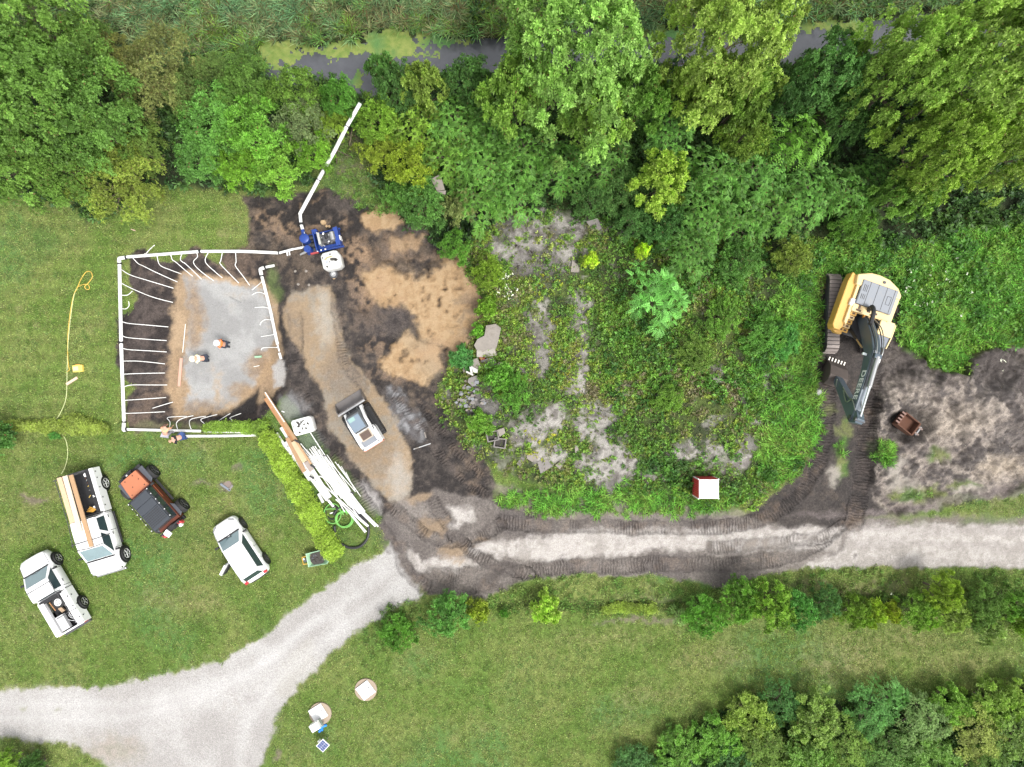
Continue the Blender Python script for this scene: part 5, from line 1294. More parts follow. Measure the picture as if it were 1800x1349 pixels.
# ------------------------------------------------------------------ white tank with grime, second lid
def shell_tank(name, label, px, py, z, ang, outline, h, m=TANK):
    e = vehicle(name, label, 'tank', px, py, z, ang)
    mb = MB(); n = len(outline)
    def ringz(z, k): return [(x * k, y * k, z) for x, y in outline]
    mb.loft([ringz(.05, .90), ringz(.15, .98), ringz(h * .7, 1.0), ringz(h * .95, .97), ringz(h, .90)])
    mb.build('body', m, e, True, bev=.03, ang=50)
    return e
tk = shell_tank('fuel_tank', 'grimy white polythene tank with dark recesses right below the blue pump', 583, 458, .75, 13, [(-.62, -.42), (-.45, -.58), (.35, -.60), (.60, -.45), (.62, .18), (.45, .52), (.25, .58), (-.45, .55), (-.62, .38)], .9)
GR = mat('grime', (0.05, 0.045, 0.04), .9); GR2 = mat('olive_grime', (0.33, 0.30, 0.14), .9)
for (x, y, sx, sy, rz, m) in ((.12, .02, .42, .16, -.4, GR), (.30, -.06, .22, .12, -.9, GR), (-.05, .20, .5, .08, .1, GR2), (-.30, .12, .22, .08, .3, GR2), (.02, .36, .16, .06, -.5, GR), (-.32, -.36, .13, .12, .3, GR), (-.28, -.08, .16, .14, .2, mat('grey_cap', (.3, .32, .38))), (.12, -.3, .14, .02, 0, GR), (-.12, -.1, .08, .08, 0, GR), (-.48, .22, .05, .2, 0, GR)):
    MB().prism([(x + sx / 2 * math.cos(a + rz) * (1 + .25 * math.sin(3 * a)), y + sy / 2 * math.sin(a) + sx / 3 * math.cos(a) * math.sin(rz)) for a in [6.283 * k / 9 for k in range(9)]], .88, .912).build('recess', m, tk)
sp = vehicle('spare_wheel', 'small grey jockey wheel with a round rim under the grimy white tank', 'wheel', 586, 482, .2, 13)
MB().cyl((0, 0, .05), (0, 0, .2), .26, n=20).build('tyre', DSTEEL, sp, True); MB().cyl((0, 0, .19), (0, 0, .225), .17, n=16).build('rim', STEEL, sp, True); MB().box(.02, .02, .24, .16, .05, .02, .4).build('plate', WHITE, sp)
t2 = shell_tank('water_tank', 'clean white moulded tank with a cut-out pattern above the pipe stack', 531.5, 749, .8, 15, [(-.64, -.35), (-.55, -.52), (.50, -.52), (.66, -.40), (.66, .40), (.52, .50), (-.55, .50), (-.66, .38)], .85, PVC)
for poly in ([(-.34, .38), (-.16, .33), (-.10, .18), (-.02, .12), (-.08, .30), (.22, .36), (.22, .28), (-.02, .2), (-.1, .05), (-.2, -.05), (-.36, .0), (-.22, .12)], [(.08, .10), (.20, .14), (.18, .0), (.10, -.02)], [(.30, .02), (.46, -.05), (.44, .10), (.36, .16)],
             [(-.06, -.14), (.08, -.02), (.02, -.2), (-.05, -.26)], [(.14, -.16), (.24, -.10), (.26, -.26), (.16, -.28)], [(-.34, -.33), (-.22, -.28), (-.16, -.36), (-.26, -.44)], [(-.56, .2), (-.53, .2), (-.5, -.05), (-.53, -.05)]):
    MB().prism(poly, .83, .862).build('recess', GR, t2)
for k in range(4):
    MB().box(-.02 + .02 * k, -.02 + .10 * k, .868, .30, .012, .012, .2).build('fluid_tube', PVC, t2)
tag(t2.children[0], None)

# stones near the pump
def stone(px, py, r, m, label, group=None, name='stone', sz=.6, seed=0, cat='stone'):
    q = random.Random(seed * 7 + int(px)); p = on(px, py, r * .3)
    n = 8; mb = MB(); rings = []
    for k in range(1, 5):
        a = math.pi * k / 5
        rings.append([(r * math.sin(a) * math.cos(t) * q.uniform(.75, 1.1), r * math.sin(a) * math.sin(t) * q.uniform(.75, 1.1), -r * sz * math.cos(a)) for t in [6.283 * i / n for i in range(n)]])
    ob = mb.loft(rings).build(name, m, None, loc=p, rz=q.random() * 6)
    return tag(ob, label, cat, group)
TST = mat('tan_stone', (0.40, 0.28, 0.16), .9, 0, .2, 8, .4)
stone(568, 391, .20, TST, 'largest tan stone above the blue pump')
for x, y in ((574, 398), (579, 398), (587, 489), (519, 477), (538, 477), (524, 500), (543, 501)):
    stone(x, y, .10, TST if x > 560 else CONCL, 'fist-sized pale stone on the dark soil near the pump', 'pale stones near the pump')
# ------------------------------------------------------------------ vehicles
def wheel(parent, x, y, z, r, w, side, hub=STEEL, spokes=5, name='wheel', hubr=.55):
    o = MB().cyl((x, y - w / 2, z), (x, y + w / 2, z), r, n=26).build('wheel_core', BLACK, parent, True)
    o.name = name
    mb = MB()
    prof = [(-w / 2, r * .72), (-w / 2, r * .94), (-w * .38, r * 1.01), (w * .38, r * 1.01), (w / 2, r * .94), (w / 2, r * .72)]
    mb.loft([[(x + q * math.cos(t), y + yy, z + q * math.sin(t)) for t in [6.283 * k / 28 for k in range(28)]] for yy, q in prof])
    mb.build('tyre', RUBBER, o, True)
    ys = y + side * (w / 2 + .012)
    rm = MB()
    rm.loft([[(x + q * math.cos(t), yy, z + q * math.sin(t)) for t in [6.283 * k / 24 for k in range(24)]] for yy, q in ((ys - side * .05, r * .70), (ys, r * .70), (ys, r * .62), (ys - side * .04, r * .58))])
    rm.cyl((x, ys - side * .03, z), (x, ys + side * .02, z), r * .16, n=10)
    for k in range(spokes):
        a = 6.283 * k / spokes
        c_, s_ = math.cos(a), math.sin(a)
        rm.tube([(x + c_ * r * .14, ys - side * .01, z + s_ * r * .14), (x + c_ * r * .62, ys - side * .015, z + s_ * r * .62)], r * .075, 5)
    rm.build('rim', hub, o, True)
    return o
def shell(parent, st, name='body', m=WHITE, sub=0):
    """lower body: stations (x, half width, bottom, waist, top, crown)"""
    rings = []
    for x, w, zb, zw, zt, cr in st:
        rings.append([(x, -w * .94, zb), (x, -w, zb + .12), (x, -w, zw), (x, -w * .965, zt - .05), (x, -w * .90, zt), (x, -w * .45, zt + cr * .75), (x, 0, zt + cr),
                      (x, w * .45, zt + cr * .75), (x, w * .90, zt), (x, w * .965, zt - .05), (x, w, zw), (x, w, zb + .12), (x, w * .94, zb)])
    o = MB().loft(rings[::-1]).build(name, m, parent, True, ang=50)
    if sub:
        s_ = o.modifiers.new('round', 'SUBSURF'); s_.levels = sub; s_.render_levels = sub
    return o
def lerp3(a, b, t): return Vector(a).lerp(Vector(b), t)
def cabin(parent, base, top, wind=PGLASS, roofm=WHITE, pill=.10, doors=2, sides=True, rear=True):
    """base, top: (xf, xr, half width, z); sloped glass house with inset panes. returns nothing"""
    xf, xr, w, z0 = base; tf, tr, tw, z1 = top
    B = [(xf, -w, z0), (xf, w, z0), (xr, w, z0), (xr, -w, z0)]; Tq = [(tf, -tw, z1), (tf, tw, z1), (tr, tw, z1), (tr, -tw, z1)]
    cr = .05
    rings = [B, Tq]
    MB().add(B + Tq, [(0, 1, 5, 4), (1, 2, 6, 5), (2, 3, 7, 6), (3, 0, 4, 7)][::1]).build('pillars', roofm, parent)
    # roof, slightly crowned
    rr = []
    for i in range(7):
        t = i / 6; x = tf + .02 + (tr - tf - .04) * t; k = 1 - .05 * abs(2 * t - 1) ** 3
        rr.append([(x, tw * k * s_, z1 + (.0 if abs(s_) == 1 else cr * (1 - s_ * s_) * (1 - .5 * abs(2 * t - 1) ** 3) + .01)) for s_ in (-1, -.92, -.5, 0, .5, .92, 1)] + [(x, tw * k, z1 - .03), (x, -tw * k, z1 - .03)])
    MB().loft(rr).build('roof', roofm, parent, True, ang=50)
    def pane(name, a, b, c, d, m, ins=.06, off=.012):
        a, b, c, d = map(Vector, (a, b, c, d)); ctr = (a + b + c + d) / 4
        lo = ins
        P4 = [a.lerp(b, lo).lerp(d.lerp(c, lo), lo), b.lerp(a, lo).lerp(c.lerp(d, lo), lo), c.lerp(d, lo).lerp(b.lerp(a, lo), lo), d.lerp(c, lo).lerp(a.lerp(b, lo), lo)]
        nn = (P4[1] - P4[0]).cross(P4[3] - P4[0]).normalized()
        outw = ctr - Vector(((xf + xr) / 2, 0, z0 * .5 + z1 * .5 - .5))
        if nn.dot(outw) < 0: P4 = P4[::-1]; nn = -nn
        P4 = [p + nn * off for p in P4]
        MB().quad(*P4, -.01).build(name, m, parent)
    pane('windscreen', B[0], B[1], Tq[1], Tq[0], wind, .06)
    if rear: pane('rear_window', B[2], B[3], Tq[3], Tq[2], GLASS, .1)
    if sides:
        for s_, (f0, r0, f1, r1) in ((1, (B[1], B[2], Tq[1], Tq[2])), (-1, (B[0], B[3], Tq[0], Tq[3]))):
            for k in range(doors):
                a, b = k / doors + .01, (k + 1) / doors - .01
                pane('side_window', lerp3(f0, r0, a), lerp3(f0, r0, b), lerp3(f1, r1, b), lerp3(f1, r1, a), GLASS, .09)
def mirror(parent, x, y, z, s_, m=BLACK):
    MB().box(x, y + s_ * .13, z + .05, .12, .22, .2).box(x, y + s_ * .02, z, .05, .12, .05).build('wing_mirror', m, parent, bev=.02)
def seam(parent, pts, r=.012, name='panel_gap', m=BLACK):
    return MB().tube(pts, r, 4).build(name, m, parent)

# white crew-cab flatbed truck with timber
tA = vehicle('work_truck', 'white crew-cab truck with black open bed carrying long timber planks', 'truck', 160, 920, 1.2, -73.5)
LA = 6.5
shell(tA, [(3.25, .62, .50, .80, .95, .04), (3.2, .86, .42, .80, 1.0, .05), (3.0, 1.0, .40, .85, 1.12, .05), (2.3, 1.03, .40, .9, 1.20, .06), (1.9, 1.03, .40, .9, 1.26, .03), (0.0, 1.03, .40, .9, 1.26, 0), (-.42, 1.02, .42, .9, 1.26, 0)], 'body')
cabin(tA, (2.25, -.38, .96, 1.24), (1.42, -.30, .80, 1.92), doors=2)
# service bed
MB().box(-1.85, 0, .78, 2.8, 1.5, .10).build('bed_floor', mat('bed_liner', (.02, .02, .022), .8, 0, .3, 5), tA)
MB().box(-1.85, -.98, .95, 2.8, .12, .62).box(-3.22, 0, .9, .10, 2.05, .5).box(-.50, 0, 1.0, .06, 2.0, .75).build('bed_side', DSTEEL, tA, bev=.01)
MB().prism([(-3.25, .86), (-.48, .86), (-.48, 1.1), (-3.25, 1.1)], .55, 1.34).build('utility_box', WHITE, tA, bev=.02)
MB().box(-1.9, .72, 1.02, 2.7, .30, .5).build('bed_wall', BLACK, tA)
for x in (-3.0, -2.6, -2.0, -1.35, -.85): MB().box(x, 1.105, 1.12, .07, .03, .09).build('latch', DSTEEL, tA)
MB().box(-1.75, -.72, 1.15, 2.0, .42, .28).build('tool_chest', mat('black_lid', (.035, .037, .042), .45), tA, bev=.02)
for pts in ([(-3.1, -.98, 1.0), (-3.1, -.98, 2.0), (-3.1, .6, 2.0), (-3.1, .6, 1.0)], [(-1.0, -.98, 1.0), (-1.0, -.98, 1.75), (-1.0, -.35, 1.75)], [(-2.1, -.98, 1.0), (-2.1, -.98, 1.75), (-2.1, -.45, 1.75)], [(-3.1, -1.0, 1.75), (-.2, -1.0, 1.75), (1.1, -.98, 1.95)], [(.95, -1.0, 1.3), (.95, -1.0, 2.02), (.95, .9, 2.02), (.95, 1.0, 1.3)]):
    MB().tube(pts, .025, 6).build('ladder_rack', DSTEEL, tA, True)
for s_ in (-1, 1): mirror(tA, 1.95, s_ * 1.05, 1.22, s_)
seam(tA, [(1.85, 1.035, .5), (1.85, 1.02, 1.24)]); seam(tA, [(.75, 1.035, .5), (.75, 1.03, 1.24)]); seam(tA, [(-.36, 1.03, .5), (-.36, 1.03, 1.24)])
for x in (.95, -.15): MB().box(x, 1.045, 1.05, .16, .03, .05).build('door_handle', DSTEEL, tA)
seam(tA, [(2.28, -.9, 1.215), (2.3, 0, 1.275), (2.28, .9, 1.215)], .018)
MB().loft([[(3.18 - .12 * (y / .9) ** 2, y, .98 + dz) for dz in (0, .05)] + [(3.27 - .14 * (y / .9) ** 2, y, .9 + dz) for dz in (.05, 0)] for y in (-.75, -.4, 0, .4, .75)]).build('grille', DSTEEL, tA)
for s_ in (-1, 1): MB().box(3.10, s_ * .82, .95, .18, .22, .16).build('headlight', STEEL, tA, bev=.02)
MB().box(3.3, 0, .55, .14, 1.9, .24).build('bumper', STEEL, tA, bev=.04)
for x in (2.45, -2.15):
    for s_ in (-1, 1):
        MB().cyl((x, s_ * .9, .46), (x, s_ * 1.045, .46), .56, n=24).build('wheel_arch', BLACK, tA, True)
        wheel(tA, x, s_ * (1.0 if x > 0 else .99), .44, .44, .27, s_, hub=mat('white_rim', (.55, .55, .55), .4, .3))
MB().box(.7, 1.02, .42, 2.0, .18, .06).build('running_board', BLACK, tA)
# things in the bed
def on_veh(e, x, y, z):
    return e.matrix_world @ Vector((x, y, z)) if False else Matrix.Translation(e.location) @ e.rotation_euler.to_matrix().to_4x4() @ Vector((x, y, z))
def child_of_world(name, mb_pts, e, m, label, cat, group=None): pass
def beam(e, p0, p1, w, t, m, label, name='timber_plank', cat='plank', group=None):
    a, b = on_veh(e, *p0), on_veh(e, *p1); d = b - a; L = d.length
    o = MB().box(0, 0, 0, L, w, t).build(name, m, None, bev=.006)
    o.location = (a + b) / 2; o.rotation_euler = d.to_track_quat('X', 'Z').to_euler()
    return tag(o, label, cat, group)
beam(tA, (-3.2, -.50, 2.06), (-.35, -.50, 2.06), .30, .06, WOOD2, 'outermost of the three timber planks laid on the truck rack', group='timber planks on the truck')
beam(tA, (-3.2, -.14, 2.06), (.30, -.20, 2.07), .30, .06, mat('white_timber', (.58, .48, .36), .7, 0, .12), 'palest middle plank of the three on the truck rack', group='timber planks on the truck')
beam(tA, (-3.15, .22, 2.06), (1.35, .20, 2.08), .26, .07, WOOD, 'longest brownest plank on the truck, reaching over its cab roof', group='timber planks on the truck')
def put(e, mb, name, x, y, z, m, label, cat, rz=0, smooth=False, bev=0, group=None):
    o = mb.build(name, m, None, smooth, bev); o.location = on_veh(e, x, y, z); o.rotation_euler = (0, 0, e.rotation_euler[2] + rz)
    return tag(o, label, cat, group)
cm = put(tA, MB().box(0, 0, .25, .5, .34, .3).cyl((-.2, 0, .18), (.2, 0, .18), .17, n=14), 'air_compressor', -2.95, -.98, .95, mat('red_white', (.42, .10, .12), .5, 0, .5, 9), 'red and white air compressor hanging on the rear corner of the timber truck', 'compressor', 0, True)
MB().box(0, 0, .42, .28, .24, .1).build('motor_cover', WHITE, cm, bev=.02); MB().tube([(-.3, -.2, .2), (-.35, 0, .5), (-.3, .2, .2)], .02, 6).build('handle', BLACK, cm, True)
put(tA, MB().cyl((0, 0, 0), (0, 0, .3), .13, n=14), 'white_bucket', -2.95, .52, .9, WHITE, 'white bucket at the tail of the black truck bed', 'bucket', 0, True)
put(tA, MB().cyl((0, 0, 0), (0, 0, .28), .14, .12, 14), 'white_coil', -.85, .48, .9, WHITE, 'round white coil behind the cab on the truck bed', 'coil', 0, True)
q_ = random.Random(3)
for k in range(4):
    put(tA, MB().box(0, 0, 0, .42, .05, .05), 'yellow_stake', -.85 + .05 * k, .30 - .07 * k + .1, 1.25, mat('amber', (.62, .33, .05)), 'yellow stakes lying behind the cab of the timber truck', 'stake', .9 + .12 * k, group='yellow stakes on the truck bed')
for k in range(9):
    put(tA, MB().tube([(0, 0, 0), (q_.uniform(-.2, .2), q_.uniform(.02, .1), .05), (q_.uniform(-.1, .1), q_.uniform(-.12, .12), .02)], .025, 5), 'hand_tool', -2.75 + .13 * k + q_.random() * .05, .40 + q_.uniform(-.1, .12), 1.0, [RUST, STEEL, RUST, YHOSE, DSTEEL][k % 5], 'small tools jumbled on the right of the truck bed', 'tool', q_.random() * 6, True, group='tools on the truck bed')
put(tA, MB().box(0, 0, 0, .14, .05, .04).box(.02, .04, 0, .04, .14, .04), 'white_clamp', -1.55, .68, 1.3, WHITE, 'small white clamp on the black bed wall', 'clamp')

seam(tA, [(1.35, -.80, 1.965), (1.42, 0, 1.985), (1.35, .80, 1.965)], .02)
seam(tA, [(3.0, -.93, 1.10), (2.3, -.95, 1.19)], .014); seam(tA, [(3.0, .93, 1.10), (2.3, .95, 1.19)], .014)
seam(tA, [(.95, -.8, 1.97), (.93, .2, 2.0)], .02)
for s_ in (-1, 1): seam(tA, [(2.20, s_ * .35, 1.29), (2.05, s_ * -.25, 1.36)], .014, 'wiper')
MB().box(2.28, 0, 1.25, .10, 1.75, .03).build('cowl', BLACK, tA)

# smaller white pickup, bed full of junk
tB = vehicle('pickup_truck', 'white regular-cab pickup with a spare wheel and toolboxes in its bed', 'pickup', 87, 1044, 1.15, 120.6)
shell(tB, [(2.55, .50, .48, .72, .90, .03), (2.5, .80, .40, .75, .95, .04), (2.25, .95, .36, .82, 1.04, .05), (1.55, .99, .36, .88, 1.12, .06), (1.15, .99, .36, .9, 1.18, .03), (.1, .99, .36, .9, 1.18, 0), (-.18, .99, .38, .9, 1.18, 0)])
cabin(tB, (1.58, -.12, .93, 1.16), (.86, -.05, .76, 1.72), doors=1)
for s_ in (-1, 1):
    MB().box(-1.38, s_ * .93, .80, 2.38, .12, .74).build('bed_side', WHITE, tB, bev=.03)
    MB().box(-1.38, s_ * .78, 1.10, 2.25, .38, .26).build('side_toolbox', WHITE, tB, bev=.02)
    mirror(tB, 1.22, s_ * 1.0, 1.15, s_)
    for x in (1.72, -1.45):
        MB().cyl((x, s_ * .88, .42), (x, s_ * .998, .42), .48, n=24).build('wheel_arch', BLACK, tB, True)
        wheel(tB, x, s_ * .97, .38, .38, .24, s_, hub=STEEL)
MB().box(-1.38, 0, .62, 2.3, 1.4, .08).build('bed_floor', mat('bed_liner', (.02, .02, .022)), tB)
MB().box(-2.55, 0, .82, .09, 1.75, .62).build('tailgate', WHITE, tB, bev=.02)
MB().box(-2.66, -.08, .55, .14, 1.8, .22).build('rear_bumper', DSTEEL, tB, bev=.03)
MB().box(-.26, 0, 1.28, .14, 1.5, .16).box(-.36, 0, 1.0, .1, 1.4, .4).build('headache_rack', BLACK, tB, bev=.02)
MB().tube([(.60, -.80, 1.2), (.60, -.78, 1.80), (.60, .78, 1.80), (.60, .80, 1.2)], .022, 6).build('roof_bar', DSTEEL, tB, True)
MB().tube([(-1.60, -.98, 1.2), (-1.60, -.98, 1.75), (-1.60, -.05, 1.75)], .022, 6).tube([(-2.5, -.98, 1.2), (-2.5, -.98, 1.75), (.6, -.8, 1.78)], .018, 6).build('ladder_rack', DSTEEL, tB, True)
seam(tB, [(1.60, -.85, 1.13), (1.62, 0, 1.195), (1.60, .85, 1.13)], .016)
MB().cyl((1.0, -.42, 1.05), (1.05, -.42, 1.2), .17, n=14).build('steering_wheel', BLACK, tB, True) if False else None
for x in (1.2, .02, -.16): seam(tB, [(x, -.995, .5), (x, -.99, 1.16)])
for x in (-.7, -1.35, -2.15): MB().box(x, -.93, 1.235, .09, .07, .02).build('latch', DSTEEL, tB)
for x in (-.7, -1.35, -2.15): MB().box(x, -.995, .95, .08, .03, .08).build('latch', DSTEEL, tB)
MB().box(.35, -1.0, .95, .16, .03, .05).build('door_handle', DSTEEL, tB)
for s_ in (-1, 1): MB().box(2.36, s_ * .72, .88, .16, .24, .14).build('headlight', STEEL, tB, bev=.02); MB().box(-2.56, s_ * .88, .85, .1, .1, .3).build('tail_light', REDP, tB)
sw = put(tB, MB().loft([[(q * math.cos(t), q * math.sin(t), z) for t in [6.283 * k / 24 for k in range(24)]] for z, q in ((0, .24), (0, .36), (.22, .36), (.22, .24))]), 'spare_wheel', -.72, -.18, .95, RUBBER, 'spare wheel with a white rim lying in the pickup bed', 'wheel', 0, True)
MB().cyl((0, 0, .05), (0, 0, .228), .225, n=20).build('rim', WHITE, sw, True)
for k in range(5): MB().cyl((.13 * math.cos(k * 1.257), .13 * math.sin(k * 1.257), .22), (.13 * math.cos(k * 1.257), .13 * math.sin(k * 1.257), .238), .035, n=8).build('rim_hole', BLACK, sw)
bx_ = put(tB, MB().box(0, 0, .14, .95, .52, .28), 'aluminium_box', -1.95, .20, .92, mat('brushed_alloy', (.62, .62, .62), .4, .3, .06), 'silver aluminium box at the tail of the pickup bed', 'box', 0, bev=.02)
for k in range(5): MB().box(0, -.2 + .1 * k, .284, .9, .012, .012).build('rib', STEEL, bx_)
put(tB, MB().box(0, 0, 0, .62, .05, .05), 'wooden_batten', -.78, .22, 1.18, WOODO, 'orange batten standing across the pickup bed', 'batten', .12)
put(tB, MB().box(0, 0, 0, .36, .22, .12, 0), 'cardboard_box', -1.2, .05, .85, mat('cardboard', (.42, .30, .20), .9), 'flattened cardboard by the spare wheel in the pickup bed', 'cardboard', .3)
for k in range(14):
    put(tB, MB().ball((0, 0, 0), q_.uniform(.05, .11), 7, 5, q_.uniform(.6, 1.1)), 'scrap_part', -.95 - .105 * k, -.42 + q_.uniform(-.07, .07), .95, [DSTEEL, STEEL, BLACK, RUST][k % 4], 'small machine parts heaped along the right side of the pickup bed', 'machine part', q_.random() * 6, group='machine parts in the pickup bed')
for k in range(3):
    put(tB, MB().tube([(-.2, 0, 0), (0, .03, .02), (.22, -.02, 0)], .012, 5), 'cord_end', -1.7 - .2 * k, -.55 + .05 * k, 1.26, WHITE, 'white cord ends lying over the pickup toolbox', 'cord', .5 * k, group='white cords on the pickup')

MB().box(1.58, 0, 1.175, .10, 1.7, .03).build('cowl', BLACK, tB)
for s_ in (-1, 1): seam(tB, [(1.56, s_ * .35, 1.20), (1.42, s_ * -.25, 1.28)], .012, 'wiper'); seam(tB, [(2.3, s_ * .88, 1.03), (1.6, s_ * .92, 1.12)], .012)

# white crossover with an open rear door
sv = vehicle('crossover_car', 'white compact crossover with its rear left door standing open', 'car', 421, 968, .9, 123.2)
shell(sv, [(2.12, .50, .42, .62, .70, .02), (2.05, .74, .30, .65, .80, .05), (1.8, .86, .24, .72, .90, .07), (1.2, .89, .22, .80, 1.00, .07), (.85, .90, .22, .84, 1.05, .03), (-.6, .90, .22, .86, 1.06, 0), (-1.5, .89, .24, .88, 1.06, 0), (-1.9, .84, .28, .80, 1.02, 0), (-2.10, .70, .34, .70, .92, 0)], sub=1)
cabin(sv, (1.12, -1.88, .82, 1.02), (.45, -1.58, .64, 1.56), doors=1)
for s_ in (-1, 1):
    mirror(sv, .85, s_ * .88, 1.02, s_, BLACK)
    seam(sv, [(.35, s_ * .52, 1.60), (-.5, s_ * .53, 1.62), (-1.4, s_ * .52, 1.60)], .016, 'roof_rail', GREYP)
    for x in (1.32, -1.32):
        MB().cyl((x, s_ * .78, .36), (x, s_ * .915, .36), .42, n=24).build('wheel_arch', BLACK, sv, True)
        wheel(sv, x, s_ * .80, .34, .34, .22, s_, hub=DSTEEL)
    MB().box(-1.93, s_ * .68, .98, .20, .22, .16).build('tail_light', REDP, sv, bev=.03)
    MB().loft([[(1.78 + .2 * t, s_ * (.74 - .30 * t), .925 - .03 * t + dz) for dz in (0, .02)] + [(1.84 + .2 * t, s_ * (.78 - .3 * t), .89 - .03 * t + dz) for dz in (.02, 0)] for t in (0, .5, 1)]).build('headlight', STEEL, sv)
for x in (.75, -.25, -1.05): seam(sv, [(x, -.912, .35), (x, -.915, 1.02)], .008)
for x in (.0, -.85): MB().box(x, -.925, .90, .15, .02, .04).build('door_handle', WHITE, sv)
MB().box(-2.12, 0, .5, .06, 1.3, .1).build('rear_bumper_strip', BLACK, sv)
dr = MB().xprism([(0, .30), (0, 1.02), (-.06, 1.52), (-.72, 1.50), (-.95, 1.02), (-.95, .35)], -.035, .035).build('open_door', WHITE, sv, bev=.01)
dr.location = (-.25, .92, 0); dr.rotation_euler = (0, 0, R(-62))
MB().xprism([(-.06, .36), (-.06, 1.0), (-.86, 1.0), (-.86, .40)], -.10, -.037).build('door_lining', BLACK, dr, bev=.01)

MB().box(1.14, 0, 1.045, .10, 1.5, .03).build('cowl', BLACK, sv)
for s_ in (-1, 1): seam(sv, [(1.12, s_ * .3, 1.07), (.98, s_ * -.2, 1.16)], .012, 'wiper'); seam(sv, [(1.9, s_ * .74, .895), (1.15, s_ * .80, 1.01)], .010)
seam(sv, [(-1.98, -.78, .95), (-2.02, 0, .98), (-1.98, .78, .95)], .012)

# black and copper off-roader
jp = vehicle('off_road_car', 'boxy off-roader with copper orange bonnet and ribbed black roof', 'off-road car', 264, 881, 1.1, 131.3)
JC = mat('copper_body', (.42, .125, .06), .3, .1, .06, 4)
MB().prism([(2.0, -.66), (2.0, .66), (.72, .74), (-1.95, .76), (-1.95, -.76), (.72, -.74)], .55, 1.18).build('body', mat('dark_copper', (.13, .035, .018), .4, .1, .1), jp, bev=.03)
MB().loft([[(x, -w, z - .06), (x, -w, z), (x, -w * .5, z + .05), (x, 0, z + .06), (x, w * .5, z + .05), (x, w, z), (x, w, z - .06)] for x, w, z in ((2.0, .60, 1.20), (1.4, .66, 1.24), (.80, .70, 1.26))][::-1]).build('bonnet', ORANGE if False else mat('copper_bonnet', (.42, .15, .075), .35, .0, .06, 4), jp, True)
for x, y in ((1.85, .3), (1.85, -.3), (1.3, .15), (1.45, -.45), (.95, .5), (.95, -.5)): MB().box(x, y, 1.30 + .005 * x, .05, .05, .03).build('bonnet_latch', BLACK, jp)
cabin(jp, (.78, -1.75, .72, 1.18), (.55, -1.72, .68, 1.80), roofm=mat('black_roof', (.034, .040, .050), .6, 0, .15, 5, .2), wind=GLASS, doors=3)
for x0, x1 in ((.50, -.02), (-.06, -.56), (-.60, -1.72)): MB().box((x0 + x1) / 2, 0, 1.865, abs(x1 - x0), 1.26, .05).build('roof_panel', _mats['black_roof'], jp, bev=.015)
for i in range(7):
    for j in range(9): MB().box(-.72 - .13 * i, -.52 + .13 * j, 1.893, .075, .085, .01).build('molle_slot', BLACK, jp) if (i + j) % 1 == 0 and j < 9 else None
for s_ in (-1, 1):
    MB().tube([(.55, s_ * .74, 1.84), (-1.7, s_ * .74, 1.84)], .03, 6).build('roof_rail', BLACK, jp, True)
    for x in (.52, .15, -.3, -.62, -1.1, -1.6): MB().ball((x, s_ * .74, 1.89), .035, 7, 5).build('rail_bolt', WHITE, jp, True)
    MB().prism([(2.05, s_ * .62), (2.05, s_ * .98), (1.05, s_ * .98), (.85, s_ * .72)], .86, .95).build('front_fender', mat('fender_plastic', (.07, .075, .09), .45), jp, bev=.02)
    MB().prism([(-.85, s_ * .74), (-1.1, s_ * .96), (-1.75, s_ * .96), (-1.9, s_ * .74)], .90, .97).build('rear_fender', _mats['fender_plastic'], jp, bev=.02)
    MB().box(.1, s_ * .86, .52, 1.7, .16, .08).build('side_step', BLACK, jp, bev=.02)
    for x in (1.42, -1.38): wheel(jp, x, s_ * 1.0, .46, .46, .34, s_, hub=DSTEEL)
    mirror(jp, .66, s_ * .78, 1.25, s_)
    MB().tube([(.7, s_ * .765, 1.05), (-.3, s_ * .77, 1.05)], .014, 5).build('door_trim', JC, jp)
MB().box(.72, 0, 1.235, .20, 1.35, .05).build('cowl', mat('dull_red_cowl', (.22, .05, .04), .5), jp)
MB().box(2.16, 0, .72, .22, 1.7, .24).tube([(2.2, -.45, .8), (2.22, -.35, 1.1), (2.22, .35, 1.1), (2.2, .45, .8)], .04, 8).box(2.2, 0, .9, .25, .5, .16).build('front_bumper', BLACK, jp, bev=.02)
MB().box(2.18, .1, 1.0, .12, .10, .06).build('tow_hook', WHITE, jp)
MB().box(-2.05, 0, .72, .22, 1.6, .24).box(-2.12, 0, 1.25, .10, 1.5, .5).build('rear_carrier', BLACK, jp, bev=.02)
MB().cyl((-2.02, -.05, 1.1), (-2.26, -.05, 1.1), .42, n=22).build('spare_tyre', RUBBER, jp, True)
for y in (-.62, .62):
    fc = put(jp, MB().prism([(-.18, -.13), (.18, -.13), (.18, .13), (-.18, .13)], 0, .38, .85), 'fuel_can', -2.22, y, 1.05, mat('red_can', (.50, .05, .06), .4, 0, .15), 'red fuel can on the %s of the off-roader' % ('rear corner nearer the timber truck' if y > 0 else 'rear corner farther from the timber truck'), 'fuel can', .3, bev=.05)
    MB().cyl((.0, 0, .36), (.0, 0, .44), .04, n=8).build('cap', BLACK, fc, True)
wb = put(jp, MB().box(0, 0, .05, .42, .34, .1).box(.05, .1, .12, .2, .12, .08), 'white_crate', -2.30, -.05 + .32, 1.50, WHITE, 'small white crate strapped behind the spare tyre of the off-roader', 'crate', .2, bev=.02)
put(jp, MB().cyl((0, 0, 0), (0, 0, .2), .1, n=12), 'white_jug', -2.42, -.62, 1.3, WHITE, 'round white jug beside the red can on the off-roader', 'jug', 0, True)

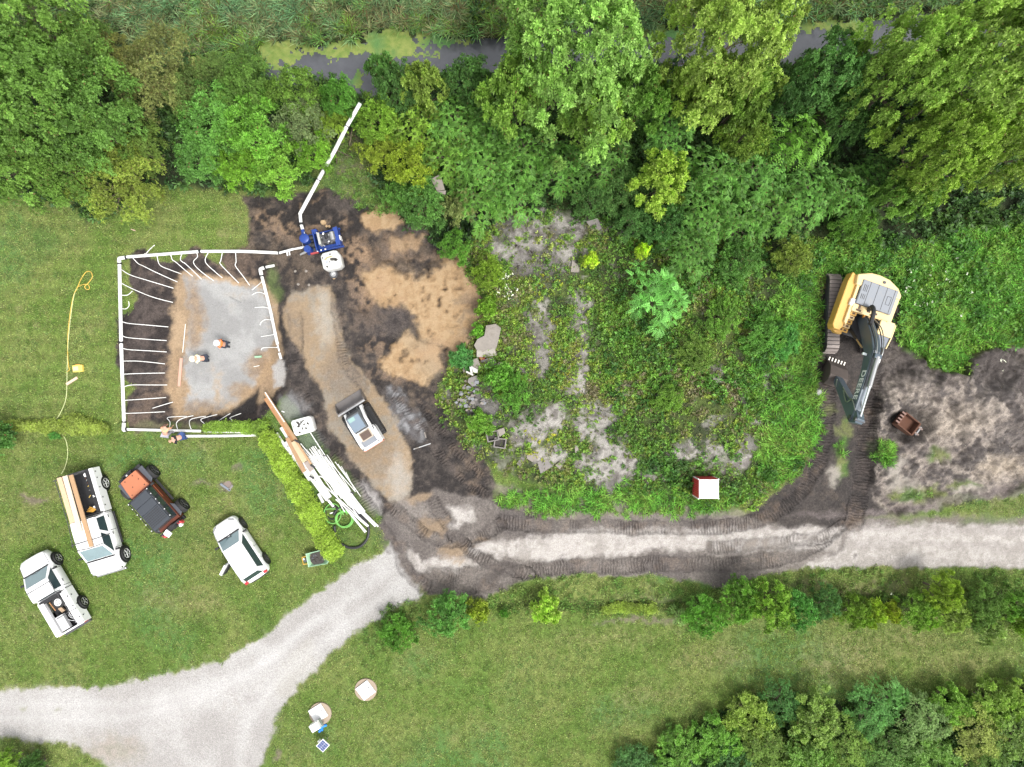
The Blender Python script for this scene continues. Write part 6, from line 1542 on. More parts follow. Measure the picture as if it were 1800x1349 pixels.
# ------------------------------------------------------------------ compact track loader
ld = vehicle('track_loader', 'white compact track loader with a smooth dark bucket driving up the tan strip', 'loader', 634, 747, 1.2, 122)
def track_loop(parent, x0, x1, y, w, zb, zt, name, pads=34, m=RUBBER, padm=None, rise=.0, padh=.035):
    """endless track: pads set round a rounded loop"""
    r_ = (zt - zb) / 2; zc = (zt + zb) / 2; L1 = x1 - x0 - 2 * r_
    per = 2 * L1 + 2 * math.pi * r_
    o = MB()
    def pt(s_, rr=r_):
        s_ %= per
        if s_ < L1: return (x0 + r_ + s_, zc + rr), 0.0
        s_ -= L1
        if s_ < math.pi * r_: a = math.pi / 2 - s_ / r_; return (x1 - r_ + rr * math.cos(a), zc + rr * math.sin(a)), a - math.pi / 2
        s_ -= math.pi * r_
        if s_ < L1: return (x1 - r_ - s_, zc - rr), math.pi
        s_ -= L1; a = -math.pi / 2 - s_ / r_
        return (x0 + r_ + rr * math.cos(a), zc + rr * math.sin(a)), a - math.pi / 2
    ring = [pt(per * k / 48, r_ * .93)[0] for k in range(48)]
    o.xprism(ring, y - w * .40, y + w * .40)
    root = o.build(name, BLACK if padm is None else DSTEEL, parent)
    shared = MB().box(0, 0, 0, per / pads * .86, w, padh).box(per / pads * .26, 0, padh * .8, per / pads * .2, w * .98, padh).mesh('track_pad', padm or m)
    for k in range(pads):
        (x, z), a = pt(per * (k + .5) / pads)
        p_ = bpy.data.objects.new('track_pad', shared); col.objects.link(p_); p_.parent = root; p_.location = (x, y, z); p_.rotation_euler = (0, -a, 0)
    return root
for s_ in (-1, 1): track_loop(ld, -1.15, 1.0, s_ * .78, .36, .02, .62, 'track', 30)
MB().box(-.05, 0, .55, 2.3, 1.05, .5).build('chassis', DSTEEL, ld, bev=.02)
MB().loft([[(x, -w, z0), (x, w, z0), (x, w, z1), (x, -w, z1)] for x, w, z0, z1 in ((-1.55, .60, .6, 1.22), (-1.45, .70, .55, 1.38), (-.55, .72, .6, 1.45), (-.35, .66, .6, 1.45))][::1]).build('engine_cover', WHITE, ld, bev=.05)
MB().box(-1.48, 0, 1.0, .16, 1.36, .5).build('rear_strip', mat('pale_red_paint', (.62, .22, .17), .5), ld, bev=.03)
MB().box(-1.15, 0, 1.42, .42, .95, .05).build('tail_lid', GREYP, ld, bev=.01)
MB().box(-.72, 0, 1.47, .58, .78, .06).build('grille_frame', mat('beige_frame', (.42, .36, .28)), ld, bev=.01)
gr_ = MB().box(-.72, 0, 1.50, .46, .62, .03).build('radiator_grille', mat('brown_grille', (.14, .085, .06), .8), ld)
for k in range(8): MB().box(-.92 + .057 * k, 0, 1.522, .015, .6, .012).build('grille_bar', DSTEEL, gr_)
MB().loft([[(x, -w, z0), (x, w, z0), (x, w * .94, z1), (x, -w * .94, z1)] for x, w, z0, z1 in ((-.32, .46, .8, 1.98), (.72, .46, .8, 2.0), (.92, .44, .8, 1.2))]).build('cab', mat('cab_grey', (.10, .11, .12), .5), ld, bev=.03)
MB().box(.17, 0, 2.02, .92, .80, .05).build('cab_roof', mat('blue_grey_roof', (.155, .20, .25), .35, 0, .1, 3), ld, bev=.03)
MB().box(.48, .12, 2.05, .26, .40, .012).build('roof_glass', mat('pale_green_glass', (.24, .36, .34), .1), ld)
for s_ in (-1, 1):
    MB().xprism([(-1.35, 1.15), (-1.35, 1.62), (-1.05, 1.72), (.30, 1.60), (1.05, 1.02), (1.12, .55), (.92, .50), (.80, .90), (.15, 1.38), (-1.0, 1.42)], s_ * .56 - .08, s_ * .56 + .08).build('lift_arm', WHITE, ld, bev=.02)
    MB().cyl((-.9, s_ * .69, 1.1), (.5, s_ * .69, 1.05), .045, n=8).build('lift_cylinder', BLACK, ld, True)
    MB().box(-1.42, s_ * .55, 1.72, .09, .09, .04).build('bolt_head', DSTEEL, ld); MB().box(-.55, s_ * .66, 1.63, .22, .05, .10).build('latch', BLACK, ld)
    MB().cyl((.95, s_ * .28, .95), (1.35, s_ * .28, .62), .04, n=8).build('tilt_cylinder', STEEL, ld, True)
MB().box(1.12, 0, .62, .10, 1.15, .5).build('quick_hitch', BLACK, ld, bev=.01)
bk = [(1.20, .92), (1.18, .35), (1.30, .10), (1.98, .02), (2.0, .06), (1.40, .16), (1.27, .40), (1.32, .90)]
bu = MB().xprism(bk, -.96, .96).build('bucket', mat('worn_bucket', (.17, .155, .15), .45, .35, .3, 3, .1, .3), ld, bev=.008)
for s_ in (-1, 1): MB().xprism([(1.20, .92), (1.18, .35), (1.30, .08), (1.98, .02), (1.9, .28), (1.45, .88)], s_ * .94 - .02, s_ * .94 + .02).build('bucket_side', _mats['worn_bucket'], ld)
MB().box(1.19, 0, .93, .1, 1.92, .06).build('bucket_lip', STEEL, ld)

# ------------------------------------------------------------------ excavator
ex_p = on(1503, 552, 1.0)
ex = empty('excavator', (ex_p.x, ex_p.y, gz(ex_p.x, ex_p.y)), R(87.5), 'yellow and grey crawler excavator parked on dark earth at the edge of the weeds', 'excavator')
PADM = mat('track_steel', (.24, .205, .19), .6, .2, .25, 5, .3, .5, (.15, .12, .10))
for s_ in (-1, 1):
    tr_ = track_loop(ex, -2.42, 2.42, s_ * 1.26, .76, .02, .98, 'track', 46, DSTEEL, PADM, padh=.05)
    MB().box(0, s_ * 1.26, .5, 3.7, .66, .42).build('track_frame', DSTEEL, ex, bev=.03)
    for x in (-1.93, 1.93):
        MB().cyl((x, s_ * 1.26 - .2, .5), (x, s_ * 1.26 + .2, .5), .42, n=18).build('sprocket', RUST, ex, True)
    for k in range(7): MB().cyl((-1.35 + .45 * k, s_ * 1.26 - .3, .16), (-1.35 + .45 * k, s_ * 1.26 + .3, .16), .12, n=10).build('roller', RUST, ex, True)
MB().box(0, 0, .75, 1.8, 2.0, .35).cyl((0, 0, .85), (0, 0, 1.22), .72, n=24).build('carbody', DSTEEL, ex, True, bev=.03)
# house: local frame with +x to the front, then turned
HA = R(-109.6 - 87.5)
hs = bpy.data.objects.new('upper_structure', None)
def hb(mb, name, m, smooth=False, bev=.02):
    o = mb.build(name, m, ex, smooth, bev)
    o.rotation_euler = (0, 0, HA); o.location = HO
    return o
hc = on(1521, 541, 2.0)                         # centre of the house seen in the photograph
loc = ex.rotation_euler.to_matrix().inverted() @ (Vector((hc.x, hc.y, 0)) - Vector((ex_p.x, ex_p.y, 0)))
HO = Vector((loc.x, loc.y, 0))
hb(MB().box(0.05, -.05, 1.32, 3.5, 2.7, .22), 'slew_frame', DSTEEL)
# right side (image left) long yellow deck, counterweight round the rear
hb(MB().prism([(-1.72, -1.52), (-1.1, -1.62), (1.62, -1.62), (1.85, -1.48), (1.85, -1.12), (1.6, -.98), (-1.5, -.95)], 1.42, 2.22), 'side_housing', YELLOW, bev=.05)
hb(MB().prism([(-1.30, -1.1), (1.30, -1.1), (1.5, -.92), (-1.5, -.90)], 2.2, 2.40), 'deck_step', YPALE, bev=.03)
cw = [(-1.62, -1.30), (-1.95, -.55), (-2.0, 0), (-1.92, .65), (-1.60, 1.30), (-1.25, 1.60), (-1.0, 1.6), (-1.0, -1.2)]
hb(MB().prism(cw, 1.38, 2.48), 'counterweight', YPALE, bev=.08)
hb(MB().prism([(-1.05, .6), (-1.05, 1.62), (.55, 1.60), (.62, 1.45), (.50, .55)], 1.42, 2.35), 'rear_door_housing', YPALE, bev=.04)
hd = hb(MB().box(-.68, .22, 2.44, 1.50, 2.20, .22), 'engine_hood', GREYP, bev=.04)
for y in (-.40, .10, .62, 1.12): MB().box(-.68, y, 2.556, 1.46, .018, .012).build('panel_gap', BLACK, hd)
for y in (-.72, -.62, -.52): MB().box(-.95, y, 2.556, .42, .025, .012).box(-.42, y, 2.556, .3, .025, .012).build('vent_slot', BLACK, hd)
for (x0, y0, x1, y1) in ((-.92, .78, -.42, .78), (-.92, 1.02, -.42, 1.02), (-.92, .78, -.92, 1.02), (-.42, .78, -.42, 1.02)): MB().box((x0 + x1) / 2, (y0 + y1) / 2, 2.557, abs(x1 - x0) + .015, abs(y1 - y0) + .015, .012).build('hatch_edge', BLACK, hd)
MB().cyl((-1.75 + .1, .35, 2.5), (-1.65, .35, 2.53), .09, n=12).build('lifting_eye', DSTEEL, hd, True)
hb(MB().box(.32, -.10, 2.30, .46, 1.7, .32), 'tank_deck', YPALE, bev=.03)
for k in range(5): hb(MB().box(.62 + .26 * k, -.74, 2.10 - .09 * k, .24, .62, .12), 'step', YPALE if k % 2 else YELLOW, bev=.015)
for k in range(5):
    for y in (-.88, -.62): hb(MB().box(.62 + .26 * k, y, 2.165 - .09 * k, .11, .16, .02), 'grip_plate', mat('brown_grip', (.12, .08, .06), .8), bev=0)
for x, y, a, b in ((.22, -.55, .24, .12), (.42, -.55, .12, .3), (.30, .05, .12, .2), (.30, .42, .12, .34), (.45, .3, .1, .26)): hb(MB().box(x, y, 2.475, a, b, .02), 'grip_plate', _mats['brown_grip'], bev=0)
hb(MB().box(.05, -1.0, 2.32, .42, .30, .22), 'white_cover', WHITE, bev=.04)
hb(MB().prism([(1.2, -1.5), (1.75, -1.45), (1.95, -1.1), (1.95, -.72), (1.25, -.72)], 1.35, 1.75), 'front_toolbox', YELLOW, bev=.03)
hb(MB().box(.55, .35, 2.36, .16, .5, .16).box(.62, -.02, 2.30, .16, .16, .2), 'valve_block', mat('amber_paint', (.55, .24, .03), .5), bev=.02)
# cab
cb = [(.62, .62), (.62, 1.58), (1.95, 1.60), (2.22, 1.42), (2.25, .80), (2.15, .62)]
hb(MB().prism(cb, 1.40, 2.95, .95), 'cab', mat('cab_glass', (.05, .065, .075), .15, 0, .2, 3, spec=.8), bev=.03)
hb(MB().prism([(.62, .64), (.62, 1.56), (1.50, 1.57), (1.50, .66)], 2.94, 3.05, .98), 'cab_roof', YPALE, bev=.05)
hb(MB().prism([(1.50, .68), (1.50, 1.48), (2.08, 1.40), (2.18, 1.25), (2.18, .84), (2.08, .70)], 2.90, 3.0), 'cab_roof_window', mat('grey_roof_glass', (.15, .165, .20), .3), bev=.03)
hb(MB().tube([(2.15, 1.52, 2.95), (1.5, 1.58, 3.0), (.7, 1.58, 3.02)], .045, 6), 'cab_rail', YPALE, True, 0)
hb(MB().box(.66, 1.25, 3.02, .12, .5, .10).box(.80, 1.62, 2.9, .3, .08, .1), 'cab_bracket', YPALE, bev=.02)
# boom: in the plane y = 0 of the house
BY = .22
def bm_pts(p0, p1, h0, h1, up=1):
    return None
foot = (.62, 1.85); knee = (2.9, 5.05); tip = (6.75, 4.85)
bo = hb(MB().xprism([(.40, 1.75), (.75, 1.55), (1.5, 2.35), (3.0, 3.85), (4.2, 4.25), (6.9, 4.50), (7.05, 4.78), (6.85, 5.04), (4.2, 4.92), (2.85, 4.70), (1.9, 3.95), (.35, 2.1)], BY - .26, BY + .26), 'boom', BOOMC, bev=.02)
hb(MB().xprism([(2.85, 4.71), (4.2, 4.93), (6.8, 5.05), (6.8, 5.08), (4.2, 4.97), (2.85, 4.75)], BY - .22, BY + .22), 'sky_sheen_strip', mat('sky_sheen_grey', (.22, .25, .28), .5, .1, .2, 4, .2), bev=0)  # added pale strip, paints the sky's reflection onto the boom's top face
for s_, nm in ((-1, 'DEERE'), (1, 'DEERE')):
    fc = bpy.data.curves.new('boom_lettering', 'FONT'); fc.body = nm; fc.size = .60; fc.extrude = .004; fc.align_x = 'CENTER'; fc.align_y = 'CENTER'; fc.materials.append(WHITE)
    fc.offset = .008; fc.space_character = 1.05
    tmp = bpy.data.objects.new('tmp', fc); col.objects.link(tmp); bpy.context.view_layer.update()
    me_ = bpy.data.meshes.new_from_object(tmp.evaluated_get(bpy.context.evaluated_depsgraph_get())); bpy.data.objects.remove(tmp)
    fo = bpy.data.objects.new('lettering', me_); col.objects.link(fo); fo.parent = bo
    fo.location = (4.95, BY + s_ * .268, 4.64); fo.rotation_euler = (R(90), 0, 0) if s_ < 0 else (R(90), 0, R(180))

for s_ in (-1, 1):
    cy_ = hb(MB().cyl((1.35, BY + s_ * .48, 1.45), (2.2, BY + s_ * .48, 2.9), .10, n=12), 'boom_cylinder', BLACK, True, 0)
    MB().cyl((2.2, BY + s_ * .48, 2.9), (2.75, BY + s_ * .48, 3.85), .055, n=10).build('rod', mat('brassy_rod', (.40, .30, .16), .3, .6), cy_, True)
ac = hb(MB().cyl((3.2, BY + .02, 4.98), (5.0, BY + .02, 5.22), .13, n=14), 'arm_cylinder', STEEL, True, 0)
MB().cyl((5.0, BY + .02, 5.22), (6.75, BY + .02, 5.40), .065, n=10).build('rod', CHROME, ac, True)
hb(MB().xprism([(3.0, 4.70), (3.3, 4.76), (3.3, 5.1), (3.05, 5.05)], BY - .2, BY + .2), 'cylinder_bracket', BOOMC)
for k, off in enumerate((-.16, -.08, .10, .17)):
    hb(MB().tube(spline([(.5, BY + off, 2.3), (1.3, BY + off * 1.6, 3.5 + .08 * k), (2.6, BY + off * 1.3, 4.72 + .05 * k), (3.6, BY + off * 1.2, 4.92), (5.2, BY + off * 1.1, 5.02)], 5), .032, 6), 'hydraulic_hose', [BLACK, STEEL, BLACK, STEEL][k], True, 0)
hb(MB().tube(spline([(.2, BY - .2, 2.5), (.1, BY - .3, 3.0), (.5, BY - .25, 3.3), (1.2, BY - .15, 3.2)], 6), .13, 8), 'hose_bundle', BLACK, True, 0)
for y in (-.42, .42): hb(MB().box(2.95 + (.2 if y < 0 else .35), BY + y, 4.3, .14, .24, .14), 'work_lamp', mat('lamp_face', (.65, .70, .70), .2), bev=.02)
# stick and bucket
sk = hb(MB().xprism([(7.15, 5.45), (6.9, 5.62), (6.55, 5.3), (4.55, 1.75), (4.35, 1.35), (4.55, 1.2), (4.85, 1.35), (6.3, 3.5), (7.15, 4.75)], BY - .21, BY + .21), 'stick', BOOMC, bev=.02)
hb(MB().cyl((6.9, BY - .3, 4.82), (6.9, BY + .3, 4.82), .16, n=14).cyl((6.95, BY - .28, 5.45), (6.95, BY + .28, 5.45), .12, n=12), 'pivot_pin', DSTEEL, True, 0)
bc = hb(MB().cyl((6.35, BY, 3.9), (5.5, BY, 2.55), .10, n=12), 'bucket_cylinder', DSTEEL, True, 0)
MB().cyl((5.5, BY, 2.55), (4.95, BY, 1.75), .055, n=10).build('rod', CHROME, bc, True)
hb(MB().tube(spline([(6.5, BY - .2, 5.1), (5.9, BY - .34, 4.6), (6.0, BY - .3, 3.9), (5.3, BY - .26, 3.0)], 6), .035, 6).tube(spline([(6.4, BY + .1, 5.2), (5.7, BY - .1, 4.9), (5.8, BY - .25, 4.1), (5.1, BY - .25, 2.8)], 6), .03, 6), 'stick_hose', STEEL, True, 0)
hb(MB().tube([(4.6, BY - .24, 1.7), (5.1, BY - .24, 1.9)], .04, 6).tube([(4.6, BY + .24, 1.7), (5.1, BY + .24, 1.9)], .04, 6), 'linkage', STEEL, True, 0)
bkm = mat('earthy_bucket', (.085, .068, .06), .8, .2, .35, 5, .4, .6, (.07, .055, .05))
hb(MB().xprism([(3.55, .12), (3.40, .30), (3.75, .95), (4.35, 1.32), (4.75, 1.25), (4.98, .85), (4.85, .35), (4.4, .08), (3.9, .02)], BY - .58, BY + .58), 'bucket', bkm, bev=.03)
for k in range(6):
    y = BY - .50 + .20 * k
    hb(MB().xprism([(3.68, .10), (3.68, .26), (3.18, .30), (3.16, .22)], y - .045, y + .045), 'bucket_tooth', mat('worn_teeth', (.50, .47, .43), .5, .3), bev=.01)
tag(stone(1437, 690, .28, mat('grey_ball', (.32, .32, .31), .8), 'round grey boulder beside the excavator bucket', None, 'boulder', .9, 3, 'boulder'), None)

# loose rusty bucket in the spoil
rb = vehicle('loose_bucket', 'rusty brown excavator bucket lying mouth up in the grey spoil', 'bucket', 1594, 745, .3, -37)
o1 = [(-.62, .02), (-.62, .62), (-.50, .62), (-.46, .12), (.44, .10), (.52, .55), (.62, .55), (.62, .0), (.45, -.12), (-.45, -.12)]
MB().xprism(o1, -.44, .44).build('shell', RUST, rb, bev=.02)
for s_ in (-1, 1): MB().xprism([(-.62, .0), (-.6, .62), (.6, .5), (.62, 0), (.45, -.12), (-.45, -.12)], s_ * .44 - .03, s_ * .44 + .03).build('side_plate', RUST, rb)
for k in range(4): MB().box(-.68, -.33 + .22 * k, .60, .26, .10, .08).build('tooth', mat('pinkish_rust', (.20, .12, .10), .8), rb, bev=.01)
for y in (-.2, .2): MB().box(.74, y, .42, .30, .10, .3).build('hanger_bracket', mat('grey_rust', (.20, .15, .13), .8), rb, bev=.01)
MB().cyl((.74, -.3, .5), (.74, .3, .5), .05, n=8).build('pin', STEEL, rb, True)

# red and white box
rx = vehicle('red_container', 'red box with a flat white roof standing in the weeds by the track', 'container', 1246, 860, 1.55, 0)
MB().box(0, 0, .78, 1.24, 1.20, 1.46).build('side_panel', REDP, rx, bev=.01)
for x in (-.61, .61):
    for y in (-.59, .59): MB().box(x, y, .78, .06, .06, 1.48).build('corner_post', WHITE, rx)
MB().box(0, 0, 1.55, 1.20, 1.16, .07).build('roof', WHITE, rx, bev=.02)
MB().box(-.45, .42, 1.59, .09, .06, .02).build('vent', BLACK, rx)
rib_ = MB().box(0, 0, 0, .03, .02, 1.3).mesh('side_rib', mat('pale_red', (.62, .12, .13), .5))
for k in range(9):
    for lc, rz in (((-.63, -.5 + .125 * k, .78), 0), ((-.5 + .125 * k, .61, .78), R(90))):
        ro = bpy.data.objects.new('side_rib', rib_); col.objects.link(ro); ro.parent = rx; ro.location = lc; ro.rotation_euler = (0, 0, rz)
MB().box(0, 0, .04, 1.3, 1.25, .08).build('skid_base', WOOD, rx)
MB().box(.0, -.66, .1, .5, .12, .1).build('orange_step', mat('orange_step', (.6, .2, .05), .6), rx)
# ------------------------------------------------------------------ timber, pipe stack and hoses beside the hedge
def bar(px0, py0, px1, py1, w, t, m, label, h=.1, h2=None, name='timber_plank', cat='plank', group=None):
    a, b = on(px0, py0, h), on(px1, py1, h if h2 is None else h2); d = b - a
    o = MB().box(0, 0, 0, d.length, w, t).build(name, m, None, bev=.006)
    o.location = (a + b) / 2; o.rotation_euler = d.to_track_quat('X', 'Z').to_euler()
    return tag(o, label, cat, group)
bar(466, 691, 521, 775, .20, .08, WOOD, 'long pale brown plank with its upper end by the pit corner', .62, .66)
bar(467, 700, 517, 777, .26, .06, WOODO, 'orange plank underneath the upper end of the timber stack', .50, .52)
bar(516, 776, 536, 812, .34, .07, WOOD2, 'short wide pale plank in the middle of the timber stack', .66)
bar(505, 770, 535, 830, .26, .07, mat('pink_timber', (.34, .21, .12), .75, 0, .2), 'pinkish plank with a soiled end below the pale ones', .58)
bar(521, 776, 547, 816, .12, .08, WOOD, 'narrow brown plank ending at the black strap', .74)
bar(538, 812, 548, 828, .30, .06, mat('grey_timber', (.30, .25, .225), .8), 'soiled grey end board of the timber stack', .64)
bar(466, 690, 500, 742, .05, .05, WHITE, 'thin white batten on the top edge of the long plank', .70, .72, 'batten', 'batten')
for k, (x, y) in enumerate(((519, 775), (547, 819), (545, 838))):
    s_ = bar(x - 1, y - 1, x + 7, y + 3, .10, .10, BLACK, ['black strap buckle at the upper third of the stack', 'black strap buckle at the foot of the brown planks', 'black strap buckle over the big white pipes'][k], .78, .78, 'strap', 'strap')
# large white pipes
BP = [((482, 764), (588, 893), .085, .12), ((486, 762), (520, 812), .10, .2), ((494, 752), (552, 842), .10, .34), ((502, 777), (560, 858), .10, .22), ((507, 786), (540, 826), .10, .36), ((545, 822), (580, 876), .16, .40), ((536, 826), (576, 880), .12, .3), ((515, 800), (545, 845), .11, .3), ((560, 868), (568, 884), .10, .2), ((528, 815), (552, 847), .12, .14)]
BL = ['slim white pipe running half hidden under the hedge edge', 'thick white pipe at the upper left corner of the stack', 'thick white pipe directly under the orange plank', 'thick white pipe between the hedge and the timber', 'short thick white pipe beside the red rag', 'thickest white pipe leading down from the grey end board', 'thick white pipe left of the thickest one', 'white pipe lying over the hedge-side pair', 'short white pipe stub at the hedge by the coil', 'lowest thick pipe under the hedge-side pair']
for (a, b, r_, h_), lb in zip(BP, BL):
    A, B = on(a[0], a[1], h_), on(b[0], b[1], h_)
    o = MB().tube([(0, 0, 0), B - A], r_, 12).build('thick_pipe', PVC, None, True, loc=A); tag(o, lb, 'pipe', 'thick white pipes beside the hedge')
    MB().tube([(B - A) * .985, (B - A) * .999], r_ * 1.005, 12).build('pipe_mouth', GR, o, True)
# fanned heap of thin pipes
qp = random.Random(12)
TH = []
tops = [(524, 778), (529, 776), (533, 783), (538, 776), (541, 783), (545, 777), (549, 784), (552, 779), (528, 789), (535, 792), (541, 795), (548, 793)]
mids = [(560, 812), (566, 822), (572, 826), (577, 834), (583, 842), (589, 850), (594, 858), (599, 862)]
for k in range(34):
    x0, y0 = tops[k % len(tops)]; x0 += qp.uniform(-2, 3); y0 += qp.uniform(-3, 6)
    f = k / 33
    x1 = 606 + 54 * f + qp.uniform(-4, 3); y1 = 890 + 34 * f + qp.uniform(-8, 4)
    u0 = qp.uniform(0, .15); u1 = qp.uniform(.80, 1.0)
    ax, ay = x0 + (x1 - x0) * u0, y0 + (y1 - y0) * u0; bx2, by2 = x0 + (x1 - x0) * u1, y0 + (y1 - y0) * u1
    TH.append((ax, ay, bx2, by2, .035, .10 + .25 * (1 - abs(2 * f - 1)) + qp.uniform(0, .12)))
TH += [(545, 760, 595, 838, .03, .5), (589, 812, 634, 873, .022, .2), (594, 816, 630, 867, .022, .15), (600, 820, 624, 862, .018, .15), (608, 830, 620, 855, .018, .12), (571, 802, 625, 865, .026, .35), (575, 800, 618, 866, .026, .3),
       (590, 878, 646, 926, .04, .3), (596, 880, 642, 937, .034, .24), (588, 870, 644, 935, .035, .2), (598, 860, 665, 926, .055, .3), (604, 872, 660, 926, .05, .24), (560, 845, 648, 925, .04, .2)]
for k, (ax, ay, bx2, by2, r_, h_) in enumerate(TH):
    A, B = on(ax, ay, h_), on(bx2, by2, h_ * .8 + .04)
    o = MB().tube([(0, 0, 0), B - A], r_, 7).build('thin_pipe', PVC, None, True, loc=A)
    tag(o, 'thin white pipe in the fanned heap between the hedge and the tan strip', 'pipe', 'thin white pipes heaped by the hedge')
for x, y in ((570, 801), (618, 866)):
    bar(x - 2, y - 1, x + 4, y + 2, .08, .08, BLACK, 'black tie on the %s of the thin pipe heap' % ('upper end' if y < 830 else 'lower right'), .5, .5, 'strap', 'strap')
lone_pipe([(558, 839), (564, 838), (574, 844), (584, 856), (592, 872), (600, 890), (606, 900)], .035, 'bent white pipe curving along the left of the thin pipe heap', h=.4)
# hoses
def coil(px, py, rx_, ry_, turns, r_, m, label, name='hose_coil', drift=(0, 0), wob=.08, tail=None, h=.08, seed=0):
    q = random.Random(seed); P_ = []
    for k in range(int(turns * 16) + 1):
        a = 6.283 * k / 16 + seed; f = k / (turns * 16)
        P_.append(on(px + drift[0] * f + rx_ * (1 + wob * math.sin(a * .37 + seed)) * math.cos(a), py + drift[1] * f + ry_ * (1 + wob * math.cos(a * .53)) * math.sin(a), h + .05 * f))
    if tail: P_ += [on(x, y, h) for x, y in tail]
    P_ = spline(P_, 2); o0 = P_[0]
    return tag(MB().tube([p - o0 for p in P_], r_, 6).build(name, m, None, True, loc=o0), label, 'hose')
coil(604, 912, 14, 14, 3.2, .035, GHOSE, 'light green hose in small tight coils below the pipe heap', drift=(2, 2), seed=1, h=.16)
coil(585, 903, 15, 18, 1.3, .032, GHOSE, 'light green hose loop touching the hedge', seed=2, wob=.04, h=.12, tail=[(596, 896), (604, 906)])
lone_pipe([(590, 878), (598, 886), (606, 898), (610, 905)], .03, 'green hose end under the bent white pipe', 'hose', GHOSE, 'hose_end')
P_ = spline([on(x, y, .1) for x, y in ((588, 925), (590, 942), (600, 956), (615, 963), (632, 961), (645, 948), (648, 930), (642, 915), (628, 902), (612, 894), (596, 893), (586, 905))], 6)
tag(MB().tube([p - P_[0] for p in P_], .085, 8).build('suction_hose', BLACK, None, True, loc=P_[0]), 'fat black suction hose in one big loop on the grass by the hedge', 'hose')
P_ = spline([on(x, y, .05) for x, y in ((575, 888), (572, 900), (580, 912), (592, 910), (598, 898), (590, 890), (580, 888))], 5)
tag(MB().tube([p - P_[0] for p in P_], .04, 6).build('black_hose', BLACK, None, True, loc=P_[0]), 'thin black hose ring inside the green hose loop', 'hose')
bar(580, 903, 587, 901, .07, .05, WHITE, 'small white fitting inside the green hose loop', .06, None, 'pipe_fitting', 'fitting')
# lawn hoses
def hose(pts, r_, m, label):
    P_ = spline([on(x, y, .05) for x, y in pts], 6)
    return tag(MB().tube([p - P_[0] for p in P_], r_, 6).build('hose', m, None, True, loc=P_[0]), label, 'hose')
hose([(135, 506), (142, 502), (150, 500), (156, 502), (157, 508), (152, 509), (149, 504), (155, 498), (162, 488), (160, 479), (152, 478), (143, 490), (136, 506), (128, 525), (121, 570), (119, 610), (120, 640), (122, 650), (118, 654)], .024, YHOSE, 'yellow hose lying in a long hairpin loop on the left lawn')
hose([(134, 508), (129, 525), (124, 560), (120, 600), (118, 650), (116, 700), (104, 730), (93, 745), (104, 758), (116, 775), (119, 800), (114, 822), (108, 833)], .022, CHOSE, 'cream hose running over the low hedge to the compressor')
b_ = vehicle('yellow_case', 'yellow tool case lying on the lawn beside the hose', 'tool case', 138, 648, .1, 5)
MB().box(0, 0, .12, .62, .44, .22).build('body', mat('case_yellow', (.72, .55, .12), .5, 0, .15, 5), b_, bev=.03); MB().box(-.1, 0, .235, .34, .26, .02).build('lid_plate', mat('case_pale', (.75, .66, .30), .5), b_, bev=.01)
MB().box(-.36, -.1, .1, .1, .08, .06).build('latch', BLACK, b_); MB().box(.0, .24, .15, .3, .05, .05).build('handle', mat('case_orange', (.7, .35, .08), .5), b_, bev=.01)
bar(117, 676, 136, 664, .16, .08, mat('peach_board', (.60, .42, .32), .7, 0, .15), 'peach coloured level lying askew on the lawn below the yellow case', .06, None, 'spirit_level', 'tool')
# wheelbarrow
wbw = vehicle('wheelbarrow', 'light green wheelbarrow with a black filled tray under the end of the hedge', 'wheelbarrow', 558, 981, .5, 12)
LGm = mat('mint_green', (.28, .46, .30), .5, 0, .1, 4)
tr0 = [(-.62, -.42), (.55, -.46), (.72, -.3), (.72, .3), (.55, .46), (-.62, .42)]
MB().loft([[(x * k, y * k, z) for x, y in tr0] for z, k in ((.25, .62), (.60, 1.0), (.64, 1.03), (.62, .95), (.34, .62))]).build('tray', LGm, wbw, bev=.01)
MB().prism([(x * .74, y * .78) for x, y in arc(0, 0, .62, 0, 6.0, 12)], .5, .545).build('filling', GR, wbw)
q = random.Random(8)
for k in range(9): MB().ball((q.uniform(-.32, .36), q.uniform(-.25, .25), .56), q.uniform(.06, .12), 6, 5, .5).build('lump', [DSTEEL, GR][k % 2], wbw)
for s_ in (-1, 1): MB().tube([(.6, s_ * .16, .3), (-.6, s_ * .25, .42), (-.95, s_ * .22, .5)], .025, 6).build('handle', mat('amber', (.62, .33, .05)), wbw, True)
MB().tube([(-.95, -.22, .5), (-.95, .22, .5)], .02, 6).build('handle_bar', _mats['amber'], wbw, True); MB().box(-.78, 0, .44, .2, .22, .1).build('bracket', DSTEEL, wbw); MB().box(-.85, .1, .5, .08, .1, .06).build('white_tag', WHITE, wbw)
MB().cyl((.85, -.05, .2), (.85, .05, .2), .2, n=16).build('wheel', RUBBER, wbw, True)
# grate in the lawn
gt = vehicle('drain_inlet', 'broken concrete drain inlet in the lawn above the crossover', 'drain', 399, 853, .02, -35)
MB().box(0, -.16, .03, .75, .14, .12).build('curb', mat('bluish_slab', (.17, .19, .22), .8), gt, bev=.02); MB().box(.30, .02, .03, .14, .40, .12).build('curb', CONC, gt, bev=.02); MB().prism([(-.25, -.1), (.25, -.1), (.28, .2), (.0, .32), (-.2, .15)], -.02, .03).build('silt', mat('pinkish_silt', (.19, .15, .13), .9), gt)
bar(230, 403, 238, 406, .05, .04, mat('peach_board', (.6, .42, .32)), 'small peach stick on the lawn above the top header pipe', .04, None, 'stick', 'stick')
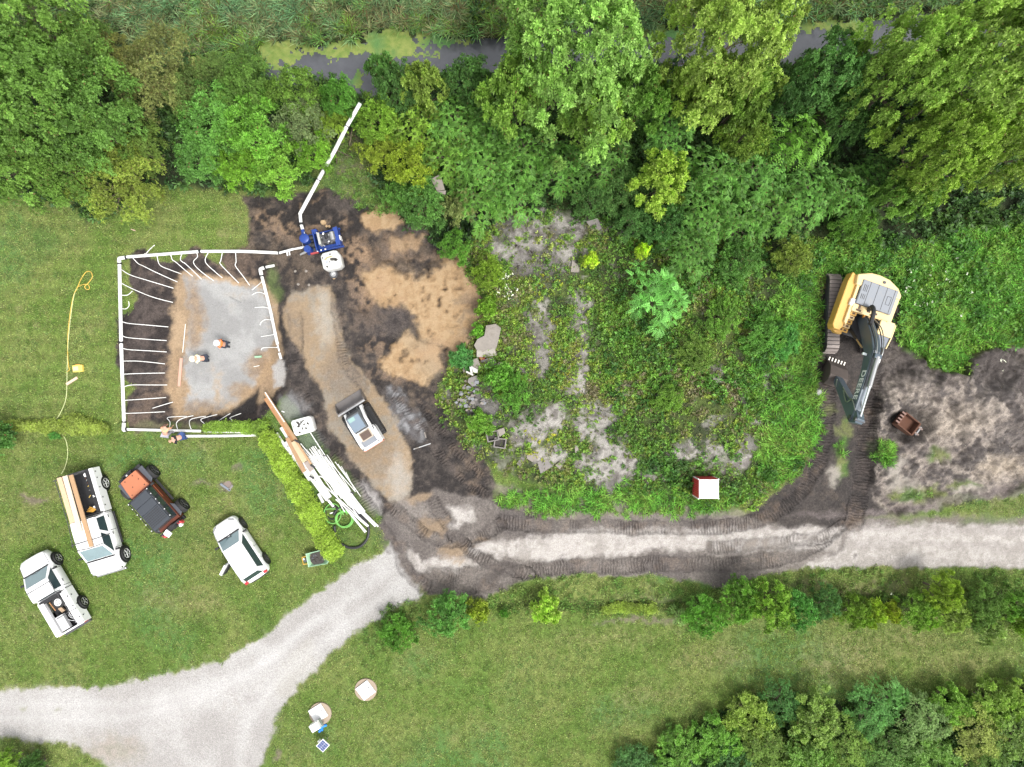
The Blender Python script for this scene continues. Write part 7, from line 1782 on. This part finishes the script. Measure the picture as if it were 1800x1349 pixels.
# septic covers, solar panel
def cover(px, py, ang, label, off=(0, 0)):
    e = vehicle('manhole_cover', label, 'cover', px, py, .1, 0)
    MB().cyl((0, 0, -.3), (0, 0, .10), .70, n=32).build('concrete_ring', mat('tan_concrete', (.30, .24, .18), .9, 0, .15, 6, .3), e, True)
    MB().box(off[0], off[1], .15, .92, .92, .10, R(ang)).build('lid', mat('white_lid', (.70, .70, .70), .5, 0, .05, 3, 0, .35, (.45, .42, .40)), e, bev=.015)
    MB().cyl((off[0] + .2, off[1] + .2, .2), (off[0] + .2, off[1] + .2, .215), .04, n=8).build('lid_bolt', DSTEEL, e)
    return e
cover(643, 1213, 37, 'round concrete cover with a white square lid, upper right of two in the lawn')
c2 = cover(563, 1255, 32, 'round concrete cover with a white square lid beside the control box', (-.12, .06))
cbx = vehicle('control_box', 'white control box on a post beside the lower manhole cover', 'control box', 553, 1279, .9, 30)
MB().box(0, 0, .75, .58, .46, .35).build('cabinet', WHITE, cbx, bev=.02); MB().box(0, .0, .3, .12, .12, .6).build('post', STEEL, cbx); MB().box(-.28, -.14, .62, .1, .1, .1).build('conduit', GREYP, cbx)
gp = vehicle('green_panel', 'grey-green lid between the manhole cover and the control box', 'lid', 562, 1272, .5, -58)
MB().box(0, 0, .45, .52, .28, .10).build('lid', mat('grey_green', (.14, .17, .14), .6), gp, bev=.01); MB().box(0, 0, .2, .3, .2, .4).build('pedestal', STEEL, gp)
bt = vehicle('blue_tarp', 'crumpled bright blue tarpaulin beside the control box', 'tarpaulin', 566, 1281, .15, 45)
q = random.Random(4); mb = MB()
for k in range(7): mb.ball((-.25 + .09 * k, q.uniform(-.06, .1), .12), q.uniform(.08, .14), 7, 5, .8)
mb.build('fabric', mat('tarp_blue', (.02, .22, .75), .45), bt, True, ang=20)['kind'] = 'stuff'
sol = vehicle('solar_panel', 'small tilted solar panel with a white frame on a post in the lawn', 'solar panel', 569, 1310, .9, -42)
fr = MB().box(0, 0, .8, .58, .66, .05).build('frame', WHITE, sol); fr.rotation_euler = (R(8), 0, 0)
for i in range(2):
    for j in range(4): MB().box(-.13 + .26 * i, -.225 + .15 * j, .829, .245, .135, .008).build('solar_cell', mat('cell_blue', (.075, .10, .22), .25, .1), fr)
MB().cyl((0, 0, 0), (0, 0, .78), .04, n=8).build('post', STEEL, sol, True); MB().box(-.32, -.2, .55, .12, .14, .2).build('junction_box', WHITE, sol)

# ------------------------------------------------------------------ rubble
def slab(pts, t, m, label, h=.12, name='concrete_slab', cat='slab', tilt=0.0, group=None, seed=0):
    P_ = [on(x, y, h) for x, y in pts]; c = sum(P_, Vector()) / len(P_)
    pl = [(p.x - c.x, p.y - c.y) for p in P_]
    g = gz(c.x, c.y)
    o = MB().prism(pl, h - t, h).build(name, m, None, bev=.015)
    o.location = (c.x, c.y, g); o.rotation_euler = (tilt, -tilt * .7, 0)
    return tag(o, label, cat, group)
slab([(855, 572), (872, 569), (881, 576), (876, 600), (872, 613), (867, 611), (862, 614), (857, 613), (850, 618), (845, 615), (838, 615), (834, 607), (840, 596), (852, 590)], .18, CONCL, 'largest grey-pink concrete slab with a torn lower edge', .55, tilt=.04)
slab([(838, 616), (862, 612), (870, 610), (873, 625), (848, 629), (838, 628)], .15, mat('pale_slab', (.34, .315, .28), .9, 0, .12, 6, .3), 'pale slab peeping from under the torn edge of the largest slab', .30)
slab([(824, 635), (840, 628), (847, 645), (842, 650), (832, 643)], .12, CONCL, 'brownish slab with a rusty edge below the largest slab', .45, tilt=.1)
slab([(842, 628), (853, 629), (848, 640)], .10, mat('brick_red', (.26, .055, .03), .8), 'bit of red metal wedged between two slabs', .3, 'metal_sheet', 'metal scrap')
slab([(845, 634), (866, 628), (874, 640), (855, 650)], .1, CONC, 'dull grey slab half covered by weeds', .2)
slab([(878, 635), (888, 637), (868, 660), (863, 660)], .14, mat('cream_slab', (.38, .32, .26), .9, 0, .1, 6, .3), 'narrow cream slab standing on edge right of the rubble', .5, tilt=.12)
slab([(892, 657), (900, 656), (899, 660), (893, 662)], .1, CONCL, 'small pale chip among the weeds right of the cream slab', .4)
slab([(899, 667), (905, 663), (904, 668), (899, 671)], .1, CONC, 'small bluish chip right of the cream slab', .35)
for k, pts in enumerate(([(828, 643), (840, 650), (839, 656), (832, 655)], [(820, 652), (832, 658), (831, 661), (819, 655)], [(825, 645), (829, 645), (831, 657), (827, 656)])):
    slab(pts, .08, mat('dirty_white', (.46, .45, .42), .7, 0, .2, 4, .2, .5, (.25, .2, .16)), ['white broken board in the rubble', 'white strip lying flat in the rubble', 'white strip standing across the rubble'][k], .5 + .05 * k, 'broken_board', 'board')
slab([(824, 665), (838, 660), (842, 670), (830, 680), (822, 672)], .2, CONC, 'pinkish slab in the upper weeds of the rubble heap', .3)
slab([(812, 640), (822, 636), (826, 650), (814, 655)], .15, CONCL, 'weathered slab at the left tip of the rubble heap', .25)
q = random.Random(21)
for k in range(46):
    a = q.uniform(0, 6.28); r_ = q.random() ** .6
    x = 828 + 26 * r_ * math.cos(a); y = 703 + 38 * r_ * math.sin(a)
    s_ = q.uniform(2.0, 5.5); n = q.choice((4, 5))
    ph = q.uniform(0, 6)
    slab([(x + s_ * q.uniform(.7, 1.2) * math.cos(ph + 6.28 * i / n), y + s_ * .8 * q.uniform(.7, 1.2) * math.sin(ph + 6.28 * i / n)) for i in range(n)], .1, [CONC, mat('blue_grey_chunk', (.20, .205, .22), .9, 0, .2, 6, .4), CONCL, _mats.get('blue_grey_chunk', CONC)][k % 4], 'broken grey concrete chunk in the heap left of the weedy mound', q.uniform(.12, .35), 'rubble_chunk', 'rubble', q.uniform(-.3, .3), 'concrete chunks of the rubble heap')
# hollow blocks
def hblock(px, py, ang, label, h=.25):
    e = vehicle('hollow_block', label, 'block', px, py, h, ang)
    for x in (-.34, .34): MB().box(x, 0, .2, .08, .62, .38).build('wall', CONC, e, bev=.01)
    for y in (-.28, .28): MB().box(0, y, .2, .60, .07, .38).build('wall', CONC, e, bev=.01)
    MB().box(0, 0, .1, .60, .50, .1).build('infill', GR, e)
    return e
hblock(866, 767, 12, 'hollow concrete block with dark filling, upper left of the pair')
hblock(879, 779, -8, 'hollow concrete block below the dark-filled one')
slab([(874, 756), (886, 752), (888, 762), (878, 768)], .15, CONCL, 'pale slab resting against the two hollow blocks', .35)
for pts, lb, m_ in (([(926, 795), (946, 795), (948, 805), (936, 812), (926, 806)], 'flat concrete slab at the edge of the lower bare patch', CONCL), ([(972, 784), (985, 780), (988, 792), (976, 796)], 'tan slab on the lower bare patch', CONC),
                    ([(1010, 782), (1016, 784), (1018, 795), (1011, 796)], 'small upright pale stone right of the lower bare patch', CONCL), ([(976, 818), (988, 808), (994, 812), (984, 825)], 'leaning slab among weeds below the bare patch', CONCL),
                    ([(908, 815), (918, 802), (924, 806), (914, 820)], 'leaning grey slab left of the flat one', CONC), ([(944, 812), (964, 806), (972, 820), (950, 832)], 'broad dirty slab at the foot of the mound', CONC),
                    ([(1006, 457), (1020, 470), (1017, 479), (1003, 478)], 'triangular tan slab beside the ragged yellow shrub', CONCL), ([(1030, 390), (1050, 385), (1058, 402), (1044, 410)], 'flat grey slab on the upper stony patch', CONC),
                    ([(1015, 384), (1026, 388), (1027, 392), (1014, 388)], 'thin pale slab beside the flat grey one', CONCL)):
    slab(pts, .12, m_, lb, .14, tilt=.04)
for k, pts in enumerate(([(757, 315), (774, 306), (782, 334), (768, 336)], [(768, 336), (784, 335), (783, 342), (770, 342)])):
    slab(pts, .04, mat('roof_sheet', (.20, .175, .15), .8, 0, .15), ['grey-brown roof panel showing between the sumacs', 'narrow lower strip of roof panel between the sumacs'][k], 2.6 + .1 * k, 'roof_panel', 'panel')
# white debris on the soil near the loader
for k, (a, b_, c_, d_) in enumerate(((727, 790, 757, 780), (746, 760, 749, 770), (729, 789, 736, 787))):
    bar(a, b_, c_, d_, .06, .05, STEEL if k == 0 else CONCL, ['long grey bar lying on the dark soil right of the loader', 'short pale stick above the long grey bar', 'pale plate on the end of the long grey bar'][k], .08, None, 'debris_bar', 'debris')
bar(495, 723, 500, 725, .06, .04, WHITE, 'tiny white offcut right of the timber', .06, None, 'offcut', 'debris')
bar(448, 628, 460, 627, .12, .14, mat('mint_green', (.28, .46, .30)), 'green and white bundle at the right edge of the pad', .12, None, 'bundle', 'bundle')

# small stones and clods on the dug ground
def mk_peb(key, seed):
    r = np.random.RandomState(seed); Q = []; A = []
    v = np.array([[1, 0, 0], [-1, 0, 0], [0, 1, 0], [0, -1, 0], [0, 0, .7], [0, 0, -.5]]) * (0.8 + .4 * r.rand(6, 1)) * .035
    for a, b in ((0, 2), (2, 1), (1, 3), (3, 0)):
        Q.append([v[4], v[a], v[5], v[b]]); A.append([.5, 0, 0])
    proto(key, np.array(Q), np.array(A))
PEBM = mat('pebbles', (0.3, 0.27, 0.24), .9)
mk_peb('pebble_a', 1); mk_peb('pebble_b', 2)
dug = np.clip(ZM, 0, 1) * (ZID != 9) * (1 - forest)
scatter('clods', dug * 30 * sstep(.35, .6, nB * .5 + nE * .5), ['pebble_a', 'pebble_b'], tints((0.028, 0.022, 0.020), (0.06, 0.05, 0.045), (0.10, 0.085, 0.075), (0.26, 0.22, 0.18)), 'loose clods and small stones on the dug ground', 61, .5, 1.9)
scatter('gravel_stones', np.clip(np.clip(ZR, 0, 1) * (ZID >= 2) * 16 + drive_soft * (1 - drive) * 90 + emask(643, 1100, 70, 40, 30) * 0, 0, 90), ['pebble_a', 'pebble_b'], tints((0.20, 0.18, 0.16), (0.34, 0.32, 0.30), (0.48, 0.46, 0.44)), 'loose gravel stones on the drive and the stone pad', 62, .3, .9)

# ------------------------------------------------------------------ people
def skin_body(name, parent, J, E, m, sub=2, root=0):
    me = bpy.data.meshes.new(name); me.from_pydata([p for p, r_ in J], E, []); me.update()
    o = bpy.data.objects.new(name, me); col.objects.link(o); o.parent = parent
    s_ = o.modifiers.new('skin', 'SKIN')
    if not me.skin_vertices: bpy.context.view_layer.update()
    for i, (p, r_) in enumerate(J):
        me.skin_vertices[0].data[i].radius = (r_, r_) if not isinstance(r_, tuple) else r_
        me.skin_vertices[0].data[i].use_root = (i == root)
    u = o.modifiers.new('smooth', 'SUBSURF'); u.levels = sub; u.render_levels = sub
    me.materials.append(m)
    s_.use_smooth_shade = True
    return o
def person(px, py, z, ang, pose, shirt, trousers, hat, label, hair=None):
    e = vehicle('person', label, 'person', px, py, z, ang)
    P = pose
    V_ = lambda k: Vector(P[k])
    # clothed body, one continuous surface from head to fingertips
    keys = ['pelvis', 'belly', 'chest', 'neck', 'head', 'shl', 'ell', 'wrl', 'shr', 'elr', 'wrr', 'hpl', 'knl', 'anl', 'tol', 'hpr', 'knr', 'anr', 'tor']
    rad = dict(pelvis=.14, belly=.135, chest=.155, neck=.055, head=.095, shl=.07, ell=.045, wrl=.028, shr=.07, elr=.045, wrr=.028, hpl=.095, knl=.062, anl=.042, tol=.045, hpr=.095, knr=.062, anr=.042, tor=.045)
    J = [(P[k], rad[k]) for k in keys]
    ix = {k: i for i, k in enumerate(keys)}
    E = [(ix[a], ix[b]) for a, b in (('pelvis', 'belly'), ('belly', 'chest'), ('chest', 'neck'), ('neck', 'head'), ('chest', 'shl'), ('shl', 'ell'), ('ell', 'wrl'), ('chest', 'shr'), ('shr', 'elr'), ('elr', 'wrr'), ('pelvis', 'hpl'), ('hpl', 'knl'), ('knl', 'anl'), ('anl', 'tol'), ('pelvis', 'hpr'), ('hpr', 'knr'), ('knr', 'anr'), ('anr', 'tor'))]
    for s_ in 'lr':
        w = V_('wr' + s_); d = (w - V_('el' + s_)).normalized(); sd = d.cross(Vector((0, 0, 1))); sd = sd.normalized() if sd.length > .1 else Vector((0, 1, 0)); up_ = sd.cross(d)
        palm = w + d * .07; J.append((tuple(palm), (.036, .018))); ip = len(J) - 1; E.append((ix['wr' + s_], ip))
        for f in range(4):
            b1 = palm + d * .035 + sd * (-.03 + .02 * f); J.append((tuple(b1), .0095)); E.append((ip, len(J) - 1))
            ln = (.030, .036, .034, .026)[f]
            J.append((tuple(b1 + d * ln - up_ * .010), .009)); E.append((len(J) - 2, len(J) - 1))
            J.append((tuple(b1 + d * ln * 1.7 - up_ * .030), .008)); E.append((len(J) - 2, len(J) - 1))
        t_ = palm - d * .02 + sd * .05; J.append((tuple(t_), .011)); E.append((ip, len(J) - 1)); J.append((tuple(t_ + d * .04), .009)); E.append((len(J) - 2, len(J) - 1))
    skin_body('body', e, J, E, SKIN)
    def part(name, ks, es, m, k=1.25):
        JJ = [(P[a], rad[a] * k) for a in ks]; ii = {a: i for i, a in enumerate(ks)}
        skin_body(name, e, JJ, [(ii[a], ii[b]) for a, b in es], m, 1)
    part('shirt', ['belly', 'chest', 'shl', 'ell', 'shr', 'elr'], [('belly', 'chest'), ('chest', 'shl'), ('shl', 'ell'), ('chest', 'shr'), ('shr', 'elr')], shirt)
    part('trousers', ['pelvis', 'hpl', 'knl', 'anl', 'hpr', 'knr', 'anr'], [('pelvis', 'hpl'), ('hpl', 'knl'), ('knl', 'anl'), ('pelvis', 'hpr'), ('hpr', 'knr'), ('knr', 'anr')], trousers)
    h = V_('head'); fd = Vector(P['face']).normalized()
    for s_ in 'lr':
        a, t_ = V_('an' + s_), V_('to' + s_)
        MB().tube([a, a.lerp(t_, .5), t_], [.055, .055, .05], 8).build('boot', DSTEEL, e, True)
    sdv = fd.cross(Vector((0, 0, 1))).normalized(); upv = sdv.cross(fd)
    MB().ball(h + fd * .10 - upv * .01, .02, 6, 4).build('nose', SKIN, e, True)
    for s_ in (-1, 1):
        MB().ball(h + fd * .095 + sdv * s_ * .035 + upv * .02, .013, 6, 4).build('eye', BLACK, e, True); MB().ball(h + sdv * s_ * .1, .025, 6, 4).build('ear', SKIN, e, True)
    MB().tube([h + fd * .095 - upv * .05 - sdv * .025, h + fd * .1 - upv * .05 + sdv * .025], .008, 5).build('mouth', REDP, e, True)
    if hat:
        c_ = h + Vector((0, 0, .03))
        ha = MB().ball(c_, .135, 16, 8, .85)
        ha.loft([[(c_.x + fd.x * .02 + q * math.cos(t), c_.y + fd.y * .02 + q * math.sin(t), c_.z + zz) for t in [6.283 * k / 16 for k in range(16)]] for zz, q in ((0, .12), (-.01, .19), (.012, .19), (.02, .12))])
        ha.build('hard_hat', hat, e, True)
    if hair: MB().ball(h - fd * .02 + Vector((0, 0, .03)), .098, 12, 7, .9).build('hair', hair, e, True)
    return e
stand = dict(pelvis=(0, 0, .95), belly=(.02, 0, 1.12), chest=(.06, 0, 1.32), neck=(.10, 0, 1.50), head=(.16, 0, 1.62), face=(1, 0, -.5), shl=(.06, .19, 1.42), ell=(.14, .27, 1.14), wrl=(.34, .22, 1.02), shr=(.06, -.19, 1.42), elr=(.14, -.27, 1.14), wrr=(.34, -.22, 1.02),
             hpl=(0, .1, .88), knl=(.04, .12, .48), anl=(-.02, .13, .09), tol=(.14, .15, .05), hpr=(0, -.1, .88), knr=(.06, -.12, .48), anr=(.02, -.13, .09), tor=(.18, -.15, .05))
bent = dict(stand, pelvis=(-.15, 0, .90), belly=(.05, 0, 1.02), chest=(.28, 0, 1.12), neck=(.42, 0, 1.14), head=(.54, 0, 1.12), face=(.6, 0, -.8), shl=(.32, .19, 1.10), ell=(.38, .26, .82), wrl=(.48, .20, .58), shr=(.32, -.19, 1.10), elr=(.38, -.26, .82), wrr=(.48, -.20, .58), hpl=(-.13, .1, .84), hpr=(-.13, -.1, .84))
HIVO = mat('hi_vis_orange', (.85, .20, .04), .7); HIVY = mat('hi_vis_cream', (.80, .78, .50), .8); DJ = mat('dark_denim', (.025, .03, .045), .9); NAVY = mat('blue_denim', (.03, .06, .17), .9); BSH = mat('black_shirt', (.012, .012, .015), .9); PEACH = mat('peach_shirt', (.75, .36, .20), .8)
HW = mat('white_helmet', (.8, .8, .8), .3); GGR = mat('grey_overall', (.33, .32, .36), .9)
person(391, 605, 1.2, 170, stand, HIVO, DJ, HW, 'worker in an orange vest and white hard hat on the stone pad')
person(354, 630, 1.1, 185, bent, HIVY, DJ, mat('cream_helmet', (.8, .76, .5), .3), 'worker in a cream shirt and pale hat bending over on the stone pad')
person(316, 769, .9, 205, bent, BSH, NAVY, None, 'person in black shirt and blue jeans stooping over the lower header pipe', mat('sandy_hair', (.42, .27, .17), .9))
person(291, 762, .9, 80, bent, PEACH, GGR, None, 'person in a peach orange shirt bending over the lower header pipe', mat('brown_hair', (.10, .06, .04), .9))
